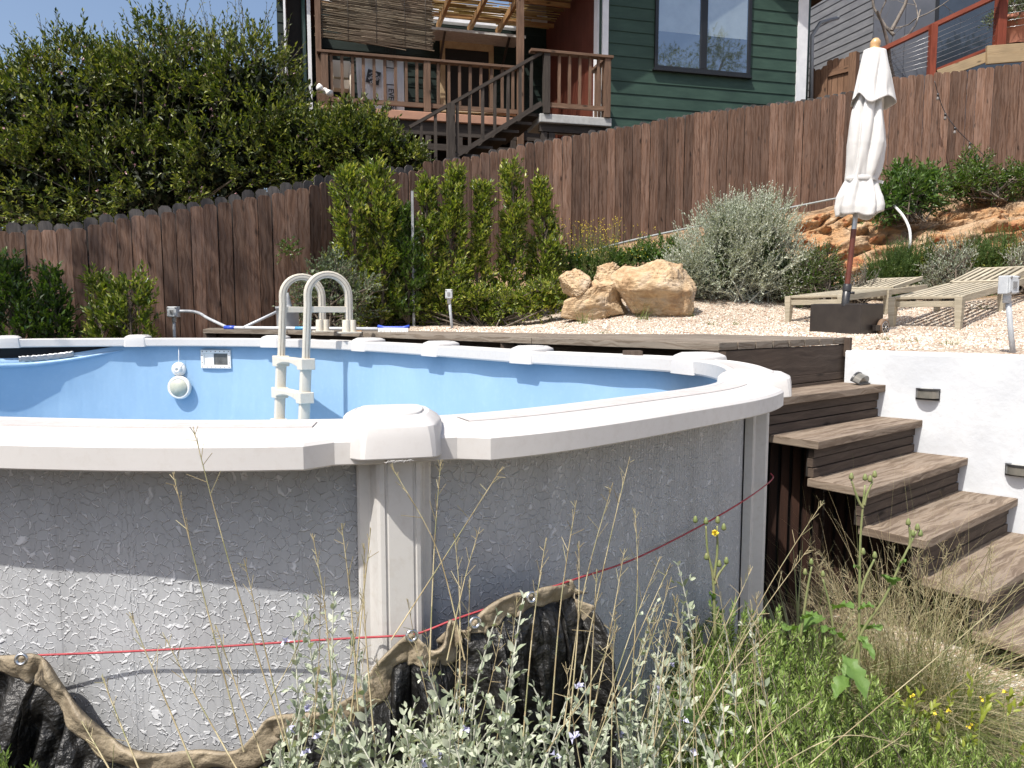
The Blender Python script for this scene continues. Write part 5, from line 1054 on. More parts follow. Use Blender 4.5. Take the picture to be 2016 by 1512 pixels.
c=onH(640,180,-.12); mb=MB(); mb.lathe(c+UZ*0,[(.0001,.0),(.05,0),(.05,.03),(.0001,.03)],14,axis=N1); mb.build('mount_plate',WHP,fl2)
for d in(Vector((-.55,-.6,.25)),Vector((.75,-.45,-.45))): d.normalize(); mb=MB(); mb.lathe(c+N1*.03,[(.018,0),(.02,.05),(.045,.07),(.055,.13),(.0001,.132)],14,axis=d); mb.build('lamp_head',WHP,fl2)
lp=thing('lumber_pile','loose tan boards stacked on the porch floor behind the railing','lumber',tuple(hp(pa(880,.5),.5,4.79)))
TAN=wood('raw pale boards',(.42,.32,.2),(.55,.43,.29),(.6,.5,.36),island=.2,knots=False)
for i in range(7):
    mb=MB(); a_=pa(800+i*13,.6); mb.box(hp(a_+.55,.4+.13*(i%3),4.80+.02+.042*(i//2)),(1.3+.12*(i%3),.14,.03),(E1*math.cos(.1*(i%3-1))+E2*math.sin(.1*(i%3-1)),-E1*math.sin(.1*(i%3-1))+E2*math.cos(.1*(i%3-1)),UZ)); mb.build('board',TAN,lp)
# ---------------- neighbour's house, gate, cable railing ----------------
nb_=thing('neighbour_house','grey clapboard and dark slate panelled house at the top right corner','house',tuple(W(1720,150,16)))
GS=wood('grey painted siding',(.12,.125,.135),(.17,.175,.185),(.2,.205,.215),rough=.6,vs=8,island=.1,knots=False,bstr=.2); SLT=M('dark slate grey panels',(.060,.068,.085),(.085,.092,.112),scale=2,rough=.55)
A=W(1585,100,17.5);B=W(1717,100,15.6); A.z=B.z=0; n_=Vector((B.y-A.y,A.x-B.x,0)).normalized(); n_=n_ if n_.y<0 else -n_
mb=MB(); siding(mb,A,B,4.5,9.6,n_,.16); mb.beam(A-n_*.06+UZ*7,B-n_*.06+UZ*7,.08,5.2); mb.build('siding_wall',GS,nb_)
C_=W(2150,100,15.0); C_.z=0; mb=MB(); d=(C_-B).normalized(); 
L=(C_-B).length; k_=0; x=0
n2=Vector((d.y,-d.x,0)); n2=n2 if n2.y<0 else -n2
while x<L: w=min(.6,L-x); mb.box(B+d*(x+w/2)+UZ*7,(w-.008,.04,5.2),(d,n2,UZ)); x+=.6
mb.build('panel_wall',SLT,nb_)
mb=MB(); mb.box(B+d*L/2-n2*.06+UZ*7,(L,.03,5.2),(d,n2,UZ)); mb.build('joint_backing',BLK,nb_)
mb=MB(); x=1.1; mb.box(B+d*(x+.9)+n2*.03+UZ*7.1,(1.7,.03,1.9),(d,n2,UZ)); mb.build('dark_window',FR,nb_); mb=MB(); mb.box(B+d*(x+.9)+n2*.052+UZ*7.1,(1.58,.01,1.78),(d,n2,UZ)); mb.build('pane',M('dark reflective glass',(.03,.04,.055),rough=.05,spec=.8),nb_)
mb=MB(); mb.tube([W(1597,215,14),W(1599,70,14),W(1615,45,14.2),W(1650,35,14.5)],.035,8); mb.build('downpipe',M('pale grey downpipe',(.3,.32,.34),rough=.45),nb_)
gt=thing('garden_gate','weathered brown board gate with frame, between the green house and the parasol','gate',tuple(W(1635,205,14)))
q0,q1=W(1592,200,14.3),W(1672,190,13.7); q0.z=q1.z=0; d=(q1-q0).normalized(); L=(q1-q0).length; mb=MB(); nn=7; zt0=W(1592,122,14.3).z; zt1=W(1672,112,13.7).z
for i in range(nn): p=q0+d*(L*(i+.5)/nn); z1=zt0+(zt1-zt0)*i/nn-(.14 if i<3 else 0); picket(mb,p,d,L/nn-.008,z1-1.7,z1-.02*(i%2),.02,.02)
GT=wood('mid brown gate wood',(.10,.055,.032),(.19,.11,.068),(.28,.19,.13),island=.4); mb.build('gate_boards',GT,gt)  # mid brown wood grain, tone varies at random per board
nq=Vector((d.y,-d.x,0)); nq=nq if nq.y<0 else -nq; mb=MB(); mb.box(q0+d*L*.7+nq*.03+UZ*(zt1-.2),(L*.6,.03,.11),(d,nq,UZ)); mb.box(q0+d*L*.42+nq*.03+UZ*(zt1-.8),(.10,.035,1.5),(d,nq,UZ)); mb.build('gate_frame',GT,gt)
mb=MB(); p=W(1679,180,13.6); zt2=W(1679,104,13.6).z; mb.box((p.x,p.y,zt2-1),(.13,.13,2),(d,nq,UZ)); mb.build('gate_post',GT,gt)
RW=wood('oxblood stained railing',(.13,.028,.014),(.22,.055,.03),(.28,.085,.05),rough=.55,vs=18,island=.2,knots=False)
cr=thing('cable_railing','red brown railing with steel cables climbing to the top right corner','railing',tuple(W(1833,142,13.6)))
YR=13.6; mb=MB(); mb.beam(W(1722,105,YR+.4),W(1985,-18,YR-.2),.14,.07); mb.build('top_rail',RW,cr)
for x,y0,y1,wd in((1833,48,144,.11),(1966,-20,96,.15)): mb=MB(); q=W(x,y1,YR); t_z=W(x,y0,YR).z; mb.box((q.x,q.y,(q.z-.2+t_z)/2),(wd,wd,t_z-q.z+.2)); mb.build('rail_post',RW,cr,bevel=.004)
mb=MB(); mb.beam(W(1838,140,YR+.05),W(1960,90,YR),.06,.05); mb.build('lower_rail',RW,cr)
for i in range(7):
    f=(i+1)/8; mb=MB(); mb.tube([W(1742,100+f*60,YR+.35),W(1833,60+f*78,YR),W(1966,2+f*86,YR)],.004,4); mb.tube([W(1966,-40+f*110,YR),W(2100,-60+f*110,YR)],.004,4); mb.build('cable',M('steel cable',(.45,.46,.47),rough=.3,metal=.8),cr)
pl=thing('timber_planter_edge','stepped edging of tan timber boards under the cable railing at the top right','timber edging',tuple(W(1950,120,13.5)))
TB_=wood('pale tan timber',(.26,.19,.11),(.37,.28,.17),(.44,.35,.23),island=.25,us=.7)
for x0,y0,x1,y1,h,Y_ in((1942,100,2120,86,.155,13.45),(1942,118,2120,104,.155,13.44),(1846,148,1944,112,.17,13.6)): mb=MB(); mb.beam(W(x0,y0,Y_),W(x1,y1,Y_-.1),.06,h,up=UZ); mb.build('timber_board',TB_,pl,bevel=.004)
pt=thing('terracotta_pot','terracotta pot with a leafy plant behind the cable railing','plant pot',tuple(W(1992,90,14.0)))
q=W(1994,90,14.0); mb=MB(); mb.lathe(q,[(.20,0),(.26,.40),(.29,.41),(.29,.48),(.25,.48),(.25,.42),(.0001,.42)],26); mb.build('pot',M('terracotta',(.42,.17,.10),(.33,.13,.08),scale=7,rough=.75),pt)
# a few things half behind the long fence
pm=thing('bare_tree','bare pale branches reaching in front of the slate grey house','tree',tuple(W(1745,200,14.6)))
rb=random.Random(4); mb=MB()
def branch(p,d,L,r,dep):
    pts=[p]; 
    for i in range(5):
        d=(d+Vector([rb.uniform(-.28,.28) for _ in range(3)])).normalized(); pts.append(pts[-1]+d*L/5)
    mb.tube(pts,[r*(1-.55*i/5) for i in range(6)],5,cap=False)
    if dep>0:
        for k in range(3 if dep>1 else 4): i=rb.randint(2,5); nd_=(d+Vector([rb.uniform(-.9,.9) for _ in range(3)])).normalized(); branch(pts[i],nd_,L*.62,r*.45,dep-1)
branch(W(1765,190,14.3),Vector((-.2,0,1)),1.6,.05,0)
branch(W(1760,70,14.4),Vector((-.8,0,.5)),1.1,.035,3); branch(W(1755,60,14.3),Vector((.4,0,1)),1.2,.04,3); branch(W(1758,90,14.3),Vector((.9,0,.4)),1.2,.03,3)
mb.build('trunk_and_branches',M('pale bark',(.24,.21,.18),(.15,.13,.11),scale=20,rough=.8),pm)

tr_=thing('street_tree','leafy tree standing behind the camera, mirrored in the green house window','tree',(17.5,-2.6,0))
rng=np.random.default_rng(44); lob=[(18.3,-1.9,12.4,1.0,1.0,.75),(17.9,-2.1,13.3,.7,.7,.5),(16.0,-2.8,12.3,1.1,1.0,.55),(16.9,-2.4,11.5,1.8,1.2,.6)]
P_,D_=lobes_pts(lob,700,rng,.3,1.1); fast('crown',*sprigs(P_,nrmz(D_+rng.normal(size=D_.shape)*.4),7,.3,.13,.05,rng=rng),leafmat('street tree leaves',[(.06,.085,.02),(.14,.16,.03)]),tr_)
mb=MB(); mb.tube([(17.5,-2.6,0),(17.4,-2.5,6),(17.2,-2.4,11)],[.25,.2,.12],8); mb.tube([(17.3,-2.4,9.5),(18.3,-1.9,12.6)],[.1,.04],6); mb.tube([(17.3,-2.4,9.8),(16.1,-2.8,12.3)],[.1,.04],6); mb.build('trunk',M('brown bark',(.12,.08,.05),rough=.9),tr_)
# ---------------- planting: middle distance ----------------
BARK=M('grey brown bark',(.16,.13,.10),(.10,.08,.06),scale=25,rough=.85)
L_HEDGE=leafmat('dark olive hedge leaves',[(.020,.036,.008),(.054,.084,.014),(.13,.16,.026),(.26,.27,.06)],rough=.42,trans=.22,spec=.4)
L_DARK=leafmat('inner leaves darkened as shade',[(.010,.016,.004),(.025,.036,.008)],rough=.6,trans=.1)  # very dark greens paint the shade deep inside the hedge shrubs
L_FIC=leafmat('glossy yellow green leaves',[(.055,.090,.014),(.115,.165,.022),(.21,.26,.038),(.40,.40,.09)],rough=.33,trans=.28,spec=.5)
L_FICD=leafmat('glossy deep green leaves',[(.035,.075,.016),(.07,.125,.022),(.12,.18,.032)],rough=.33,trans=.25,spec=.5)
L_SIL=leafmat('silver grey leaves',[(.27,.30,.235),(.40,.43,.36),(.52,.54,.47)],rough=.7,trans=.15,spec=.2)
L_ROS=leafmat('rosemary needles',[(.035,.075,.018),(.075,.13,.03),(.12,.18,.05)],rough=.5,trans=.2)
L_BROAD=leafmat('broad mid green leaves',[(.035,.080,.018),(.07,.13,.03),(.11,.18,.045)],rough=.4,trans=.3)
L_GRASS=leafmat('green grass blades',[(.07,.11,.03),(.13,.17,.05),(.22,.23,.09)],rough=.6,trans=.3)
L_DRY=leafmat('dry straw blades',[(.30,.24,.14),(.43,.36,.23),(.55,.48,.33),(.26,.26,.14)],rough=.7,trans=.25,spec=.2)
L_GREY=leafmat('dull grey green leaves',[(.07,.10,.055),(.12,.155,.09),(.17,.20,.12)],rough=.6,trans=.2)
F_PINK=M('pale pink petals',(.55,.30,.34),(.62,.45,.46),rough=.7); F_YEL=M('yellow petals',(.75,.62,.06),(.72,.56,.05),rough=.6); F_WHT=M('white petals',(.75,.74,.70),rough=.7); F_LAV=M('pale lilac petals',(.45,.45,.62),(.55,.55,.68),rough=.7)
def wl(rows,Y,ry=.5):
    """ellipsoids: (photo x, photo y, radius across, radius up, depth shift)"""
    out=[]
    for x,y,a,b,*dy in rows:
        yy=Y+(dy[0] if dy else 0); c=W(x,y,yy); k=yy/F; out.append((c.x,c.y,c.z,a*k,ry*(a+b)*k,b*k))
    return out
def blobs(P,s,mat,name,parent,rng=RNG):
    """small five petalled flowers"""
    n=len(P); d=nrmz(rng.normal(size=(n*5,3))+np.array([0,-.5,.5])); V,T=leaves(np.repeat(P,5,0),d,s,s*.8,rng); return fast(name,V,T,mat,parent)
def shrub(name,label,cat_,lobes,n,L,Wd,mat,leafn=9,slen=.22,up=.35,inner=.25,stems=True,group=None,zmin=None,spiky=None,lo=.62,seed=1,ang=.9,fine=False,inner_mat=None,stemr=.004,smat=None):
    rng=np.random.default_rng(seed); lob=np.array(lobes); c=lob[:,:3].mean(0); zb=min(l[2]-l[5] for l in lobes)
    t=thing(name,label,cat_,(c[0],c[1],zb),group)
    P,D=lobes_pts(lobes,n,rng,lo,1.0,zmin)
    # uneven density: keep the sprigs that fall in the denser clumps
    nz=noise3(P,1.0/max(.25,lob[:,3].mean()*.55),seed*3.1); keep=rng.random(len(P))<np.clip(.72+nz*2.4,.12,1); P,D=P[keep],D[keep]
    P=P+nz[keep][:,None]*D*lob[:,3].mean()*.34
    d=nrmz(D*.8+np.array([0,0,up])+rng.normal(size=D.shape)*.35); sl_=slen*rng.uniform(.5,1.3,len(P))
    A=sprigs(P,d,leafn,sl_,L,Wd,ang=ang,rng=rng,fine=fine)
    fast('foliage',*A,mat,t)
    if inner:
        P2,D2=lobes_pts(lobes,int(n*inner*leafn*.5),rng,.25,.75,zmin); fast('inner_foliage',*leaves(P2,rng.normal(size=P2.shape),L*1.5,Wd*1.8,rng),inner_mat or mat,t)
    if stems:
        st=sticks(P-d*.02,P+d*sl_[:,None],stemr,stemr*.5)
        base=np.array([[c[0],c[1],zb]]); k=rng.choice(len(P),min(len(P),60+10*len(lobes)),False); b0=base+rng.normal(size=(len(k),3))*np.array([lob[:,3].max()*.35,.1,.02]); b0[:,2]=zb; mid=(b0+P[k])/2+rng.normal(size=(len(k),3))*.05; mid[:,2]+=.05
        fast('stems',*cat(st,sticks(b0,mid,.012,.009,4),sticks(mid,P[k],.009,.004,4)),smat or BARK,t)
    return t
# the flowering hedge behind the left fence
hed=wl([(-130,320,150,150),(-20,320,110,130,.2),(70,262,105,135),(160,232,105,128,-.1),(250,255,110,128,.3),(330,208,100,130),(430,215,100,128,.2),(505,215,80,118,-.1),(562,300,70,90),(90,390,140,95,-.2),(290,370,150,100,-.1),(470,330,130,95,-.1),(610,310,55,62,-.2),(-80,420,120,80)],10.6,.42)
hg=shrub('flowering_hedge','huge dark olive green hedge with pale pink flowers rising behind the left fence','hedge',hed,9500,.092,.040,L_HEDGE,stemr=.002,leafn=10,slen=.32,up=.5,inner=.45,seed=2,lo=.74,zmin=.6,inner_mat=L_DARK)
rng=np.random.default_rng(5); P,D=lobes_pts(hed,1000,rng,.98,1.08); P=P[P[:,1]<10.9][:230]; blobs(P,.028,F_PINK,'flowers',hg,rng)
# long wispy shoots along its top
org=[];dr=[];ln=[]
for i in range(150):
    px=rng.uniform(-20,600); py=np.interp(px,[0,60,150,260,350,480,560,600],[165,130,118,135,95,100,145,205])+rng.uniform(-5,45); c=W(px,py,10.6+rng.uniform(-.4,.5)); org.append(tuple(c)); dr.append((rng.normal()*.55,rng.normal()*.3,1)); ln.append(rng.uniform(.25,.75))
for px,py,l_ in((290,110,.9),(345,90,.9),(480,100,.9),(500,90,.8),(75,130,.8),(110,115,.8),(430,95,.8),(230,120,.7)):
    for j in range(3): c=W(px,py+20,10.5); org.append(tuple(c)); dr.append((rng.normal()*.4-.2,.1,1)); ln.append(l_)
org=np.array(org);dr=nrmz(np.array(dr));ln=np.array(ln); V=sprigs(org,dr,16,ln,.075,.018,ang=.7,rng=rng,upb=-.05); fast('wispy_shoots',*V,L_HEDGE,hg); fast('shoot_stems',*sticks(org,org+dr*ln[:,None],.006,.002),BARK,hg)
h2=wl([(655,285,50,48),(705,290,45,45,-.1),(770,300,42,38),(735,262,22,40),(690,240,16,32),(800,318,28,20)],10.45,.5)
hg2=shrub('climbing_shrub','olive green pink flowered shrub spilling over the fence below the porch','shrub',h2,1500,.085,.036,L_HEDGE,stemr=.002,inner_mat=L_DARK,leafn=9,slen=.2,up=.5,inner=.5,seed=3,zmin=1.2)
P,D=lobes_pts(h2,200,rng,.98,1.08); blobs(P[:30],.026,F_PINK,'flowers',hg2,rng)
# upright shrubs along the fence
def column(px,ytop,ybase,wpx,Y,n,label,mat=L_FIC,seed=1,prof=None,tr=True,group='upright shrubs planted along the fence',L=.085,Wd=.036):
    rng=np.random.default_rng(seed); k=Y/F; b=W(px,ybase,Y); b.z=gz(b.x,b.y); top=W(px,ytop,Y); H=top.z-b.z; t=thing('upright_shrub',label,'shrub',tuple(b),group); R_=wpx*k/2
    n=int(n*.95); z=rng.random(n)**.85; pf=np.interp(z,*(prof or ([0,.08,.3,.55,.8,1],[.4,.8,.95,.7,.42,.08]))); az=rng.random(n)*6.283
    clump=np.array([mn.noise(Vector((math.cos(a)*1.2,math.sin(a)*1.2,zz*H*2.0+seed))) for a,zz in zip(az,z)])
    keep=rng.random(n)<np.clip(.62+clump*2.6,.05,1); z,pf,az,clump=z[keep],pf[keep],az[keep],clump[keep]
    rad=R_*pf*(.8+.9*clump)*rng.uniform(.2,1,len(z))**.5; sway=.04*np.sin(z*5+seed)
    P=np.stack([b.x+np.cos(az)*rad+sway,b.y+np.sin(az)*rad*.8,b.z+.08+z*(H-.22)],1); d=nrmz(np.stack([np.cos(az)*.75,np.sin(az)*.75,.75+z*.6],1)+rng.normal(size=(len(z),3))*.25); sl_=rng.uniform(.09,.2,len(z))
    fast('foliage',*sprigs(P,d,8,sl_,L,Wd,ang=.85,rng=rng,upb=.3),mat,t)
    zt=np.linspace(0,1,9); pts=[Vector((b.x+.04*math.sin(zz*5+seed),b.y,b.z-.03+zz*(H-.1))) for zz in zt]; mb=MB(); mb.tube(pts,[.019*(1-.75*zz) for zz in zt],6); mb.build('trunk',BARK,t)
    kk=rng.choice(len(P),min(len(P),110),False); o0=np.stack([np.full(len(kk),b.x)+.04*np.sin(z[kk]*5+seed),np.full(len(kk),b.y),P[kk,2]-.1-rad[kk]*.4],1); fast('branches',*cat(sticks(o0,P[kk],.006,.003),sticks(P,P+d*sl_[:,None],.003,.0015)),BARK,t); return t
TOPH=([0,.06,.25,.42,.55,.75,.88,1],[.4,.7,.9,.5,.62,.75,.45,.08])
column(692,318,655,82,8.5,850,'leftmost tall upright shrub, nearest the pool ladder',seed=11,prof=TOPH)
column(752,313,655,84,8.65,900,'tall upright shrub left of the bare metal stake',seed=12,prof=TOPH)
column(800,400,650,70,8.75,650,'shorter bushy shrub right beneath the top of the metal stake',L_FICD,seed=13)
column(846,345,648,62,8.95,800,'upright shrub just right of the metal stake',seed=14)
column(893,325,645,64,9.05,850,'upright shrub behind the small outlet box post',seed=15,prof=([0,.06,.3,.55,.72,.85,1],[.6,1,.9,.75,.4,.45,.15]))
column(945,352,640,60,9.2,600,'thin sparse yellowish upright shrub right of the small outlet box',L_FIC,seed=16,prof=([0,.06,.2,.32,.45,.7,1],[.7,1.1,.95,.7,.42,.38,.15]))
column(1006,312,632,66,9.4,800,'tall narrow upright shrub, second from the boulders',seed=17,prof=([0,.08,.25,.4,.6,.75,1],[.7,1.05,.85,.6,.5,.65,.2]))
column(1068,345,625,72,9.6,850,'upright shrub with a bare lower trunk nearest the boulders',L_FIC,seed=18,prof=([0,.1,.2,.4,.7,1],[.05,.2,1.0,.85,.5,.12]))
shrub('small_shrub','dull grey green shrub with small leaves behind the ladder arches','shrub',wl([(640,560,48,55),(600,600,30,38),(690,590,50,60),(650,530,25,25)],7.9,.5),520,.045,.026,L_GREY,seed=21,leafn=8,slen=.15)
shrub('leafy_filler_shrub','dense yellow green low growth filling the foot of the upright shrubs','shrub',wl([(760,610,70,40),(850,600,75,45),(940,605,50,32),(1020,600,50,28),(1080,590,38,28)],9.0,.3),1900,.065,.028,L_FIC,seed=22,leafn=8,slen=.14,inner=.3)
column(25,495,690,150,7.25,950,'dark leafy shrub at the photo\'s left edge before the fence',L_FICD,seed=23,group='low shrubs on the left')
column(112,515,690,95,7.35,620,'dark leafy shrub second from the photo\'s left edge',L_FICD,seed=24,group='low shrubs on the left')
column(206,525,690,62,7.45,420,'narrow yellowish shrub, left of the round low one',L_FIC,seed=25,group='low shrubs on the left',prof=([0,.5,.8,1],[.8,.9,.7,.3]))
column(268,528,690,118,7.4,760,'round low shrub beside the left grey outlet box',L_FIC,seed=26,group='low shrubs on the left',prof=([0,.3,.6,.85,1],[.8,1,1,.7,.3]))
shrub('ivy_sprig','small green sprig growing out of the left fence boards','plant',wl([(570,480,14,18),(560,500,12,10),(578,490,10,12)],8.55,.3),60,.035,.018,L_FICD,seed=27,slen=.08,inner=0,stems=False)
mb=MB(); q=W(815,640,8.7); q.z=gz(q.x,q.y)-.1; tz_=W(812,376,8.7).z; mb.box((q.x,q.y,(q.z+tz_)/2),(.028,.028,tz_-q.z)); o=mb.build('metal_stake',M('galvanised steel stake',(.33,.34,.35),(.22,.22,.22),scale=14,rough=.5,metal=.5)); tag(o,'bare grey metal stake standing among the upright shrubs','stake')
# silver bush and its neighbours
sb=wl([(1400,530,78,62),(1480,505,85,88,.1),(1430,470,60,60),(1540,540,52,58,.1),(1350,550,42,45,-.1),(1500,450,50,48,.1)],9.35,.5)
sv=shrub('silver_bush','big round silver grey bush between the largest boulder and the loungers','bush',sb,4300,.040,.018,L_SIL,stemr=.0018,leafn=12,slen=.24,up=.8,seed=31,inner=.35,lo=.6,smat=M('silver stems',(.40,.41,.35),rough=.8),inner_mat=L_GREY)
rng=np.random.default_rng(33); m=90; org=[];
for i in range(m):
    px=rng.uniform(1330,1570); py=np.interp(px,[1330,1380,1440,1500,1570],[470,430,400,400,470])+rng.uniform(5,30); org.append(tuple(W(px,py,9.35+rng.uniform(-.3,.3))))
org=np.array(org); d=nrmz(np.stack([(org[:,0]-2.8)*.35,rng.normal(size=m)*.15,np.ones(m)],1)); ln=rng.uniform(.1,.28,m); fast('flower_spikes',*cat(sprigs(org,d,12,ln,.026,.012,rng=rng),sticks(org,org+d*ln[:,None],.003,.002)),L_SIL,sv)
sg=shrub('green_shrub','dark green shrub with tiny white flowers right of the silver bush','shrub',wl([(1600,545,40,45),(1645,560,38,35),(1575,570,30,25),(1630,520,25,25)],9.2,.5),900,.032,.014,L_FICD,seed=34,leafn=10,slen=.13)
P,D=lobes_pts(wl([(1600,545,40,45),(1645,560,38,35),(1630,520,25,25)],9.2,.5),60,rng,.98,1.05); blobs(P[:45],.014,F_WHT,'flowers',sg,rng)
shrub('lavender','greyish lavender clump behind the parasol pole','plant',wl([(1690,570,35,28),(1660,580,22,18)],9.0,.5),300,.035,.006,leafmat('lavender grey leaves',[(.13,.14,.12),(.20,.21,.20),(.26,.25,.28)],rough=.7),seed=35,leafn=12,slen=.18,up=1.2,inner=.1)
def rosemary_bush(label,rows,Y,n,seed,L=.034,Wd=.009,slen=.24): return shrub('rosemary_bush',label,'bush',wl(rows,Y,.5),int(n*1.5),L,Wd,L_ROS,stemr=.0015,smat=L_ROS,seed=seed,leafn=22,slen=slen,up=1.3,inner=.35,lo=.45,ang=.75,group='rosemary bushes along the outcrop',inner_mat=L_HEDGE)
rosemary_bush('dark green rosemary bush between the parasol pole and the small silver plant',[(1760,545,45,38),(1805,530,45,42),(1730,560,30,25),(1840,545,25,30)],9.6,900,36)
rosemary_bush('dark green rosemary bush at the right edge above the second lounger',[(1920,535,50,45),(1975,520,50,50),(1880,560,35,28),(2040,510,45,45)],9.5,1100,37)
shrub('silver_plant','small silver plant between the two rosemary bushes','plant',wl([(1862,530,38,42),(1845,560,25,20),(1885,505,20,22)],9.2,.4),480,.038,.013,L_SIL,seed=38,leafn=9,slen=.17,up=1,inner=.2)
shrub('silver_plant','small silver plant touching the photo\'s right edge behind the outlet box','plant',wl([(2012,535,28,40),(2040,520,30,40)],8.9,.4),300,.038,.013,L_SIL,seed=39,leafn=9,slen=.17,up=1,inner=.2)
shrub('leafy_plant','broad leaved dark green plant hanging over the orange rock beside the parasol','plant',wl([(1740,405,28,30),(1775,390,35,38,.1),(1820,375,38,32,.2),(1770,350,22,20,.3),(1835,350,22,18,.3)],10.4,.4),560,.10,.036,L_BROAD,seed=41,leafn=7,slen=.15,inner=.3)
shrub('leafy_plant','light green leafy plants along the top of the outcrop at the right edge','plant',wl([(1890,365,32,28),(1930,350,38,32,.1),(1980,360,38,26,.1),(1915,325,26,20,.3),(2030,350,35,30)],10.9,.4),700,.075,.022,L_FICD,seed=42,leafn=8,slen=.15,inner=.3)
shrub('pot_plant','leafy shrub growing in the terracotta pot','plant',wl([(1990,20,30,28),(2020,10,30,30),(1965,35,14,12)],14.0,.5),260,.08,.03,L_GREY,seed=43,leafn=8,slen=.2,inner=.1)
# weeds and low growth on the bank
def tuft(name,label,cat_,c,n,L,wd,mat,spread=.6,seed=1,group=None,jitter=.05,parent=None,curve=.5,segs=4,fl=None,upb=1.0):
    rng=np.random.default_rng(seed); c=np.array(c); o=c+rng.normal(size=(n,3))*np.array([jitter,jitter,0]); az=rng.random(n)*6.283; lean=rng.random(n)**.8*spread; d=nrmz(np.stack([np.cos(az)*lean,np.sin(az)*lean,np.full(n,upb)],1)); L_=L*rng.uniform(.45,1.1,n); side=nrmz(np.cross(d,np.array([[0.02,0,1.]])+rng.normal(size=(n,3))*.3))
    V=[];h=np.stack([np.cos(az),np.sin(az),np.zeros(n)],1)
    for s in range(segs+1):
        t=s/segs; p=o+d*(L_*t)[:,None]+h*(L_*curve*lean*t*t)[:,None]-np.array([0,0,1])*(L_*curve*lean*t**2.2*.8)[:,None]; w_=wd*(1-t*.9)
        V+= [p+side*w_/2,p-side*w_/2]
    V=np.stack(V,1).reshape(-1,3); T=[]
    for s in range(segs): b=2*s; T+=[(b,b+1,b+3),(b,b+3,b+2)]
    T=(np.arange(n)[:,None,None]*(2*(segs+1))+np.array(T)[None]).reshape(-1,3)
    o_=fast(name,V,T,mat,parent); 
    if label: tag(o_,label,cat_,group)
    return o_
yw=thing('yellow_flowered_weed','airy green weed with tiny yellow flowers before the long fence','weed',tuple(W(1175,540,10.0)))
rng=np.random.default_rng(50); m=150; c=W(1175,545,10.0); zb=gz(c.x,c.y); org=np.stack([c.x+rng.normal(size=m)*.22,c.y+rng.normal(size=m)*.12,np.full(m,zb)],1); d=nrmz(np.stack([(org[:,0]-c.x)*.7+rng.normal(size=m)*.12,rng.normal(size=m)*.12,np.ones(m)],1)); ln=rng.uniform(.4,.95,m)
fast('foliage',*sprigs(org,d,18,ln*.8,.06,.014,rng=rng,ang=.8),L_GRASS,yw); fast('stems',*sticks(org,org+d*ln[:,None],.004,.002),L_GRASS,yw); blobs(np.repeat(org+d*ln[:,None],3,0)+rng.normal(size=(m*3,3))*.03,.011,F_YEL,'flowers',yw,rng)
shrub('groundcover','low green groundcover between the fence foot and the boulders','ground cover',wl([(1110,525,45,16),(1180,520,50,20),(1250,505,50,22),(1310,500,35,25),(1330,520,30,25)],10.1,.5),1500,.055,.022,L_BROAD,seed=51,leafn=7,slen=.14,inner=.2,stems=False)
def wd(px,py,z0=None,guess=8):
    Y=guess
    for _ in range(30):
        p=W(px,py,Y); e=gz(p.x,p.y)-p.z; Y-=e*1.2 if abs(e)<1 else math.copysign(1,e); Y=min(max(Y,3),11)
    p=W(px,py,Y); return (p.x,p.y,gz(p.x,p.y))
GWL=[(1265,626,8.1,40,.26,'green weed tuft against the foot of the largest boulder'),(1150,622,8.1,36,.24,'weed tuft in front of the leaning small boulder'),(1362,615,8.3,20,.16,'small weed right of the largest boulder'),(1110,640,7.6,14,.10,'tiny weed on the gravel left of the boulders'),(1190,652,6.4,18,.09,'tiny weed on the gravel just behind the deck'),(1402,636,7.6,22,.11,'low weed alone on the gravel before the silver bush'),(1447,634,7.7,14,.10,'sparse weed on the gravel, left of the first lounger leg'),(1740,683,5.6,26,.09,'green weed on the gravel above the white wall'),(1795,690,5.3,20,.08,'thin weed on the gravel between two others above the wall'),(1868,698,5.0,22,.09,'sparse weed on the gravel near the outlet post'),(1940,620,7.6,20,.13,'small weed in the shade of the second lounger')]
for i,(px,py,Y,n,L,lab) in enumerate(GWL):
    c=W(px,py,Y); c.z=gz(c.x,c.y)-.01; tuft('weed_tuft',lab,'weed',tuple(c),n,L,.006,L_GRASS,1.0,60+i,'weeds on the gravel',.03)
# a tree outside the photo on the left that dapples the left fence
st=thing('shade_tree','leafy tree standing left of the photographed area','tree',(-7.6,4.4,0))
lob=[(-5.7,5.9,6.9,1.5,.9,.9),(-4.9,5.8,7.6,1.0,.7,.7),(-6.8,4.4,6.4,1.1,1.0,.8),(-6.5,5.3,7.6,1.2,.9,.8)]
rng=np.random.default_rng(70); P,D=lobes_pts(lob,560,rng,.3,1.0); fast('crown',*sprigs(P,nrmz(D+rng.normal(size=D.shape)*.4),8,.3,.10,.045,rng=rng),L_FICD,st)
mb=MB(); mb.tube([(-7.6,4.4,0),(-7.5,4.5,3),(-7.1,4.8,5.2),(-6.4,5.4,6.8)],[.16,.13,.09,.04],8)
mb.tube([(-7.1,4.8,5.2),(-6,5.6,6.6),(-5,5.8,7.5)],[.07,.04,.02],6); mb.build('trunk',BARK,st)
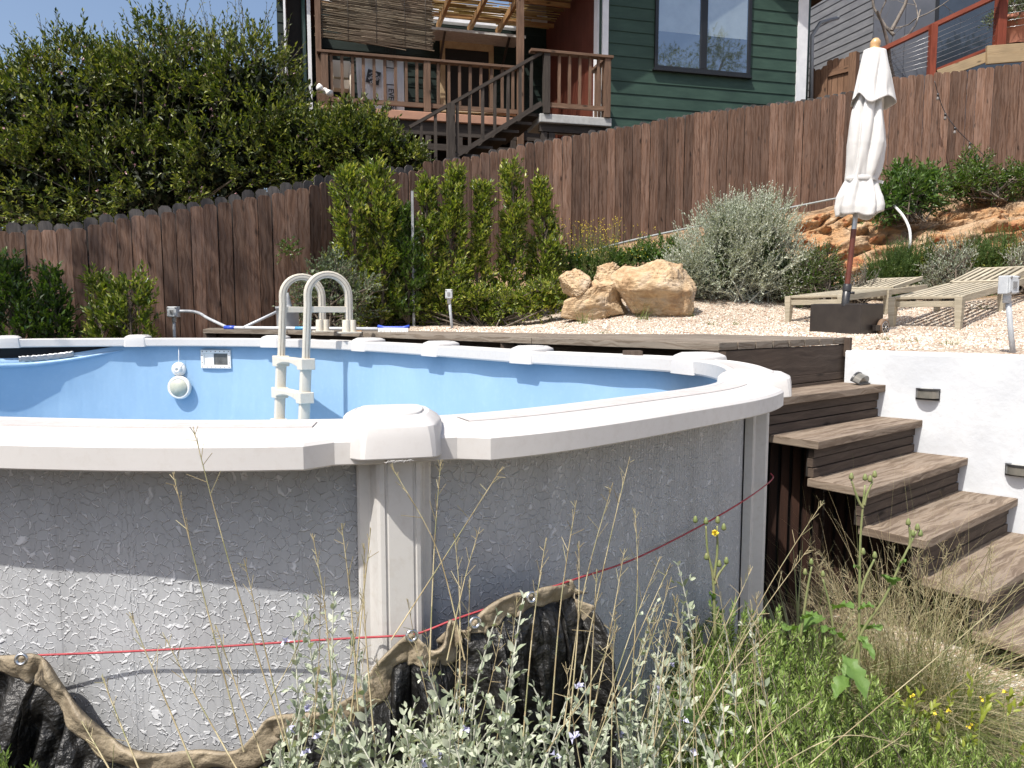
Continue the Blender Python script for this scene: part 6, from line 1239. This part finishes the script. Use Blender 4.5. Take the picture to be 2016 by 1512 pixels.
# ---------------- foreground: cord, cover, plants ----------------
def near_wall(px,py,off=.02):
    q=ray(px,py); tt=q.x/q.y; best=None
    for i in range(NC):
        p=cpt(i,off,0)
        if p.y>2.9: continue
        e=abs(p.x/p.y-tt)
        if best is None or e<best[0]-1e-6 : best=(e,i,p)
    # nearest crossing in front
    c=[]
    for i in range(NC):
        p=cpt(i,off,0);p2=cpt(i+1,off,0)
        if p.y<.3: continue
        if (p.x/p.y-tt)*(p2.x/p2.y-tt)<=0: u=(tt-p.x/p.y)/((p2.x/p2.y-p.x/p.y) or 1e-9); c.append((p.lerp(p2,u),CN[i]))
    if c: p,n=min(c,key=lambda k:k[0].y)
    else: p,n=best[2],CN[best[1]]
    p=p.copy(); p.z=CAMZ+q.z/q.y*p.y; return p,n
CRD=M('red cord',(.26,.02,.03),(.38,.05,.06),scale=80,rough=.6)
pts=[]
for px,py,off in((-120,1300,.03),(0,1293,.05),(200,1285,.03),(400,1275,.03),(600,1262,.035),(700,1256,.06),(760,1253,.085),(820,1248,.085),(905,1216,.09),(1040,1172,.10),(1130,1141,.09),(1250,1100,.03),(1380,1035,.02),(1470,982,.075),(1526,944,.085)):
    p,n=near_wall(px,py,off); pts.append(p)
pts.append(pts[-1]+Vector((.012,.05,.01)))
mb=MB(); mb.tube(catmull(pts,False,6),.0021,6); o=mb.build('cord',CRD); tag(o,'thin red cord strung around the outside of the pool wall','cord')
# the black cover with its tan hem
cov=thing('pool_cover','crumpled black pool cover with tan hem and metal eyelets hanging from the red cord','pool cover',(0,1.2,0))
TAN_=M('tan woven hem',(.31,.255,.175),(.17,.135,.09),scale=22,rough=.6,bs=70,bstr=.9,bd=.006,lo=.4,hi=.7); BLKT=M('shiny black tarpaulin',(.009,.009,.009),(.036,.033,.029),scale=7,rough=.42,bs=34,bstr=1,bd=.02,lo=.45,hi=.8)
def cover(path,hemw,drop,seed,spread):
    """path: (px,py,off) of the upper edge"""
    edge=[]
    for px,py,off in path: p,n=near_wall(px,py,off); edge.append((p,n))
    E_=catmull([e[0] for e in edge],False,10); Nn=catmull([Vector((e[1].x,e[1].y,0)) for e in edge],False,10); N=len(E_)
    Ph=[];Pb=[]
    for i,(p,n) in enumerate(zip(E_,Nn)):
        n=n.normalized(); t=(E_[min(i+1,N-1)]-E_[max(i-1,0)]).normalized(); dn=Vector((t.z*0,0,-1)); perp=(dn-t*dn.dot(t)); perp=perp.normalized() if perp.length>.25 else Vector((1,0,0)) if t.z<0 else Vector((-1,0,0)); perp=(perp+Vector((0,0,-.35))).normalized()
        f=lambda v: .010*mn.noise(Vector((i*.10,v*1.3,seed+5)))+.010*(abs(mn.noise(Vector((i*.085+v*1.1,v*.8-i*.02,seed+8))))-.2)+.0025*mn.noise(Vector((i*.4,v*3,seed)))
        row=[p+perp*(hemw*.92)*v*(1+.7*mn.noise(Vector((i*.09,seed,0))))+n*(.006+f(v)*1.0-.010*v) for v in(0,.1,.22,.36,.5,.64,.78,.9,1)]; Ph.append([p-n*.006+perp*.004]+row)
        q=row[-1]; col=[row[-2]-n*.004+perp*.004]; K=22
        for k in range(1,K+1):
            v=k/K; fold=.016*math.sin(i*.27+seed+4*mn.noise(Vector((i*.05,v*2,seed))))*min(1,v*3)+.06*mn.noise(Vector((i*.09,v*2.5,seed+9)))+.03*(abs(mn.noise(Vector((i*.16-v*2.,v*5+i*.05,seed+4))))-.2)+.012*mn.noise(Vector((i*.5,v*11,seed)))
            z=q.z-v*(q.z-drop); x=q.x+(q.x-spread)*.18*v; col.append(Vector((x,q.y,z))+n*(fold*1.1+.07*v+.01))
        Pb.append(col)
    mb=MB(); mb.grid(Ph); h=mb.build('hem',TAN_,cov); m=h.modifiers.new('s','SOLIDIFY'); m.thickness=.0015
    mb=MB(); mb.grid(Pb); b=mb.build('cover_sheet',BLKT,cov); m=b.modifiers.new('s','SUBSURF'); m.levels=m.render_levels=1
    return h
h1=cover([(-160,1296,.05),(-60,1290,.05),(10,1290,.06),(62,1287,.06),(92,1305,.06),(118,1345,.06),(148,1388,.07),(195,1432,.07),(245,1470,.07),(310,1484,.07),(390,1476,.06),(460,1478,.06),(505,1440,.07),(530,1412,.07),(580,1405,.06),(640,1400,.06)],.050,.25,1.0,-.5)
h2=cover([(640,1402,.06),(700,1362,.09),(735,1312,.10),(768,1278,.10),(806,1247,.10),(830,1262,.11),(850,1280,.12),(872,1268,.12),(884,1222,.11),(898,1230,.11),(908,1262,.12)],.048,.25,2.0,-.1)
h3=cover([(925,1372,.10),(928,1300,.10),(926,1240,.11),(940,1212,.11),(975,1184,.12),(1020,1166,.12),(1046,1170,.11),(1070,1156,.10),(1110,1148,.09),(1120,1140,.09),(1128,1158,.09),(1132,1190,.10),(1150,1290,.10),(1180,1360,.1)],.042,.25,3.0,.1)
EYE=M('steel eyelet',(.55,.56,.57),rough=.25,metal=.95)
for px,py,h,off in((42,1298,h1,.088),(811,1252,h2,.135),(935,1226,h3,.145),(1046,1176,h3,.145)):
    p,n=near_wall(px,py,off); n=(n+Vector((.3,-.4,.2))).normalized(); mb=MB(); mb.lathe(p,[(.0060,0),(.0075,.003),(.0115,.003),(.0125,0),(.0115,-.002),(.006,-.001)],22,axis=n); e=mb.build('eyelet',EYE,h)
# ---- plant helpers ----
def curved_stems(tips,bases,rng,segs=6,bend=.08):
    """arrays of points (n,segs+1,3)"""
    n=len(tips); b=rng.normal(size=(n,1,3))*bend*np.array([1,1,.2]); t=np.linspace(0,1,segs+1)[None,:,None]; return bases[:,None]*(1-t)+tips[:,None]*t+b*np.sin(math.pi*t)+np.array([0,0,1])*0
def stem_geo(S,r0,r1):
    n,m,_=S.shape; out=[]
    for i in range(m-1): out.append(sticks(S[:,i],S[:,i+1],r0+(r1-r0)*i/(m-1),r0+(r1-r0)*(i+1)/(m-1),5))
    return cat(*out)
def pix(px,py,Y): return np.array([tuple(W(a,b,c)) for a,b,c in zip(px,py,Y)])
SST=M('felted white stem',(.50,.50,.42),(.40,.40,.33),scale=50,rough=.85)
L_GER=leafmat('felted grey green leaves',[(.20,.245,.175),(.29,.335,.25),(.40,.44,.35),(.52,.55,.46)],rough=.65,trans=.2,spec=.25)
def germander(x0,x1,n,Y0,Y1,label,seed,prof,tall=()):
    rng=np.random.default_rng(seed); px=rng.uniform(x0,x1,n); top=np.interp(px,prof[0],prof[1]); py=top+rng.random(n)**1.3*(1590-top); Y=rng.uniform(Y0,Y1,n)-(py-1300)/1500
    if len(tall): tp=np.array(tall,float); px=np.r_[px,tp[:,0]];py=np.r_[py,tp[:,1]];Y=np.r_[Y,tp[:,2]]; n=len(px)
    tips=pix(px,py,Y); L=rng.uniform(.22,.38,n)
    bases=tips+np.stack([rng.normal(size=n)*.07,rng.normal(size=n)*.05+.03,-L],1)
    if len(tall): bases[-len(tall):]=tips[-len(tall):]+np.stack([rng.normal(size=len(tall))*.04,np.zeros(len(tall)),-np.full(len(tall),.34)],1)
    S=curved_stems(tips,bases,rng,8,.018); t=thing('silver_germander',label,'shrub',(float(bases[:,0].mean()),float(bases[:,1].mean()),.2),'silver leaved shrubs before the pool wall')
    fast('stems',*stem_geo(S,.0024,.0011),SST,t)
    # leaf pairs up the stems
    K=15; out=[]; side=None
    for k in range(K):
        f=.12+.88*k/(K-1); i=f*8; a=int(min(i,7)); p=S[:,a]*(1-(i-a))+S[:,a+1]*(i-a); dd=nrmz(S[:,a+1]-S[:,a]); u=nrmz(np.cross(dd,np.array([[.3,.9,.1]]))); v=np.cross(dd,u); ph=(k%2)*1.57+rng.normal(size=(n,1))*.3
        s=u*np.cos(ph)+v*np.sin(ph); sz=np.interp(f,[0,.5,.85,1],[1.2,1.1,.9,.55])*rng.uniform(.7,1.2,n)
        for sg in(-1,1): ld=nrmz(s*sg*(1.05-.55*f)+dd*(.55+.5*f)); out.append(leaves(p,ld,.0245*sz,.0112*sz,rng,fold=.12,curl=.18,up=.9,fine=True))
        if f>.5 and k%3==0:   # short side shoots
            for sg in(-1,1):
                ld=nrmz(s*sg+dd*.8); q=p+ld*.02
                for j in range(3): out.append(leaves(q,nrmz(ld+rng.normal(size=ld.shape)*.5),.014*sz,.007*sz,rng,fold=.1,curl=.1,fine=True))
    fast('leaves',*cat(*out),L_GER,t,smooth=False); return t,tips
GP=([540,590,620,700,760,820,900,980,1040,1110,1180,1250,1320,1400,1460],[1470,1370,1330,1400,1420,1380,1360,1320,1330,1370,1390,1340,1260,1300,1400])
g1,t1=germander(540,820,38,1.12,1.26,'silver leaved shrub left of the white post foot, below the folded cover',81,GP,[(604,1182,1.13),(657,1175,1.13),(577,1225,1.15),(690,1250,1.12),(640,1300,1.1)])
g2,t2=germander(800,1130,44,1.10,1.28,'silver leaved shrub in front of the tallest black cover folds',82,GP,[(1030,1178,1.15),(978,1212,1.16),(830,1300,1.1),(1010,1290,1.1),(905,1330,1.1)])
g3,t3=germander(1110,1480,36,1.15,1.45,'silver leaved shrub between the cover and the green rosemary',83,GP,[(1335,1115,1.4),(1345,1190,1.3),(1293,1185,1.32),(1300,1250,1.3),(1472,1200,1.5),(1430,1250,1.45),(1150,1320,1.2)])
rng=np.random.default_rng(84); 
for g,t_ in((g1,t1),(g2,t2),(g3,t3)): blobs(t_[rng.choice(len(t_),9,False)]+rng.normal(size=(9,3))*.012+np.array([0,-.02,-.03]),.011,F_LAV,'flowers',g,rng)
# rosemary
def fg_rosemary(x0,x1,n,Y0,Y1,label,seed,prof):
    rng=np.random.default_rng(seed); px=rng.uniform(x0,x1,n); top=np.interp(px,*prof); py=top+rng.random(n)**1.15*(1600-top); Y=Y1-(Y1-Y0)*np.clip((py-top)/300,0,1)+rng.normal(size=n)*.06; tips=pix(px,py,Y); L=rng.uniform(.2,.34,n)
    bases=tips+np.stack([rng.normal(size=n)*.07-.02,rng.normal(size=n)*.05,-L],1); S=curved_stems(tips,bases,rng,6,.015); t=thing('rosemary_plant',label,'bush',(float(bases[:,0].mean()),float(bases[:,1].mean()),.3),'rosemary in the foreground'); fast('stems',*stem_geo(S,.0020,.001),BARK,t)
    K=30; out=[]
    for k in range(K):
        f=.15+.85*k/(K-1); i=f*6; a=int(min(i,5)); p=S[:,a]*(1-(i-a))+S[:,a+1]*(i-a); dd=nrmz(S[:,a+1]-S[:,a]); u=nrmz(np.cross(dd,np.array([[.3,.9,.1]]))); v=np.cross(dd,u)
        for j in range(3): ph=k*1.1+j*2.09+rng.normal(size=(n,1))*.3; s=u*np.cos(ph)+v*np.sin(ph); out.append(leaves(p,nrmz(s*(.85-.4*f)+dd*.9),.026*rng.uniform(.6,1.15,n)*(1.1-.35*f),.0042,rng,fold=.25,curl=.05,up=.5))
    fast('leaves',*cat(*out),L_ROSF,t); return t
L_ROSF=leafmat('fresh rosemary needles',[(.08,.135,.03),(.15,.225,.05),(.23,.32,.085),(.33,.40,.17)],rough=.45,trans=.2)
fg_rosemary(1265,1640,430,1.25,1.95,'dense green rosemary in front of the pool\'s right post',91,([1265,1330,1400,1440,1500,1530,1580,1640],[1410,1290,1185,1175,1200,1190,1235,1240]))
fg_rosemary(1600,2030,330,1.4,2.1,'dense green rosemary along the bottom right before the grass clump',92,([1600,1680,1740,1800,1880,1960,2030],[1250,1290,1350,1400,1440,1480,1500]))
fg_rosemary(-60,70,26,1.0,1.15,'rosemary tips at the bottom left corner over the black cover',93,([-60,0,40,70],[1440,1470,1490,1520]))
# bunch grass by the steps
gc=thing('bunch_grass','sprawling tan and green bunch grass clump beside the lowest steps','grass clump',(1.52,2.62,0))
tuft('green_blades',None,None,(1.52,2.62,.02),900,.62,.0035,L_GRASS,1.35,101,jitter=.10,parent=gc,curve=.9,segs=7,upb=.75)
tuft('dry_blades',None,None,(1.50,2.64,.02),1100,.66,.0032,L_DRY,1.5,102,jitter=.12,parent=gc,curve=1.0,segs=7,upb=.7)
tuft('flower_stalks',None,None,(1.48,2.62,.02),240,.95,.0022,L_DRY,.85,103,jitter=.12,parent=gc,curve=.5,segs=7)
g2_=thing('bunch_grass','smaller dry bunch grass between the pool post and the stair side','grass clump',(1.12,2.75,0))
tuft('dry_blades',None,None,(1.14,2.7,.02),420,.62,.003,L_DRY,1.1,104,jitter=.12,parent=g2_,curve=.7,segs=7); tuft('green_blades',None,None,(1.2,2.65,.02),260,.6,.003,L_GRASS,1.0,105,jitter=.12,parent=g2_,curve=.7,segs=6)
# feathery seed heads over the clump
rng=np.random.default_rng(106)
def panicle(tips,dirs,n,L,mat,name,parent,rng,sp=.5):
    m=len(tips); t=np.tile(rng.random(n),m); o=np.repeat(tips,n,0)-np.repeat(dirs,n,0)*(t*L)[:,None]; d=nrmz(np.repeat(dirs,n,0)*.7+rng.normal(size=(m*n,3))*sp); e=o+d*(L*.25*(.4+t))[:,None]; return fast(name,*sticks(o,e,.0006,.0005,3),mat,parent)
tp=[];dp=[]
for i in range(60):
    px=rng.uniform(1560,1960); py=rng.uniform(1060,1190); q=W(px,py,2.3+rng.uniform(-.3,.3)); tp.append(tuple(q)); dp.append(((q.x-1.45)*.8,0,1))
panicle(np.array(tp),nrmz(np.array(dp)),26,.16,L_DRY,'seed_heads',gc,rng); tp=np.array(tp); fast('seed_stalks',*sticks(tp,np.array([[1.48,2.6,.05]])+rng.normal(size=(60,3))*np.array([.1,.06,.02]),.0009,.0013),L_DRY,gc)
# yucca behind the post
yc=tuft('yucca','spiky pale edged yucca behind the foot of the right pool post','yucca',(1.06,2.62,.12),90,.52,.016,leafmat('yucca blades',[(.13,.16,.06),(.22,.25,.12),(.42,.42,.26)],rough=.5),1.5,107,jitter=.015,curve=.12,segs=4,upb=.8)
# tall dry stems in front of the pool wall
rng=np.random.default_rng(110); ST=[((380,840),(452,1110),(560,1460),1.02),((340,930),(395,1150),(480,1480),1.0),((255,1205),(310,1340),(385,1520),.98),((320,1245),(385,1370),(470,1520),1.0),((615,1050),(640,1200),(660,1450),1.1),((672,1030),(690,1180),(705,1400),1.12),((717,1070),(718,1220),(735,1440),1.1),((730,1040),(715,1180),(690,1420),1.12),((768,915),(860,1080),(915,1300),1.14),((868,905),(855,1080),(845,1330),1.15),((990,918),(880,1090),(770,1260),1.15),((895,1050),(905,1180),(905,1330),1.14),((945,1038),(915,1140),(880,1300),1.13),((1075,1060),(1050,1230),(1030,1450),1.12),((1135,985),(1105,1180),(1085,1420),1.15),((1207,950),(1150,1160),(1110,1430),1.2),((1240,900),(1190,1110),(1130,1400),1.25),((1140,1065),(1138,1230),(1120,1440),1.12),((1300,1095),(1240,1250),(1175,1450),1.2),((1230,1080),(1200,1250),(1160,1440),1.18),((1320,1110),(1240,1290),(1160,1500),1.15),((1482,1115),(1400,1290),(1290,1490),1.3),((1622,985),(1500,1180),(1340,1500),1.35),((1595,1075),(1470,1250),(1330,1500),1.3),((1530,1230),(1430,1340),(1300,1540),1.2),((2060,1110),(1850,1290),(1550,1540),1.3),((1600,1380),(1520,1440),(1400,1560),1.15),((1790,1470),(1650,1450),(1480,1540),1.15),((1790,1440),(1700,1500),(1620,1560),1.15),((1250,1000),(1255,1150),(1240,1400),1.3),((1175,1120),(1168,1250),(1160,1420),1.16),((200,1330),(235,1420),(280,1530),.98),((160,1420),(190,1470),(230,1540),.98),((480,1100),(520,1270),(570,1480),1.05),((425,1230),(465,1350),(520,1500),1.02)]
mbs=[]; 
sg_=thing('tall_dry_grass','tall thin straw coloured grass stems crossing in front of the pool wall','dry grass',(0,1.1,.3)); sg_['kind']='stuff'
tips=[];tdir=[]
out=[]
def stem_poly(P,r):
    P=np.array([tuple(p) for p in P]); out.append(sticks(P[:-1],P[1:],np.linspace(r*.45,r,len(P)-1),np.linspace(r*.5,r*1.05,len(P)-1),4))
for a,b,c,Y in ST:
    P=catmull([W(*a,Y+.03),W(*b,Y),W(*c,Y-.05)],False,7); stem_poly(P,.0013); tips.append(tuple(P[0])); tdir.append(tuple((P[0]-P[3]).normalized()))
for i in range(42):
    px=rng.choice([rng.uniform(540,1250),rng.uniform(1250,1500)]); py=rng.uniform(1120,1330); Y=rng.uniform(1.02,1.25); ln=rng.uniform(.15,.32); tip=W(px,py,Y); lx=rng.normal()*.06; P=catmull([tip,tip+Vector((lx*.4,0,-ln*.5)),tip+Vector((lx,-.02,-ln))],False,4); stem_poly(P,.0009); tips.append(tuple(P[0])); tdir.append(tuple((P[0]-P[2]).normalized()))
fast('grass_stems',*cat(*out),L_DRY,sg_)
panicle(np.array(tips),nrmz(np.array(tdir)),9,.10,L_DRY,'seed_heads',sg_,rng,.35)
# sow thistles
L_WEED=leafmat('fresh weed leaves',[(.11,.20,.05),(.16,.26,.07)],rough=.5,trans=.35)
GST=M('pale green weed stem',(.16,.20,.07),(.22,.22,.10),scale=30,rough=.55); BUD=M('green flower buds',(.12,.17,.05),(.2,.2,.08),scale=60,rough=.6)
def blade(name,p,d,L,w_,parent,mat=L_WEED,droop=.4,seed=0):
    """one lobed leaf as a thick little sheet"""
    d=Vector(d).normalized(); s=d.cross(Vector((0,0,1))); s=s.normalized() if s.length>.05 else Vector((1,0,0)); up=s.cross(d); P=[]; n=14
    for i in range(n+1):
        t=i/n; ww=w_*math.sin(math.pi*min(1,t*.93+.05))**.8*(1+.28*math.sin(t*22+seed)); c=Vector(p)+d*L*t-UZ*L*droop*t*t
        P.append([c+s*ww*.5*k+up*ww*.18*abs(k)+UZ*.004*math.sin(t*15+k*3) for k in(-1,-.5,0,.5,1)])
    mb=MB(); mb.grid(P); return mb.build(name,mat,parent)
def weed(label,stems,buds,lvs,flower=None):
    p0=W(*stems[0][-1]); t=thing('sow_thistle',label,'weed',tuple(p0),'tall weeds with small buds')
    for s in stems: mb=MB(); P=catmull([W(*q) for q in s],False,5); mb.tube(P,[.0022+.0018*i/len(P) for i in range(len(P))],6); mb.build('stem',GST,t)
    for b in buds:
        q=W(*b); mb=MB(); mb.lathe(q,[(.0001,-.006),(.0045,-.004),(.006,0),(.0045,.006),(.0025,.011),(.0001,.012)],9); mb.build('bud',BUD,t)
    for i,(a,b,L,w_) in enumerate(lvs): A=W(*a);B=W(*b); blade('leaf',A,B-A,L,w_,t,seed=i)
    if flower: q=W(*flower); blobs(np.repeat(np.array([tuple(q)]),4,0),.010,F_YEL,'flower',t,np.random.default_rng(3))
    return t
weed('tall sow thistle with buds, upright stem in front of the third step',[[(1703,955,1.75),(1694,1060,1.75),(1692,1180,1.75),(1690,1330,1.75)],[(1722,1100,1.75),(1703,1140,1.75),(1693,1170,1.75)],[(1676,945,1.75),(1690,985,1.75),(1699,1000,1.75)],[(1718,948,1.75),(1706,975,1.75),(1701,995,1.75)]],[(1703,942,1.75),(1676,940,1.75),(1713,945,1.75),(1722,936,1.75),(1722,1095,1.75),(1699,1088,1.75)],[((1690,1200,1.75),(1705,1190,1.74),.05,.028),((1692,1250,1.75),(1740,1300,1.7),.045,.022),((1692,1120,1.75),(1684,1112,1.75),.022,.012)])
weed('tall sow thistle leaning right across the fourth step',[[(1805,1045,1.72),(1775,1105,1.72),(1740,1180,1.73),(1690,1260,1.75),(1668,1380,1.75)],[(1790,1035,1.72),(1792,1060,1.72),(1790,1080,1.72)]],[(1788,1030,1.72),(1806,1040,1.72),(1812,1052,1.72),(1797,1052,1.72)],[((1770,1115,1.72),(1800,1070,1.7),.035,.016),((1755,1150,1.72),(1750,1110,1.7),.04,.04),((1690,1255,1.75),(1735,1290,1.68),.055,.024),((1680,1300,1.75),(1640,1340,1.7),.045,.024)])
weed('small sow thistle with a yellow flower against the grey wall',[[(1390,1035,1.7),(1393,1085,1.7),(1404,1140,1.7),(1408,1260,1.7)],[(1412,1035,1.7),(1412,1090,1.7),(1405,1140,1.7)],[(1430,1110,1.7),(1415,1130,1.7),(1407,1150,1.7)]],[(1390,1028,1.7),(1413,1026,1.7),(1425,1040,1.7),(1369,1025,1.7),(1430,1106,1.7),(1416,1112,1.7),(1391,1098,1.7)],[((1405,1185,1.7),(1398,1150,1.69),.045,.018)],(1408,1050,1.69))
weed('short sow thistle with reddish stems beside the yucca',[[(1598,1115,1.85),(1588,1170,1.85),(1575,1260,1.85)],[(1620,1140,1.85),(1635,1200,1.85),(1645,1280,1.85)]],[(1597,1108,1.85),(1620,1132,1.85),(1585,1128,1.85)],[((1580,1220,1.85),(1620,1190,1.8),.07,.04),((1560,1240,1.85),(1545,1215,1.8),.08,.04),((1640,1240,1.85),(1600,1215,1.8),.06,.03)])
bl=thing('broad_leaved_weed','broad bright green leaves low between rosemary and bunch grass','weed',tuple(W(1680,1290,1.8)))
for i,(a,b,L,w_) in enumerate((((1620,1215,1.9),(1570,1225,1.85),.09,.05),((1640,1200,1.9),(1680,1180,1.85),.08,.05),((1700,1240,1.8),(1730,1225,1.75),.08,.04),((1660,1290,1.7),(1690,1330,1.65),.09,.045),((1670,1330,1.7),(1640,1360,1.65),.07,.035),((1335,1400,1.3),(1375,1415,1.28),.05,.026),((1660,1260,1.8),(1640,1235,1.78),.07,.035))): blade('leaf',W(*a),W(*b)-W(*a),L,w_,bl,L_WEED,.3,i)
yg=thing('small_yellow_weed','small yellow green weed with tiny yellow flowers at the bottom right','weed',tuple(W(1890,1400,1.9)))
rng=np.random.default_rng(120); px=rng.uniform(1780,2010,20);py=rng.uniform(1380,1510,20); P=pix(px,py,rng.uniform(1.9,2.2,20)); fast('leaves',*sprigs(P,nrmz(rng.normal(size=P.shape)*.5+np.array([0,0,1.])),7,.07,.035,.014,rng=rng,fine=True),leafmat('yellow green leaves',[(.16,.20,.03),(.26,.30,.05)],trans=.3),yg); fast('stems',*sticks(P+np.array([0,0,-.12]),P+np.array([0,0,.05]),.0012,.0009),GST,yg); blobs(P[:8]+np.array([0,0,.05]),.010,F_YEL,'flowers',yg,rng)
# fine ground growth under the plants
rng=np.random.default_rng(130)
for nm,(cx,cy),n in(('soil_cover',(0,0),0),): pass
